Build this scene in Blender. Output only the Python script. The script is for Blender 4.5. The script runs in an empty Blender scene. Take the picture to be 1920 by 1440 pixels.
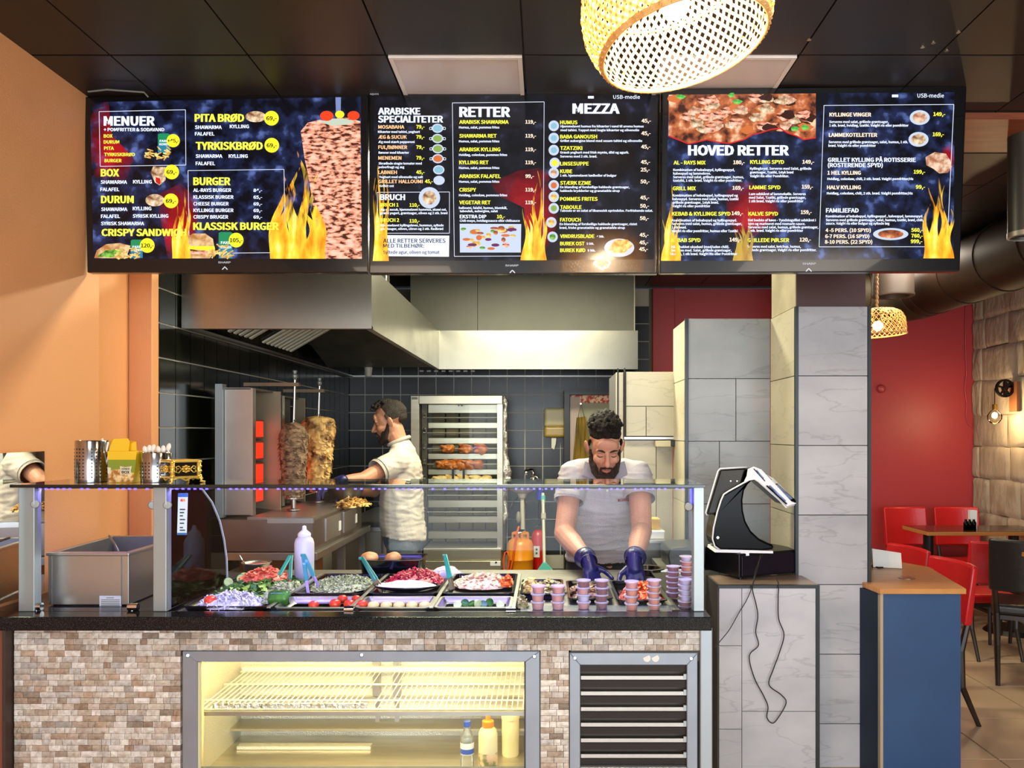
import bpy, bmesh, math, random
from mathutils import Vector, Matrix, Euler, noise
random.seed(7)
SC = bpy.context.scene
COL = SC.collection
PI = math.pi
F = 1500.0; VX, VY = 1024.0, 813.0; EYE = 1.44      # focal length in px, vanishing point, eye height

# ---------------- camera, world, big lights, exposure
cam_d = bpy.data.cameras.new('camera'); cam = bpy.data.objects.new('camera', cam_d); COL.objects.link(cam)
cam.location = (0, 0, EYE); cam.rotation_euler = (PI/2, 0, 0)
cam_d.sensor_width = 36; cam_d.lens = 36*F/1920
cam_d.shift_x = -(VX-960)/1920; cam_d.shift_y = (VY-720)/1920
cam_d.clip_start = 0.05
SC.camera = cam
SC.view_settings.view_transform = 'Standard'; SC.view_settings.look = 'None'
SC.view_settings.gamma = 1; SC.view_settings.exposure = 0.3
SC.view_settings.use_curve_mapping = False
w = bpy.data.worlds.new('sky'); SC.world = w; w.use_nodes = True
w.node_tree.nodes['Background'].inputs[0].default_value = (0.75, 0.87, 1.0, 1)
w.node_tree.nodes['Background'].inputs[1].default_value = 0.9

def area(name, loc, rot, sx, sy, power, col, spread=PI):
    l = bpy.data.lights.new(name, 'AREA'); l.shape = 'RECTANGLE'; l.size = sx; l.size_y = sy
    l.energy = power; l.color = col; l.spread = spread
    o = bpy.data.objects.new(name, l); o.location = loc; o.rotation_euler = rot; COL.objects.link(o); return o
def point(name, loc, power, col, r=0.05):
    l = bpy.data.lights.new(name, 'POINT'); l.energy = power; l.color = col; l.shadow_soft_size = r
    o = bpy.data.objects.new(name, l); o.location = loc; COL.objects.link(o); return o
DAY = (0.86, 0.93, 1.0)
area('daylight_through_front_window', (0.9, -2.35, 1.45), (PI/2, 0, 0), 4.6, 2.1, 190, DAY)
KIT = (1.0, 0.93, 0.66)
area('kitchen_tube_light', (-0.1, 4.6, 2.62), (0, 0, 0), 1.2, 0.25, 60, KIT)
area('kitchen_tube_light', (-0.3, 3.5, 2.62), (0, 0, 0), 1.2, 0.25, 38, KIT)
area('dining_ceiling_light', (2.4, 5.2, 2.6), (0, 0, 0), 0.6, 0.6, 42, (1, 0.86, 0.7))
area('entrance_ceiling_light', (1.6, 0.6, 2.6), (0, 0, 0), 0.8, 0.8, 12, (1, 0.85, 0.7))
area('entrance_ceiling_light', (-0.9, 0.5, 2.6), (0, 0, 0), 0.6, 0.6, 10, (1, 0.8, 0.6))

# ---------------- helpers
def srgb(c):
    if isinstance(c, str):
        c = c.lstrip('#'); c = [int(c[i:i+2], 16)/255 for i in (0, 2, 4)]
    return [x/12.92 if x <= 0.04045 else ((x+0.055)/1.055)**2.4 for x in c[:3]]
def P(px, py, D, off=0):
    return Vector(((px-VX)/F*D, D, EYE-(py-VY)/F*D))
def X(px, D): return (px-VX)/F*D
def Z(py, D): return EYE-(py-VY)/F*D
MATS = {}
def mat(name, col='#888888', rough=0.5, metal=0.0, spec=0.5, col2=None, nscale=20, stretch=(1, 1, 1), bump=0.0, bscale=None,
        emit=0.0, trans=0.0, coat=0.0, alpha=1.0, sss=0.0, contrast=(0.35, 0.65), coords='OBJ', rough2=None, detail=4, kind='noise'):
    if name in MATS: return MATS[name]
    m = bpy.data.materials.new(name); m.use_nodes = True; MATS[name] = m
    nt = m.node_tree; N = nt.nodes; L = nt.links; b = N['Principled BSDF']
    c = srgb(col)+[1]
    b.inputs['Base Color'].default_value = c; b.inputs['Roughness'].default_value = rough; b.inputs['Metallic'].default_value = metal
    b.inputs['Specular IOR Level'].default_value = spec
    b.inputs['Transmission Weight'].default_value = trans; b.inputs['Coat Weight'].default_value = coat; b.inputs['Alpha'].default_value = alpha
    if sss:
        b.inputs['Subsurface Weight'].default_value = sss; b.inputs['Subsurface Radius'].default_value = (0.02, 0.008, 0.004)
    if emit:
        b.inputs['Emission Color'].default_value = c; b.inputs['Emission Strength'].default_value = emit
    if col2 or bump or rough2 is not None:
        if coords == 'OBJ':
            tc = N.new('ShaderNodeTexCoord'); src = tc.outputs['Object']
        else:
            tc = N.new('ShaderNodeNewGeometry'); src = tc.outputs['Position']
        mp = N.new('ShaderNodeMapping'); mp.inputs['Scale'].default_value = stretch; L.new(src, mp.inputs['Vector'])
        if kind == 'noise':
            t = N.new('ShaderNodeTexNoise'); t.inputs['Scale'].default_value = nscale; t.inputs['Detail'].default_value = detail; out = t.outputs['Fac']
        elif kind == 'voronoi':
            t = N.new('ShaderNodeTexVoronoi'); t.inputs['Scale'].default_value = nscale; out = t.outputs['Distance']
        L.new(mp.outputs[0], t.inputs['Vector'])
        if col2:
            r = N.new('ShaderNodeValToRGB'); r.color_ramp.elements[0].position = contrast[0]; r.color_ramp.elements[1].position = contrast[1]
            r.color_ramp.elements[0].color = c; r.color_ramp.elements[1].color = srgb(col2)+[1]
            L.new(out, r.inputs[0]); L.new(r.outputs[0], b.inputs['Base Color'])
            if emit: L.new(r.outputs[0], b.inputs['Emission Color'])
        if rough2 is not None:
            mr = N.new('ShaderNodeMapRange'); mr.inputs[3].default_value = rough; mr.inputs[4].default_value = rough2
            L.new(out, mr.inputs[0]); L.new(mr.outputs[0], b.inputs['Roughness'])
        if bump:
            t2 = t
            if bscale:
                t2 = N.new('ShaderNodeTexNoise'); t2.inputs['Scale'].default_value = bscale; t2.inputs['Detail'].default_value = detail; L.new(mp.outputs[0], t2.inputs['Vector'])
            bp = N.new('ShaderNodeBump'); bp.inputs['Strength'].default_value = bump; bp.inputs['Distance'].default_value = 0.01
            L.new(t2.outputs[0], bp.inputs['Height']); L.new(bp.outputs[0], b.inputs['Normal'])
    return m
def emat(name, col, strength=1.0, col2=None, nscale=10, stretch=(1, 1, 1), contrast=(0.4, 0.6), col3=None, kind='noise', detail=4, gloss=0.0):
    """a backlit picture area: emission colour from a noise ramp under a thin sheen of screen glass"""
    if name in MATS: return MATS[name]
    m = bpy.data.materials.new(name); m.use_nodes = True; MATS[name] = m
    nt = m.node_tree; N = nt.nodes; L = nt.links; b = N['Principled BSDF']
    b.inputs['Base Color'].default_value = (0.004, 0.004, 0.005, 1); b.inputs['Roughness'].default_value = 0.12
    b.inputs['Specular IOR Level'].default_value = 0.35
    b.inputs['Emission Strength'].default_value = strength; b.inputs['Emission Color'].default_value = srgb(col)+[1]
    if col2:
        tc = N.new('ShaderNodeTexCoord'); mp = N.new('ShaderNodeMapping'); mp.inputs['Scale'].default_value = stretch
        L.new(tc.outputs['Object'], mp.inputs['Vector'])
        if kind == 'noise':
            t = N.new('ShaderNodeTexNoise'); t.inputs['Detail'].default_value = detail; out = t.outputs['Fac']
        else:
            t = N.new('ShaderNodeTexVoronoi'); out = t.outputs['Color']
        t.inputs['Scale'].default_value = nscale; L.new(mp.outputs[0], t.inputs['Vector'])
        r = N.new('ShaderNodeValToRGB'); e = r.color_ramp.elements
        e[0].position = contrast[0]; e[1].position = contrast[1]; e[0].color = srgb(col)+[1]; e[1].color = srgb(col2)+[1]
        if col3:
            k = e.new(min(0.98, contrast[1]+0.12)); k.color = srgb(col3)+[1]
        L.new(out, r.inputs[0]); L.new(r.outputs[0], b.inputs['Emission Color'])
    return m
def glassmat(name, tint=(1, 1, 1), ior=1.45, rough=0.0, op=0.0, opcol=(0.5, 0.5, 0.5)):
    """thin clear pane: see-through with fresnel reflection, optional milky share"""
    if name in MATS: return MATS[name]
    m = bpy.data.materials.new(name); m.use_nodes = True; MATS[name] = m
    nt = m.node_tree; N = nt.nodes; L = nt.links; N.remove(N['Principled BSDF']); out = N['Material Output']
    tr = N.new('ShaderNodeBsdfTransparent'); tr.inputs[0].default_value = (*tint, 1)
    gl = N.new('ShaderNodeBsdfGlossy'); gl.inputs['Roughness'].default_value = rough; gl.inputs[0].default_value = (1, 1, 1, 1)
    fr = N.new('ShaderNodeFresnel'); fr.inputs[0].default_value = ior
    mx = N.new('ShaderNodeMixShader'); L.new(fr.outputs[0], mx.inputs[0]); L.new(tr.outputs[0], mx.inputs[1]); L.new(gl.outputs[0], mx.inputs[2])
    last = mx
    if op:
        df = N.new('ShaderNodeBsdfDiffuse'); df.inputs[0].default_value = (*opcol, 1)
        m2 = N.new('ShaderNodeMixShader'); m2.inputs[0].default_value = op; L.new(mx.outputs[0], m2.inputs[1]); L.new(df.outputs[0], m2.inputs[2]); last = m2
    L.new(last.outputs[0], out.inputs[0]); return m

WLOC = {}
def wl(o): return WLOC.get(o.name, Vector((0, 0, 0)))
def tag(o, label=None, cat=None, group=None, kind=None):
    if label: o['label'] = label
    if cat: o['category'] = cat
    if group: o['group'] = group
    if kind: o['kind'] = kind
    return o
def thing(name, label, cat, loc, group=None):
    o = bpy.data.objects.new(name, None); COL.objects.link(o); o.empty_display_size = 0.05
    o.location = loc; WLOC[o.name] = Vector(loc)
    return tag(o, label, cat, group)
def setting(name, loc=(0, 0, 0)):
    o = bpy.data.objects.new(name, None); COL.objects.link(o); o.location = loc; WLOC[o.name] = Vector(loc); o['kind'] = 'structure'; return o
WORK = bpy.data.scenes.new('workshop')      # small side scene where modifiers and lettering are evaluated; removed at the end
def evaluated_mesh(o):
    WORK.collection.objects.link(o)
    with bpy.context.temp_override(scene=WORK, view_layer=WORK.view_layers[0]):
        dg = bpy.context.evaluated_depsgraph_get(); dg.update(); me = bpy.data.meshes.new_from_object(o.evaluated_get(dg))
    return me
class MB:
    """collects shapes given in world coordinates"""
    def __init__(s): s.bm = bmesh.new(); s.uv = None
    def face(s, pts):
        vs = [s.bm.verts.new(p) for p in pts]
        try: return s.bm.faces.new(vs)
        except ValueError: return None
    def box(s, x0, x1, y0, y1, z0, z1, M=None):
        c = [(x, y, z) for x in (x0, x1) for y in (y0, y1) for z in (z0, z1)]
        if M is not None: c = [M @ Vector(p) for p in c]
        v = [s.bm.verts.new(p) for p in c]
        for f in ((0, 1, 3, 2), (4, 6, 7, 5), (0, 4, 5, 1), (2, 3, 7, 6), (0, 2, 6, 4), (1, 5, 7, 3)): s.bm.faces.new([v[i] for i in f])
        return s
    def hexa(s, c8):
        """8 corners: front face 4 then back face 4, same order"""
        v = [s.bm.verts.new(p) for p in c8]
        for f in ((0, 1, 2, 3), (7, 6, 5, 4), (0, 4, 5, 1), (1, 5, 6, 2), (2, 6, 7, 3), (3, 7, 4, 0)): s.bm.faces.new([v[i] for i in f])
        return s
    def bar(s, a, b, w, h=None, up=(0, 0, 1)):
        a, b = Vector(a), Vector(b); h = h or w; d = (b-a).normalized(); u = Vector(up)
        if abs(d.dot(u)) > 0.98: u = Vector((0, 1, 0))
        r = d.cross(u).normalized(); u = r.cross(d)
        q = [(-1, -1), (1, -1), (1, 1), (-1, 1)]
        s.hexa([a+r*(i*w/2)+u*(j*h/2) for i, j in q]+[b+r*(i*w/2)+u*(j*h/2) for i, j in q]); return s
    def ring(s, c, ax1, ax2, n, r, r2=None):
        r2 = r2 if r2 is not None else r
        return [s.bm.verts.new(c+ax1*math.cos(2*PI*i/n)*r+ax2*math.sin(2*PI*i/n)*r2) for i in range(n)]
    def skin(s, rings, caps=True):
        n = len(rings[0])
        for a, b in zip(rings, rings[1:]):
            for i in range(n): s.bm.faces.new((a[i], a[(i+1) % n], b[(i+1) % n], b[i]))
        if caps:
            s.bm.faces.new(rings[0][::-1]); s.bm.faces.new(rings[-1])
    def cyl(s, a, b, r0, r1=None, n=16, caps=True):
        a, b = Vector(a), Vector(b); r1 = r0 if r1 is None else r1; d = (b-a).normalized()
        u = Vector((0, 0, 1)) if abs(d.z) < 0.9 else Vector((1, 0, 0)); p = d.cross(u).normalized(); q = d.cross(p)
        s.skin([s.ring(a, p, q, n, r0), s.ring(b, p, q, n, r1)], caps); return s
    def tube(s, pts, r, n=8, caps=True):
        pts = [Vector(p) for p in pts]; rs = r if isinstance(r, (list, tuple)) else [r]*len(pts); rings = []; prev = None
        for i, p in enumerate(pts):
            d = (pts[min(i+1, len(pts)-1)]-pts[max(i-1, 0)]).normalized()
            if prev is None:
                u = Vector((0, 0, 1)) if abs(d.z) < 0.9 else Vector((1, 0, 0)); a = d.cross(u).normalized()
            else:
                a = (prev-d*prev.dot(d)).normalized()
            prev = a; rings.append(s.ring(p, a, d.cross(a), n, rs[i]))
        s.skin(rings, caps); return s
    def lathe(s, prof, c=(0, 0, 0), n=24, sx=1, sy=1, M=None, a0=0, a1=2*PI):
        """prof: list of (radius, z)"""
        c = Vector(c); full = abs(a1-a0-2*PI) < 1e-6; k = n if full else n+1; rings = []
        for r, z in prof:
            ring = []
            for i in range(k):
                t = a0+(a1-a0)*i/n; p = Vector((r*math.cos(t)*sx, r*math.sin(t)*sy, z))
                if M is not None: p = M @ p
                ring.append(s.bm.verts.new(c+p))
            rings.append(ring)
        for a, b in zip(rings, rings[1:]):
            for i in range(n): 
                j = (i+1) % k
                s.bm.faces.new((a[i], a[j], b[j], b[i]))
        return s
    def ell(s, c, r, M=None, sub=2):
        c = Vector(c); t = bmesh.new(); bmesh.ops.create_icosphere(t, subdivisions=sub, radius=1)
        mp = {}
        for v in t.verts:
            p = Vector((v.co.x*r[0], v.co.y*r[1], v.co.z*r[2]))
            if M is not None: p = M @ p
            mp[v.index] = s.bm.verts.new(c+p)
        for f in t.faces: s.bm.faces.new([mp[v.index] for v in f.verts])
        t.free(); return s
    def prism(s, poly, d):
        """poly: 3D points; d: extrusion vector"""
        d = Vector(d); a = [s.bm.verts.new(p) for p in poly]; b = [s.bm.verts.new(Vector(p)+d) for p in poly]; n = len(a)
        s.bm.faces.new(a); s.bm.faces.new(b[::-1])
        for i in range(n): s.bm.faces.new((a[i], b[i], b[(i+1) % n], a[(i+1) % n]))
        return s
    def jitter(s, amt, scale=30):
        for v in s.bm.verts: v.co += noise.noise_vector(v.co*scale)*amt
        return s
    def mesh(s, name):
        me = bpy.data.meshes.new(name); bmesh.ops.recalc_face_normals(s.bm, faces=s.bm.faces); s.bm.to_mesh(me); s.bm.free(); return me
def put(name, me, m, parent=None, bevel=0, smooth=False, label=None, cat=None, group=None, kind=None, seg=2, auto=None, loc=None):
    """link a mesh (world coordinates) as one object under parent"""
    if isinstance(me, MB): me = me.mesh(name)
    if parent is not None: base = wl(parent)
    elif loc is not None: base = Vector(loc)
    else:
        xs = [v.co for v in me.vertices]
        base = Vector(((min(p.x for p in xs)+max(p.x for p in xs))/2, (min(p.y for p in xs)+max(p.y for p in xs))/2, min(p.z for p in xs)))
    # subparts: the object's origin sits at its own bounding-box centre
    own = base
    if parent is not None and len(me.vertices):
        xs = [v.co for v in me.vertices]
        own = Vector([(min(p[i] for p in xs)+max(p[i] for p in xs))/2 for i in range(3)])
    me.transform(Matrix.Translation(-own))
    o = bpy.data.objects.new(name, me); COL.objects.link(o)
    if m is not None: me.materials.append(m)
    if parent is not None: o.parent = parent; o.location = own-base
    else: o.location = own
    WLOC[o.name] = own
    if smooth or auto is not None:
        me.shade_smooth()
        if auto is not None: me.set_sharp_from_angle(angle=math.radians(auto))
    if bevel:
        bv = o.modifiers.new('b', 'BEVEL'); bv.width = bevel; bv.segments = seg; bv.limit_method = 'ANGLE'; bv.angle_limit = math.radians(35)
    return tag(o, label, cat, group, kind)
def kids(o): return [c for c in COL.objects if c.parent == o]
CH = {}
def dup(root, loc, rotz=None, label=None, group=None, scale=None):
    if root.name not in CH: CH[root.name] = [(c, kids(c)) for c in kids(root)]
    r = root.copy(); COL.objects.link(r); r.location = loc; WLOC[r.name] = Vector(loc)
    if rotz is not None: r.rotation_euler = (0, 0, rotz)
    if scale: r.scale = scale if isinstance(scale, (tuple, list)) else (scale,)*3
    if label: r['label'] = label
    if group: r['group'] = group
    for c, gs in CH[root.name]:
        k = c.copy(); COL.objects.link(k); k.parent = r
        for g in gs:
            d = g.copy(); COL.objects.link(d); d.parent = k
    return r
def blob(parts, vox=0.006, it=4, fac=0.5, M=None, name='blob', jit=0, jscale=30):
    """one continuous surface grown over overlapping ellipsoids ('e') and tapered limbs ('c')"""
    b = MB()
    for p in parts:
        if p[0] == 'e': b.ell(p[1], p[2] if isinstance(p[2], (tuple, list)) else (p[2],)*3, p[3] if len(p) > 3 else None, 2)
        else:
            a, c, r0, r1 = Vector(p[1]), Vector(p[2]), p[3], p[4]; n = 7; d = (c-a).normalized()
            u = Vector((0, 0, 1)) if abs(d.z) < 0.9 else Vector((1, 0, 0)); q = d.cross(u).normalized(); t = d.cross(q)
            rings = []
            for i in range(n+1):
                ang = PI/2*(i/n); k = math.sin(ang) if i else 0.05
                rings.append(b.ring(a-d*r0*math.cos(ang), q, t, 14, r0*k))
            for i in range(1, n+1):
                ang = PI/2*(i/n); k = max(math.cos(ang), 0.05)
                rings.append(b.ring(c+d*r1*math.sin(ang), q, t, 14, r1*k))
            b.skin(rings)
    if jit: b.jitter(jit, jscale)
    me = b.mesh(name); o = bpy.data.objects.new('tmp', me)
    r = o.modifiers.new('r', 'REMESH'); r.mode = 'VOXEL'; r.voxel_size = vox
    sm = o.modifiers.new('s', 'SMOOTH'); sm.factor = fac; sm.iterations = it
    out = evaluated_mesh(o)
    bpy.data.objects.remove(o); bpy.data.meshes.remove(me)
    if M is not None: out.transform(M)
    out.shade_smooth(); out.name = name; return out
# ---- text
FONT = None
try:      # a heavier sans that ships inside Blender itself, if it is there
    import os
    _f = os.path.join(bpy.utils.system_resource('DATAFILES', path='fonts'), 'Noto Sans CJK Regular.woff2')
    if os.path.exists(_f): FONT = bpy.data.fonts.load(_f)
except Exception: FONT = None
def text_mesh(s, bold=0.02):
    cu = bpy.data.curves.new('t', 'FONT'); cu.body = s; cu.size = 1; cu.resolution_u = 2
    if FONT: cu.font = FONT
    cu.offset = bold
    o = bpy.data.objects.new('t', cu); me = evaluated_mesh(o)
    vs = [v.co.copy() for v in me.vertices]; fs = [tuple(p.vertices) for p in me.polygons]
    bpy.data.objects.remove(o); bpy.data.curves.remove(cu); bpy.data.meshes.remove(me)
    return vs, fs
CAPH = None; TXC = {}
def text_on(b, s, x0, yb, cap, x1, fn, bold=0.02):
    """adds lettering to MB b; (x0,yb) left baseline and x1 right end in fn's 2D coordinates (y down)"""
    global CAPH
    if CAPH is None:
        vs, _ = text_mesh('H', 0); CAPH = max(v.y for v in vs)
    if (s, bold) not in TXC: TXC[s, bold] = text_mesh(s, bold*.5*CAPH/.7)
    vs, fs = TXC[s, bold]
    if not vs: return
    k = cap/CAPH; mnx = min(v.x for v in vs); mxx = max(v.x for v in vs); sh = cap*bold*1.05
    kx = (x1-x0-2*sh)/(mxx-mnx) if x1 is not None else k
    for dx in ((-1, 0, 1) if bold > .025 else (-1, 1) if bold > 0 else (0,)):
        vv = [b.bm.verts.new(fn(x0+sh+dx*sh+(v.x-mnx)*kx, yb-v.y*k)) for v in vs]
        for f in fs:
            try: b.bm.faces.new([vv[i] for i in f])
            except ValueError: pass

STEEL = mat('brushed_steel', '#bab8b3', 0.3, 1.0, col2='#b0aea8', nscale=4, rough2=0.4)
STEELD = mat('dull_steel', '#8d8b86', 0.45, 1.0, col2='#77756f', nscale=5, rough2=0.6)
STEELH = mat('hood_steel', '#a9a79d', 0.24, 1.0, col2='#98968c', nscale=3, stretch=(1, 1, 1), rough2=0.38, bump=0.015)
CHROME = mat('chrome', '#d8d8d8', 0.08, 1.0)
ALU = mat('satin_aluminium', '#9ba3a3', 0.45, 0.7)
BLACK = mat('black_plastic', '#0b0b0c', 0.35)
BLACKG = mat('black_gloss_plastic', '#050507', 0.2, spec=.12)
FRAME = mat('brushed_frame_alloy', '#8f969f', 0.42, .55, col2='#868d96', nscale=7)
WHITE = mat('white_plastic', '#e9eaea', 0.4)
GLASS = glassmat('clear_pane', (0.97, 0.985, 0.98), 1.17)
GLASSG = glassmat('green_edged_glass', (0.86, 0.95, 0.9), 1.4)
BLUELED = mat('blue_led', '#3a30ff', 0.4, emit=9)
GOLD = mat('polished_gold', '#ecc25a', 0.32, .65, bump=0.3, nscale=120)
WOOD = mat('oak_board', '#b07a3c', 0.4, col2='#c48f4e', nscale=8, stretch=(1, 14, 14), bump=0.02)
# ================= SETTING
ZC = 2.66; XL = -1.66; XR = 3.59; DB = 6.75; DF = -2.5
M_ORANGE = mat('orange_wall_paint', '#dc9a66', 0.55, bump=0.12, nscale=160, detail=3)
M_RED = mat('red_wall_paint', '#a83236', 0.45, bump=0.04, nscale=90)
M_CEIL = mat('dark_brown_ceiling_board', '#1d1510', 0.42, col2='#261b14', nscale=5, rough2=0.5, bump=0.02)
M_CEILG = mat('ceiling_grid_black', '#120d0a', 0.5)
M_TILE = mat('black_glazed_tile', '#0d0e0a', 0.14, col2='#14150f', nscale=3, coords='POS', bump=0.03, bscale=9)
M_TILEB = mat('slate_glazed_tile', '#121310', 0.3, col2='#1b1c19', nscale=3, coords='POS', bump=0.05, bscale=12)
M_GROUT = mat('pale_grout', '#c9c4b4', 0.8)
M_FT = mat('beige_floor_tile', '#d6bc9a', 0.28, col2='#c8ab88', nscale=2.2, coords='POS', bump=0.02, bscale=60)
M_FG = mat('floor_joint', '#4f3f33', 0.8)
M_CAULK = mat('cut_edge', '#7b6a54', 0.8)

floor = setting('floor')
put('floor_base', MB().box(XL-.1, XR+.1, DF, DB+.1, -.06, -.006), M_FG, floor)
ft = MB().box(-.2505, .2505, -.2505, .2505, -.006, 0).mesh('floor_tile'); ft.materials.append(M_FT)
for i in range(-8, 5):
    for j in range(-12, 8):
        x, y = 2.0+.51*i-.255, 3.535+.51*j-.255
        if x-.25 < XL-.1 or x+.25 > XR+.15 or y+.25 > DB+.1 or y-.25 < DF: continue
        if y > 3.6 and x < 1.0: continue
        o = bpy.data.objects.new('floor_tile', ft); COL.objects.link(o); o.parent = floor; o.location = (x, y, 0)

ceiling = setting('ceiling')
put('ceiling_slab', MB().box(XL-.1, XR+.1, DF, DB+.1, ZC+.012, ZC+.1), M_CEILG, ceiling)
cp = MB().box(-.2195, .2195, -.2195, .2195, ZC, ZC+.012).mesh('ceiling_panel'); cp.materials.append(M_CEIL)
for i in range(-2, 11):
    for j in range(-11, 10):
        x, y = -.961+.4445*i+.222, 2.58+.45*j+.225
        if x-.22 < XL-.3 or x+.22 > XR+.3 or y+.25 > DB+.2 or y-.25 < DF: continue
        if j == 0 and i in (1, 3): continue
        o = bpy.data.objects.new('ceiling_panel', cp); COL.objects.link(o); o.parent = ceiling; o.location = (x, y, 0)
# two flat square lamps let into the ceiling, unlit, milky covers
M_DIFF = mat('milky_lamp_cover', '#c9bfbd', 0.35)
for k, (i, lb) in enumerate(((1, 'unlit square milky ceiling panel lamp above the middle screen'), (3, 'unlit square milky ceiling panel lamp beside the big woven pendant'))):
    x0 = -.961+.4445*i+.006; x1 = x0+.4325; y0, y1 = 2.586, 3.024
    t = thing('ceiling_panel_lamp', lb, 'ceiling light', ((x0+x1)/2, (y0+y1)/2, ZC-.006), 'flat ceiling panel lamps')
    f = MB(); g = .014
    for a in ((x0, x1, y0, y0+g), (x0, x1, y1-g, y1), (x0, x0+g, y0+g, y1-g), (x1-g, x1, y0+g, y1-g)): f.box(*a, ZC-.006, ZC+.01)
    put('lamp_frame', f, mat('lamp_frame_white', '#d8d2cc', 0.4), t)
    put('lamp_cover', MB().box(x0+g, x1-g, y0+g, y1-g, ZC-.002, ZC+.008), M_DIFF, t)
# screws and a few nails on the ceiling boards to the right of the pendant
scw = MB()
for px, py in ((1797, 60), (1730, 88), (1750, 80), (1517, 74), (1775, 95)):
    d = (ZC-EYE)*F/(VY-py); x = X(px, d); scw.cyl((x, d, ZC-.002), (x, d, ZC+.002), .007, n=8)
put('ceiling_screw_head', scw, mat('bright_screw', '#c9b89a', 0.3, 1.0), ceiling, kind='stuff')

# left orange wall: long plane, recess, stub pier
wall_left = setting('wall_left')
put('wall_face', MB().box(XL-.2, XL, DF, 2.97, 0, ZC), M_ORANGE, wall_left)
put('wall_recess', MB().box(XL-.3, XL-.1, 2.97, 3.5, 0, ZC), M_ORANGE, wall_left)
put('wall_pier', MB().box(XL-.1, XL, 3.37, 3.43, 0, ZC), M_ORANGE, wall_left, bevel=.004)
put('tile_backing', MB().box(XL-.2, XL-.006, 3.43, DB+.1, 0, ZC), M_GROUT, wall_left)
sx = .15
tl = MB().box(-.006, 0, -.0718, .0718, -.0718, .0718).mesh('wall_tile'); tl.materials.append(M_TILE)
for j in range(22):
    for i in range(-5, 8):
        z = EYE+.027+.15*i+.075
        if z+.07 > ZC: continue
        o = bpy.data.objects.new('wall_tile', tl); COL.objects.link(o); o.parent = wall_left; o.location = (XL, 3.43+.078+.15*j, z)
# back wall: tiled behind the kitchen, painted red to the right
wall_back = setting('wall_back')
put('tile_backing', MB().box(XL-.1, .875, DB+.006, DB+.1, 0, ZC), M_GROUT, wall_back)
put('red_wall_face', MB().box(.893, XR+.1, DB, DB+.1, 0, ZC), M_RED, wall_back)
put('red_pier', MB().box(.893, 1.075, DB-.05, DB, 0, ZC), M_RED, wall_back, bevel=.004)
put('tile_edge_strip', MB().box(.872, .893, DB-.012, DB+.1, 0, ZC), M_CAULK, wall_back)
bt = MB().box(-.0715, .0715, 0, .006, -.0715, .0715).mesh('wall_tile'); bt.materials.append(M_TILEB)
for j in range(17):
    for i in range(-7, 8):
        z = EYE+.027+.15*i+.075
        if z+.07 > ZC: continue
        o = bpy.data.objects.new('wall_tile', bt); COL.objects.link(o); o.parent = wall_back; o.location = (.872-.076-.15*j, DB, z)
# stone wall on the right: rough courses of blocks
wall_right = setting('wall_right')
M_STONE = mat('pale_cast_stone', '#bdb3a0', 0.85, col2='#a0947f', nscale=5, contrast=(.3, .7), bump=1.0, bscale=16, stretch=(1, 1.6, .8), detail=8, coords='POS')
put('stone_backing', MB().box(XR+.03, XR+.2, DF, DB+.1, 0, ZC), mat('stone_joint', '#7d6b50', 0.9), wall_right)
def rough_block(y0, y1, z0, z1, sd):
    b = bmesh.new(); nu, nv = 16, 11; rnd = random.Random(sd); V = {}
    for i in range(nu+1):
        for j in range(nv+1):
            y = y0+(y1-y0)*i/nu; z = z0+(z1-z0)*j/nv; e = min(i, nu-i, j, nv-j)
            h = .02+.006*min(1, e/1.0)+.006*noise.noise((y*6+sd, z*6, sd*.7))+.009*abs(noise.noise((y*14, z*6, sd)))+.005*noise.noise((y*40, z*22, sd))
            if e == 0:
                h = .014; z += .012*noise.noise((y*5, z*3, sd*1.3)); y += .008*noise.noise((z*5, y, sd))
            V[i, j] = b.verts.new((XR+.03-h, y, z))
    for i in range(nu):
        for j in range(nv): b.faces.new((V[i, j], V[i+1, j], V[i+1, j+1], V[i, j+1]))
    o = MB(); o.bm.free(); o.bm = b; return o
rnd = random.Random(3); sd = 0
zz = 0
while zz < ZC-.05:
    hgt = .26+rnd.uniform(-.02, .03); y = 4.0+rnd.uniform(-.3, 0)
    while y < DB:
        wd = rnd.uniform(.3, .62); sd += 1
        put('stone_block', rough_block(y, min(y+wd, DB)-.001, zz+.001, min(zz+hgt, ZC)-.001, sd), M_STONE, wall_right, smooth=True); y += wd
    zz += hgt
# entrance side behind the viewer: glazed shop front, low wall and posts
wall_front = setting('wall_front')
mf = mat('shop_front_frame', '#2a2725', 0.5)
put('low_wall', MB().box(XL-.1, XR+.1, DF-.1, DF, 0, .35), mf, wall_front)
put('window_head', MB().box(XL-.1, XR+.1, DF-.1, DF, 2.5, ZC), mf, wall_front)
for x in (XL, -.4, .9, 2.2, XR-.06): put('window_post', MB().box(x, x+.07, DF-.1, DF, .35, 2.5), mf, wall_front)

# brown dado panel left of the counter
put('trim_1', MB().box(-1.66, -1.575, 2.325, 2.40, 0, .873), mat('brown_panel', '#7c4630', 0.5, col2='#6e3d2a', nscale=4), kind='structure', bevel=.002)
put('trim_2', MB().box(-1.578, -1.568, 2.32, 2.37, 0, .873), mat('dark_trim', '#3a2a24', 0.5), kind='structure')

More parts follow.
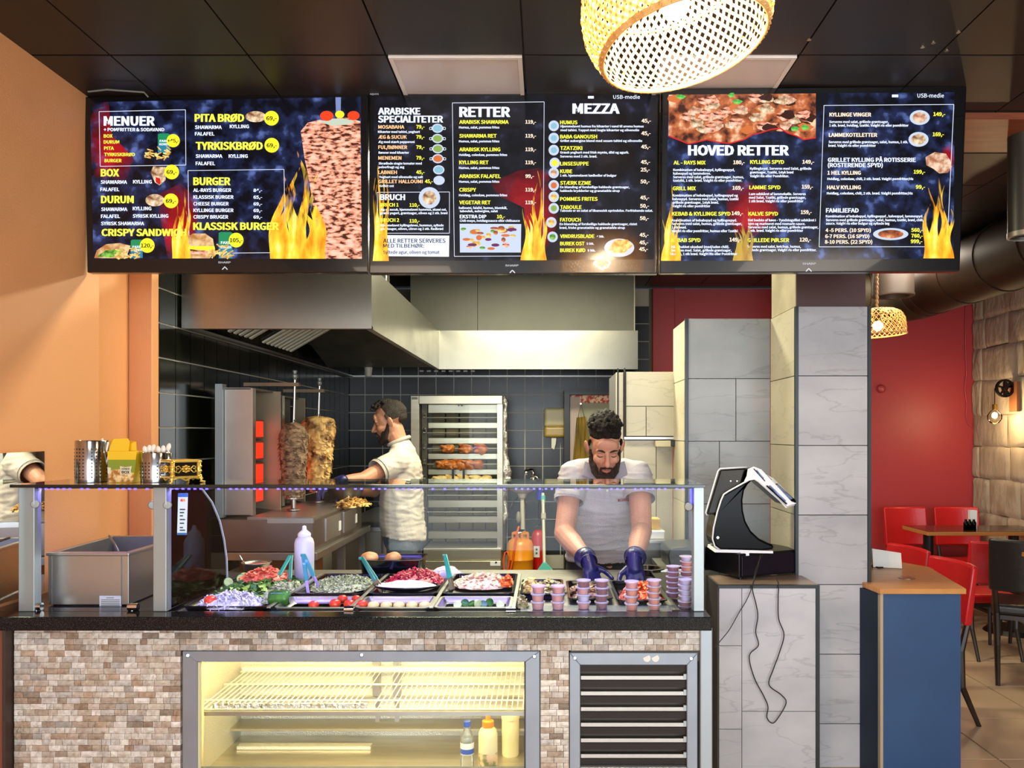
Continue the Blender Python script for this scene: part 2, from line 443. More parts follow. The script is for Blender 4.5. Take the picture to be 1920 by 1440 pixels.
# ================= grey stone tile columns
def stonemat(name, c1, c2, vein='#6f7076'):
    m = mat(name, c1, 0.42, col2=c2, nscale=3.0, coords='POS', bump=0.25, bscale=7, detail=9, contrast=(.3, .75), stretch=(1, 1, 1.6))
    nt = m.node_tree; N = nt.nodes; L = nt.links; b = N['Principled BSDF']
    g = N.new('ShaderNodeNewGeometry'); oi = N.new('ShaderNodeObjectInfo')
    ad = N.new('ShaderNodeVectorMath'); ad.operation = 'ADD'
    sc = N.new('ShaderNodeVectorMath'); sc.operation = 'SCALE'; sc.inputs[3].default_value = 3.0
    cb = N.new('ShaderNodeCombineXYZ'); L.new(oi.outputs['Random'], cb.inputs[0]); L.new(oi.outputs['Random'], cb.inputs[2]); L.new(cb.outputs[0], sc.inputs[0])
    L.new(g.outputs['Position'], ad.inputs[0]); L.new(sc.outputs[0], ad.inputs[1])
    mp = N.new('ShaderNodeMapping'); mp.inputs['Rotation'].default_value = (0, .45, 0); mp.inputs['Scale'].default_value = (1.2, 1.2, 5.5); L.new(ad.outputs[0], mp.inputs[0])
    t = N.new('ShaderNodeTexNoise'); t.inputs['Scale'].default_value = 1.6; t.inputs['Detail'].default_value = 9; t.inputs['Distortion'].default_value = .35; L.new(mp.outputs[0], t.inputs[0])
    r = N.new('ShaderNodeValToRGB'); e = r.color_ramp.elements; e[0].position = .485; e[0].color = (1, 1, 1, 1); e[1].position = .5; e[1].color = (*srgb(vein), 1)
    k = e.new(.515); k.color = (1, 1, 1, 1); r.color_ramp.interpolation = 'EASE'
    L.new(t.outputs[0], r.inputs[0])
    mx = N.new('ShaderNodeMix'); mx.data_type = 'RGBA'; mx.blend_type = 'MULTIPLY'; mx.inputs[0].default_value = .22
    src = b.inputs['Base Color'].links[0].from_socket; L.new(src, mx.inputs[6]); L.new(r.outputs[0], mx.inputs[7]); L.new(mx.outputs[2], b.inputs['Base Color'])
    tint = N.new('ShaderNodeMix'); tint.data_type = 'RGBA'; tint.blend_type = 'MULTIPLY'; tint.inputs[0].default_value = 1
    mr = N.new('ShaderNodeMapRange'); mr.inputs[3].default_value = .86; mr.inputs[4].default_value = 1.06; L.new(oi.outputs['Random'], mr.inputs[0])
    L.new(mx.outputs[2], tint.inputs[6]); L.new(mr.outputs[0], tint.inputs[7]); L.new(tint.outputs[2], b.inputs['Base Color'])
    return m
M_GT = stonemat('grey_slate_tile', '#9e9da0', '#bdbabb')
M_GTA = stonemat('mid_grey_slate_tile', '#808386', '#9a9c9e')
M_TR = stonemat('pale_warm_lit_slate_tile', '#aaa48f', '#bdb69f', '#8f8566')  # pale tile with the yellow kitchen light mixed into its colour
M_JOINT = mat('tile_joint_grey', '#5a5a5c', 0.8)
M_EDGE = mat('black_edge_profile', '#25292c', 0.35, .3)
def tile_face(parent, x0, x1, rows, D, m, splits=None, back=.012):
    """rows: z values from the top; one tile object per cell; splits {row: [x,...]}"""
    for r, (zt, zb) in enumerate(zip(rows, rows[1:])):
        xs = [x0]+list((splits or {}).get(r, []))+[x1]
        for a, b in zip(xs, xs[1:]):
            put('stone_tile', MB().box(a+.0015, b-.0015, D-back, D, zb+.0015, zt-.0015), m, parent, bevel=.001, seg=1)
XB = X(1495, 3.46); XB1 = X(1625, 3.46); XA = X(1290, 3.83); ZB = Z(575, 3.46); ZA = Z(597, 3.83)
col = setting('column_front', (XB+.15, 3.6, 0))
put('column_core', MB().box(XB+.0, XB1, 3.472, 3.84, 0, ZC), mat('column_brown_paint', '#4b302c', 0.5, col2='#553835', nscale=3), col)
rowsB = [ZB-k*.3*1.0 for k in range(0, 8)]; rowsB = [z for z in rowsB if z > 0]+[0]
put('joint_bed', MB().box(XB, XB1, 3.464, 3.475, 0, ZB), M_JOINT, col)
tile_face(col, XB, XB1, rowsB, 3.46, M_GT)
put('edge_profile', MB().box(XB-.012, XB, 3.446, 3.466, 0, ZB), M_EDGE, col)
put('edge_profile', MB().box(XB1, XB1+.014, 3.446, 3.466, 0, ZB), M_EDGE, col)
# side face of the front column towards the kitchen: rows in line
for zt, zb in zip([z for z in [ZB]+rowsB[1:]], rowsB[1:]):
    put('stone_tile', MB().box(XB-.012, XB-.001, 3.468, 3.83, zb+.0015, zt-.0015), M_TR, col, bevel=.001, seg=1)
put('upper_side_face', MB().box(XB-.004, XB, 3.472, 3.84, ZB+.004, ZC), mat('kitchen_lit_side', '#a59b80', 0.7, col2='#8a8068', nscale=5), col)  # column side coloured pale yellow for the kitchen light falling on it

par = setting('partition_tiled', ((XA+XB)/2, 4.0, 0))
put('partition_core', MB().box(XA+.006, XB-.0125, 3.842, 4.22, 0, ZA-.004), M_JOINT, par)
sp = {1: [X(1380, 3.83)], 2: [X(1349, 3.83)], 3: [X(1380, 3.83)], 4: [X(1349, 3.83)], 5: [X(1380, 3.83)]}
rowsA = [ZA, Z(710, 3.83)]+[Z(710, 3.83)-.3*k for k in range(1, 6)]+[0]
tile_face(par, XA, XB-.0125, rowsA, 3.842, M_GTA, sp)
put('edge_profile', MB().box(XA-.014, XA, 3.826, 3.846, 0, ZA), M_EDGE, par)
for zt, zb in zip(rowsA, rowsA[1:]):
    put('stone_tile', MB().box(XA-.008, XA+.005, 3.848, 4.225, zb+.0015, zt-.0015), M_TR, par, bevel=.001, seg=1)
# lower closet wall left of it (tiled, lit by the kitchen)
XC0 = X(1154, 4.235); ZCl = Z(698, 4.235)
clo = setting('partition_closet', (.52, 4.3, 0))
put('closet_core', MB().box(XC0+.003, XA-.0085, 4.243, 4.7, 0, ZCl-.003), M_JOINT, clo)
M_DOORE = mat('dark_door_gap', '#1c1712', 0.6)
tile_face(clo, XC0, X(1169, 4.235), [ZCl, 1.2, .6, 0], 4.24, M_TR)
put('gap', MB().box(X(1157, 4.235), X(1159.5, 4.235), 4.224, 4.229, 1.28, ZCl+.02), M_DOORE, clo)
zd = Z(818, 4.235)
tile_face(clo, X(1173, 4.22), X(1264.5, 4.22), [Z(697, 4.22), Z(762, 4.22), zd], 4.222, M_TR, {1: [X(1211, 4.22)]})
put('gap', MB().box(X(1170, 4.22), X(1172, 4.22), 4.2, 4.239, zd, ZCl+.02), M_DOORE, clo)
put('door_rail', MB().box(X(1170, 4.22), X(1264, 4.22), 4.205, 4.236, zd-.016, zd-.004), STEEL, clo)
put('closer', MB().box(X(1228, 4.2), X(1258, 4.2), 4.17, 4.23, Z(838, 4.2), Z(826, 4.2)), mat('closer_cream', '#b9b08e', .4), clo, bevel=.004)
put('closer_cap', MB().box(X(1256, 4.2), X(1265, 4.2), 4.165, 4.235, Z(837, 4.2), Z(825, 4.2)), BLACK, clo, bevel=.003)
tile_face(clo, X(1169, 4.235), XA-.0085, [zd-.02, .66, 0], 4.24, M_TR, {0: [X(1230, 4.235)]})

# ================= ventilation hood
hood = thing('extractor_hood', 'large brushed steel L-shaped extractor hood over the kitchen line', 'extractor hood', (-.9, 4.9, 1.905))
ZH0, ZH1, XH = 1.915, 2.2, -.79; DH, DH2, XH2 = 3.62, 5.9, X(1196, 5.9)
put('front_face', MB().box(XL+.01, XH, DH, DH+.004, ZH0, ZH1), STEELH, hood)
put('side_face', MB().box(XH-.004, XH, DH+.004, DH2, ZH0, ZH1), STEELH, hood)
put('rear_face', MB().box(XH, XH2, DH2, DH2+.004, ZH0, ZH1), STEELH, hood)
put('end_face', MB().box(XH2-.004, XH2, DH2+.004, DB, ZH0, ZH1), STEELH, hood)
put('hood_top', MB().box(XL+.01, XH-.004, DH+.004, DB-.02, ZH1-.02, ZH1).box(XH-.004, XH2-.004, DH2+.004, DB-.02, ZH1-.02, ZH1), STEELD, hood)
lip = MB()
for a in ((XL+.01, XH, DH+.004, DH+.03), (XH-.03, XH-.004, DH+.03, DH2), (XH-.03, XH2-.004, DH2+.004, DH2+.03), (XL+.01, XL+.05, DH+.03, DB-.02), (XL+.05, XH2-.004, DB-.06, DB-.02)): lip.box(*a, ZH0, ZH0+.012)
put('gutter_lip', lip, STEEL, hood)
put('inner_slope', MB().prism([(XH-.035, DH+.04, ZH0+.012), (XH-.035, DB-.07, ZH0+.012), (XH-.33, DB-.07, ZH1-.03), (XH-.33, DH+.04, ZH1-.03)], (0, 0, -.004)), STEELD, hood)
M_FIL = mat('filter_steel', '#e0dcc8', 0.5, .5)
put('rear_slope', MB().prism([(XL+.06, DH2-.03, ZH0+.012), (XH-.036, DH2-.03, ZH0+.012), (XH-.036, 4.95, ZH1-.03), (XL+.06, 4.95, ZH1-.03)], (0, 0, .004)), STEELD, hood)
for k, (d0, d1) in enumerate(((3.85, 4.2), (4.32, 4.85))):
    A = Vector((XL+.12, 0, ZH0+.02)); B_ = Vector((XH-.36, 0, ZH1-.04)); u = (B_-A).normalized(); nrm = Vector((u.z, 0, -u.x))
    put('filter_back', MB().prism([(A.x, d0, A.z+.012), (B_.x, d0, B_.z+.012), (B_.x, d1, B_.z+.012), (A.x, d1, A.z+.012)], (0, 0, .006)), mat('filter_dark', '#26241d', .6), hood)
    n = int((d1-d0)/.06)
    for i in range(n):
        d = d0+(i+.5)*(d1-d0)/n
        put('filter_slat', MB().bar((A.x, d, A.z), (B_.x, d, B_.z), .03, .008, up=tuple(-nrm)), M_FIL, hood)
sy = MB()
for i in range(8): sy.box(-.95+i*.055, -.92+i*.055, 6.0, 6.02, ZH0-.012, ZH0)
put('rail_clip', sy, STEELD, hood, kind='stuff')
put('sprinkler', MB().cyl((XL+.35, 5.9, 1.93), (XL+.35, 5.9, 1.86), .03, .022, 10), mat('old_white', '#b8b4a4', .5), hood)
# grey duct casing above the rear hood
cas = thing('duct_casing', 'plain dull grey sheet casing above the rear hood', 'duct', (-.1, 6.2, 2.2))
XC = X(1190, 5.97)
M_CAS = mat('khaki_grey_sheet', '#6d6d62', .5, .25, col2='#64645a', nscale=2.5)
xs = [X(770, 5.97), X(896, 5.97), XC]
for a, b in zip(xs, xs[1:]): put('casing_panel', MB().box(a+.002, b-.002, 5.95, 5.97, ZH1, ZC-.01), M_CAS, cas)
put('casing_core', MB().box(xs[0], XC-.01, 5.972, DB-.02, ZH1, ZC-.01), M_CAS, cas)
put('corner_bead', MB().box(XC-.008, XC, 5.945, 5.965, ZH1, ZC-.01), mat('old_white', '#b8b4a4', .5), cas)
put('casing_panel', MB().box(XL+.01, xs[0]-.01, 5.2, 5.22, ZH1, ZC-.01), M_CAS, cas)
put('hanger_wire', MB().cyl((-1.0, 5.0, ZH1), (-1.0, 5.0, ZC), .004, n=6), STEEL, cas)

# ================= round duct on the right
dct = thing('ventilation_duct', 'brown spiral-seam round ventilation duct along the dining room ceiling', 'duct', (2.6, 3.8, 2.2))
M_DCT = mat('brown_painted_duct', '#1f1308', 0.6, 0, col2='#2a1a0b', spec=.2, nscale=3)
xd, zd_, rd = 2.62, 2.45, .2
put('duct_pipe', MB().cyl((xd, 1.2, zd_), (xd, 5.55, zd_), rd, n=40, caps=False), M_DCT, dct, smooth=True)
for d in [1.6+.42*i for i in range(10)]:
    put('duct_seam', MB().cyl((xd, d, zd_), (xd, d+.018, zd_), rd+.005, n=40), M_DCT, dct, auto=40)
ebs = [(xd, 5.5, zd_), (xd, 5.62, zd_), (xd-.05, 5.75, zd_), (xd-.15, 5.83, zd_), (xd-.3, 5.86, zd_), (xd-.75, 5.86, zd_)]
M_DCT2 = mat('grey_brown_duct_elbow', '#2c2519', .6, 0, spec=.2)
put('duct_elbow', MB().tube(ebs, rd*1.02, 28), M_DCT2, dct, auto=40)
for p, q in ((ebs[4], (xd-.32, 5.86, zd_)), ((xd-.45, 5.86, zd_), (xd-.47, 5.86, zd_))): put('duct_seam', MB().cyl(p, q, rd*1.06, n=30), M_DCT2, dct, auto=40)
vx, vd = X(1675, 5.2), 5.2
dv = thing('ceiling_vent_drum', 'short round grey ventilation drum hanging above the far woven pendant', 'vent', (vx, vd, 2.4))
put('drum', MB().lathe([(.125, ZC), (.125, Z(553, vd)+.01), (.13, Z(553, vd)), (.13, Z(556, vd)), (.1, Z(556, vd)), (.1, Z(550, vd)+.03), (0, Z(550, vd)+.03)], (vx, vd, 0), 36), mat('drum_grey_brown', '#3a3028', .5, 0), dv, auto=40)
# black cylinder spot at the right edge
cx, cd_ = X(1925, 3.2), 3.2
cs = thing('ceiling_spot_cylinder', 'dark cylindrical ceiling spotlight at the top edge of the duct', 'ceiling light', (cx, cd_, 2.0+.2))
put('spot_housing', MB().lathe([(.068, ZC), (.068, Z(442, cd_)), (.06, Z(442, cd_)), (.058, Z(438, cd_)), (0, Z(438, cd_))], (cx, cd_, 0), 32), mat('spot_grey', '#3f3c36', .4, .4), cs, auto=40)
put('spot_rim', MB().lathe([(.0695, Z(436, cd_)), (.0695, Z(445, cd_)), (.06, Z(446, cd_))], (cx, cd_, 0), 32), mat('spot_rim_pale', '#8f8778', .4, .4), cs, auto=40)
# reddish wooden bulkhead board under the ceiling
put('ceiling_beam', MB().box(X(1800, 3.05), 2.9, 3.03, 3.38, ZC-.03, ZC-.004), mat('red_brown_wood', '#8a4a2c', .4, col2='#6d351f', nscale=5, stretch=(1, 6, 6)), kind='structure')
# red wall details
sm_ = thing('smoke_detector', 'small round red-painted smoke detector on the red wall', 'smoke detector', (X(1651, DB), DB-.03, Z(729, DB)))
put('detector_body', MB().lathe([(0, -.03), (.02, -.03), (.034, -.02), (.036, 0)], (X(1651, DB), DB, Z(729, DB)), 20, M=Matrix.Rotation(-PI/2, 3, 'X').to_3x3()), M_RED, sm_, smooth=True)
put('detector_dot', MB().ell((X(1651, DB), DB-.031, Z(729, DB)), (.004, .004, .004)), WHITE, sm_)
wp = [P(1811, 560, DB-.01), P(1810, 640, DB-.01), P(1812, 700, DB-.01), P(1809, 730, DB-.01), P(1813, 760, DB-.01), P(1811, 780, DB-.01), P(1816, 795, DB-.01), P(1823, 800, DB-.02)]
tag(put('wall_cable', MB().tube(wp, .006, 6), M_RED), 'thin loose red-painted cable running down the red wall corner', 'cable')
# ================= SERVICE COUNTER
ZT = .9125; DFc = 2.36; CX0, CX1 = -1.568, .455
wt = thing('counter_worktop', 'polished black speckled granite worktop along the whole counter', 'worktop', (-.6, 2.4, .8725))
M_GRAN = mat('black_granite', '#08090b', 0.14, spec=.3, col2='#3a4048', nscale=420, contrast=(.52, .78), detail=2)
put('granite_front', MB().box(XL+.002, .477, 2.30, 2.375, .8725, ZT), M_GRAN, wt, bevel=.003)
put('granite_left', MB().box(XL+.002, -1.13, 2.375, 3.05, .8725, ZT), M_GRAN, wt)
put('steel_well', MB().box(-1.13, .40, 2.40, 3.2, .885, .895), STEELD, wt)
put('granite_right', MB().box(.40, .477, 2.375, 3.05, .8725, ZT), M_GRAN, wt)
put('steel_channel', MB().box(-1.13, .40, 2.375, 2.40, .8725, .900), STEEL, wt)

ctr = thing('service_counter', 'front counter faced with small split stone bricks, fridge window and vent', 'counter', (-.6, 2.7, 0))
ICX0, ICX1, ICZ0, ICZ1, ICD = -1.08, .0, .372, .845, 2.83      # inside of the cooled display
M_IN = mat('embossed_aluminium', '#d9d6c8', 0.35, .5, bump=.35, nscale=260, detail=1)
M_BODY = mat('counter_board', '#6c6257', .8)
put('carcass', MB().box(CX0, ICX0-.012, DFc+.012, 3.02, .02, .8725).box(ICX1+.012, CX1, DFc+.035, 3.02, .02, .8725).box(ICX0-.012, ICX1+.012, ICD+.012, 3.02, .02, .8725)
    .box(ICX0-.012, ICX1+.012, DFc+.012, ICD+.012, .02, ICZ0-.012).box(ICX0-.012, ICX1+.012, DFc+.012, ICD+.012, ICZ1+.012, .8725)
    .box(CX0, X(342, DFc), DFc+.008, DFc+.012, .02, .872), M_BODY, ctr)
put('fridge_lining', MB().box(ICX0-.01, ICX0, DFc+.02, ICD, ICZ0, ICZ1).box(ICX1, ICX1+.01, DFc+.02, ICD, ICZ0, ICZ1).box(ICX0, ICX1, ICD, ICD+.01, ICZ0, ICZ1)
    .box(ICX0, ICX1, DFc+.02, ICD, ICZ1, ICZ1+.01), M_IN, ctr)
put('fridge_floor', MB().box(ICX0, ICX1, DFc+.02, ICD, ICZ0-.01, ICZ0), mat('fridge_floor_steel', '#d8d2c0', .3, .9, col2='#c8c0aa', nscale=4, stretch=(1, 8, 1)), ctr)
rr = MB()
for z0, z1, d in ((.50, .515, .02), (.46, .47, .05), (.425, .432, .1), (.55, .556, .015), (.74, .75, .03)): rr.box(ICX0, ICX1, ICD-d, ICD, z0, z1)
put('evaporator_ledge', rr, mat('ledge_steel', '#bdb7a6', .35, .9), ctr)
# back sliding door frames seen between the shelves
for x in (X(705, 2.8), X(743, 2.8)): put('door_stile', MB().box(x-.012, x+.012, ICD-.03, ICD-.002, .52, ICZ1), STEEL, ctr)
# frames of window and vent
def screws(parent, pts):
    for px, py in pts: put('screw', MB().cyl(P(px, py, DFc-.012), P(px, py, DFc-.017), .0065, .004, 10), CHROME, parent, auto=30)
def mitred(parent, x0, x1, y0, y1, w0, wt_, D, name='steel_frame_bar', wb=None):
    wb = wb or wt_; o = [P(x0, y0, D), P(x1, y0, D), P(x1, y1, D), P(x0, y1, D)]; i = [P(x0+w0, y0+wt_, D), P(x1-w0, y0+wt_, D), P(x1-w0, y1-wb, D), P(x0+w0, y1-wb, D)]
    for a in range(4):
        b = (a+1) % 4; put(name, MB().prism([o[a], o[b], i[b], i[a]], (0, .02, 0)), FRAME, parent, bevel=.0015, seg=1)
mitred(ctr, 342, 1012, 1221, 1462, 27, 20, DFc-.012)
put('inner_gasket', MB().box(X(369, DFc), X(377, DFc), DFc-.004, DFc+.02, .45, .767), mat('cream_gasket', '#c9bd94', .5), ctr)
put('inner_gasket', MB().box(X(983, DFc), X(987, DFc), DFc-.004, DFc+.02, .45, .767), mat('dark_gasket', '#2c2f33', .5), ctr)
put('fridge_glass', MB().box(X(369, DFc), X(985, DFc), DFc-.001, DFc+.003, .44, .767), glassmat('fridge_glass', (.96, .975, .96), 1.25), ctr)
mitred(ctr, 1068, 1308, 1224, 1462, 20, 23, DFc-.012)
screws(ctr, ((352, 1229), (678, 1228), (1002, 1231), (1078, 1234), (1296, 1235)))
for px in (1213, 1229): put('sticker_remnant', MB().cyl(P(px, 1234, DFc-.0135), P(px, 1234, DFc-.0125), .011, n=12), mat('dirty_white', '#d8d6cc', .7), ctr)
M_BLADE = mat('bronze_dark_blade', '#2a2522', 0.3, .7)
put('vent_box', MB().box(X(1088, DFc), X(1290, DFc), DFc+.055, DFc+.06, .42, .765), BLACK, ctr)
for k in range(8):
    y = 1247+k*29.3
    a, b, c = P(1088, y, DFc), P(1088, y+14, DFc), P(1088, y+24, DFc)
    x0, x1 = X(1088, DFc), X(1290, DFc)
    m = MB(); m.hexa([(x0, DFc+.004, a.z), (x1, DFc+.004, a.z), (x1, DFc+.03, b.z), (x0, DFc+.03, b.z), (x0, DFc+.006, a.z), (x1, DFc+.006, a.z), (x1, DFc+.032, b.z), (x0, DFc+.032, b.z)])
    m.box(x0, x1, DFc+.002, DFc+.004, b.z+.002, a.z)
    s = put('vent_slat', m, M_BLADE, ctr)
    put('slat_lip', MB().box(x0+.002, x1-.002, DFc-.004, DFc+.012, c.z-.004, c.z+.007), STEEL, s)
    put('slat_bracket', MB().box(x1-.014, x1-.004, DFc-.006, DFc-.001, c.z-.002, c.z+.013), ALU, s)
put('end_post', MB().box(X(1313, 2.34), X(1336, 2.34), 2.34, 3.0, 0, .8725), mat('end_post_alu', '#9aa2a7', .45, .6), ctr, bevel=.003)

# split stone bricks
def brickmat(name, attr):
    m = mat(name, '#ffffff', .75, col2='#cfc6bd', nscale=60, coords='POS', bump=.5, bscale=90, contrast=(.3, .75))
    nt = m.node_tree; N = nt.nodes; L = nt.links; b = N['Principled BSDF']; src = b.inputs['Base Color'].links[0].from_socket
    mx = N.new('ShaderNodeMix'); mx.data_type = 'RGBA'; mx.blend_type = 'MULTIPLY'; mx.inputs[0].default_value = 1
    if attr: c = N.new('ShaderNodeVertexColor'); c.layer_name = 'Col'; co = c.outputs[0]
    else: c = N.new('ShaderNodeObjectInfo'); co = c.outputs['Color']
    L.new(src, mx.inputs[6]); L.new(co, mx.inputs[7]); L.new(mx.outputs[2], b.inputs['Base Color']); return m
MB_O, MB_A = brickmat('split_stone_brick', False), brickmat('split_stone_brick_mass', True)
put('brick_bed', MB().box(CX0, X(345, DFc), DFc+.004, DFc+.012, .02, .872).box(X(340, DFc), CX1, DFc+.004, DFc+.012, .768, .872).box(X(1008, DFc), X(1070, DFc), DFc+.004, DFc+.012, .02, .80), mat('brick_joint', '#6f6356', .9), ctr)
PAL = ['e2dbcd', 'd8cfbe', 'cfc2ad', 'c0ad92', 'ab957a', '96826a', 'ddd5c9', 'c9c2b8', 'b3aca4', 'e3dccf', 'cbb7a2', 'bfa58b']
WTS = [5, 5, 4, 3, 2, 1, 4, 3, 1.5, 3, 4, 3]
def brick_mesh(sd):
    r = random.Random(sd); b = MB(); g = {}
    for i in range(4):
        for j in range(3):
            e = i in (0, 3) or j in (0, 2)
            g[i, j] = b.bm.verts.new((i/3-.5, -(.006+(.002 if e else .006)*r.random()), (j/2-.5)))
    for i in range(3):
        for j in range(2): b.bm.faces.new((g[i, j], g[i+1, j], g[i+1, j+1], g[i, j+1]))
    rim = [g[i, 0] for i in range(4)]+[g[3, 1]]+[g[i, 2] for i in (3, 2, 1, 0)]+[g[0, 1]]
    bk = [b.bm.verts.new((v.co.x, .004, v.co.z)) for v in rim]
    for k in range(len(rim)): b.bm.faces.new((rim[k], rim[(k+1) % len(rim)], bk[(k+1) % len(rim)], bk[k]))
    me = b.mesh('brick'); return me
BM = [brick_mesh(k) for k in range(8)]
for me in BM: me.materials.append(MB_O)
mass = bmesh.new(); cl = mass.loops.layers.float_color.new('Col'); rnd = random.Random(11); nb = 0
fx0, fx1, vx0, vx1 = X(342, DFc), X(1012, DFc), X(1068, DFc), X(1308, DFc); fzt = Z(1221, DFc)
def place_brick(x0, x1, z0, z1, single):
    global nb
    warm = max(0, min(1, (-x0-.6)/.9))  # warmer light at the left end is put into the brick colours
    c = srgb(rnd.choices(PAL, WTS)[0]); 
    if rnd.random() < .18*warm: c = srgb(rnd.choice(['b08c68', 'a38362', 'bf9f7c']))
    k = rnd.uniform(.86, 1.08); g_ = sum(c)/3; c = [(v*.66+g_*.34)*k for v in c]; me = rnd.choice(BM)
    if single and nb < 300:
        o = bpy.data.objects.new('brick', me); COL.objects.link(o); o.parent = ctr; b = wl(ctr)
        o.location = ((x0+x1)/2-b.x, DFc-b.y, (z0+z1)/2-b.z); o.scale = (x1-x0-.0012, 1, z1-z0-.001); o.color = (*c, 1); nb += 1
    else:
        vs = [mass.verts.new(((x0+x1)/2+v.co.x*(x1-x0-.0012), DFc+v.co.y, (z0+z1)/2+v.co.z*(z1-z0-.001))) for v in me.vertices]
        for p in me.polygons:
            f = mass.faces.new([vs[i] for i in p.vertices])
            for l in f.loops: l[cl] = (*c, 1)
z = .8715; hb = .0174
while z-hb > .3:
    segs = []
    if z <= fzt+.004: segs = [(CX0+.003, fx0-.002), (fx1+.002, vx0-.002)]
    else: segs = [(CX0+.003, X(1311, DFc))]
    for a, b_ in segs:
        x = a
        while x < b_-.004:
            wd = rnd.choice([.02, .027, .034, .04, .048]); x1 = min(x+wd, b_)
            if b_-x1 < .012: x1 = b_
            place_brick(x, x1, z-hb, z, z > .45 and x < fx0); x = x1
    z -= hb
put('brick_field', (lambda me: (mass.to_mesh(me), mass.free(), me)[2])(bpy.data.meshes.new('brick_field')), MB_A, ctr, kind='stuff')

# wire shelf in the fridge
sh = thing('wire_shelf', 'white wire shelf inside the lit fridge window', 'shelf', (-.54, 2.6, .606))
M_WIRE = mat('white_coated_wire', '#e6dfc4', .35)
for k in range(62):
    x = ICX0+.03+k*.0169
    if abs(x-(-.555)) < .012: continue
    put('shelf_wire', MB().cyl((x, 2.415, .609), (x, 2.80, .609), .0018, n=6), M_WIRE, sh)
for d in (2.42, 2.50, 2.66, 2.80): put('cross_wire', MB().cyl((ICX0+.01, d, .606), (-.01, d, .606), .003, n=6), M_WIRE, sh)
put('front_rail', MB().box(ICX0+.005, -.005, 2.398, 2.408, .594, .606), STEEL, sh)
put('price_rail', MB().box(ICX0+.02, -.01, 2.79, 2.81, .61, .625), M_WIRE, sh)
for px, l in ((672, 14), (708, 38), (744, 38)): put('shelf_bracket', MB().box(X(px-4, 2.5), X(px+4, 2.5), 2.5, 2.506, .60-l*.0016, .604), STEEL, sh)
M_FOIL = mat('crumpled_foil', '#d9d9d6', .22, 1.0, bump=1.0, nscale=90)
tag(put('foil_strip', MB().box(X(400, 2.415), X(689, 2.415), 2.41, 2.418, .612, .626).jitter(.002, 60), M_FOIL), 'strip of crumpled foil along the front of the fridge shelf', 'foil')
tag(put('foil_strip', MB().box(X(448, 2.72), X(697, 2.72), 2.70, 2.73, ICZ0+.001, ICZ0+.012), M_IN), 'pale metal strip lying on the fridge floor', 'strip')
put('thermostat_box', MB().box(ICX0, ICX0+.025, 2.5, 2.56, .745, .80), mat('thermostat_grey', '#8e866c', .5), ctr, bevel=.003)
put('socket_plate', MB().box(ICX0, ICX0+.008, 2.6, 2.66, .76, .80), WHITE, ctr, bevel=.002)
area('fridge_lamp', (-.54, 2.45, .838), (math.radians(12), 0, 0), .95, .05, 8, (1, .80, .38))
put('fridge_tube', MB().cyl((-1.0, 2.395, .835), (-.08, 2.395, .835), .007, n=8), mat('warm_tube', '#ffe9b0', emit=5), ctr)

# ================= GLASS SNEEZE GUARD
sg = thing('glass_display_case', 'glass sneeze guard with aluminium posts and blue led strip on the counter', 'display case', (-.55, 2.42, ZT))
DG = 2.385; ZS = 1.283
for x0, x1 in ((36, 66), (288, 313), (1300, 1320)): put('post', MB().box(X(x0, DG-.01), X(x1, DG-.01), DG-.014, DG+.02, ZT, ZS-.002), ALU, sg, bevel=.002)
for x0, x1 in ((62, 286), (315, 1298)): put('front_pane', MB().box(X(x0, DG), X(x1, DG), DG, DG+.001, ZT+.006, ZS-.006), GLASS, sg)
put('glass_shelf', MB().box(X(20, 2.34), X(1322, 2.34), 2.34, 2.63, ZS, ZS+.008), GLASSG, sg)
put('shelf_edge', MB().box(X(20, 2.34), X(1323, 2.34), 2.335, 2.34, ZS-.001, ZS+.008), mat('dark_green_glass_edge', '#0c1714', .1), sg, bevel=.001)
put('led_channel', MB().box(X(66, DG), X(1300, DG), DG-.012, DG+.004, ZS-.006, ZS-.001), mat('led_channel', '#1b1c22', .4), sg)
ld = MB(); rnd = random.Random(5)
for k in range(110):
    px = 80+k*11.1
    if px > 1296 or 284 < px < 316: continue
    if k % 10 == 9 or rnd.random() < .12: continue
    ld.box(X(px-2, DG), X(px+2.2, DG), DG-.014, DG-.009, ZS-.009, ZS-.005)
put('led_dots', ld, BLUELED, sg, kind='stuff')
for px in (313, 1296, 68):
    put('pane_edge_glow', MB().box(X(px, DG)-.002, X(px, DG)+.003, DG+.002, DG+.012, ZS-.055, ZS-.006), mat('blue_edge_glow', '#4038ff', .4, emit=1.6), sg)  # emissive bars imitate the strip's blue glow along the pane edges
for i, (px, py) in enumerate(((66, 945), (314, 947), (286, 947), (1291, 950))): put('glass_clamp', MB().cyl(P(px, py, DG-.012), P(px, py, DG+.01), .0125, n=20), STEELD, sg, bevel=.002)
for px, py in ((70, 1137), (250, 1138), (655, 1143), (958, 1146), (1268, 1150)):
    c = P(px, py, DG); put('glass_foot', MB().cyl((c.x-.014, c.y, c.z), (c.x+.014, c.y, c.z), .011, n=16).cyl((c.x-.003, c.y, ZT), (c.x-.003, c.y, c.z), .005, n=8), CHROME, sg, auto=40)
put('base_rail', MB().box(X(70, DG), X(1298, DG), DG-.006, DG+.006, .900, .909), CHROME, sg)
area('blue_led_light', (-.56, DG+.02, ZS-.01), (math.radians(10), 0, 0), 1.95, .01, 7, (.25, .2, 1))
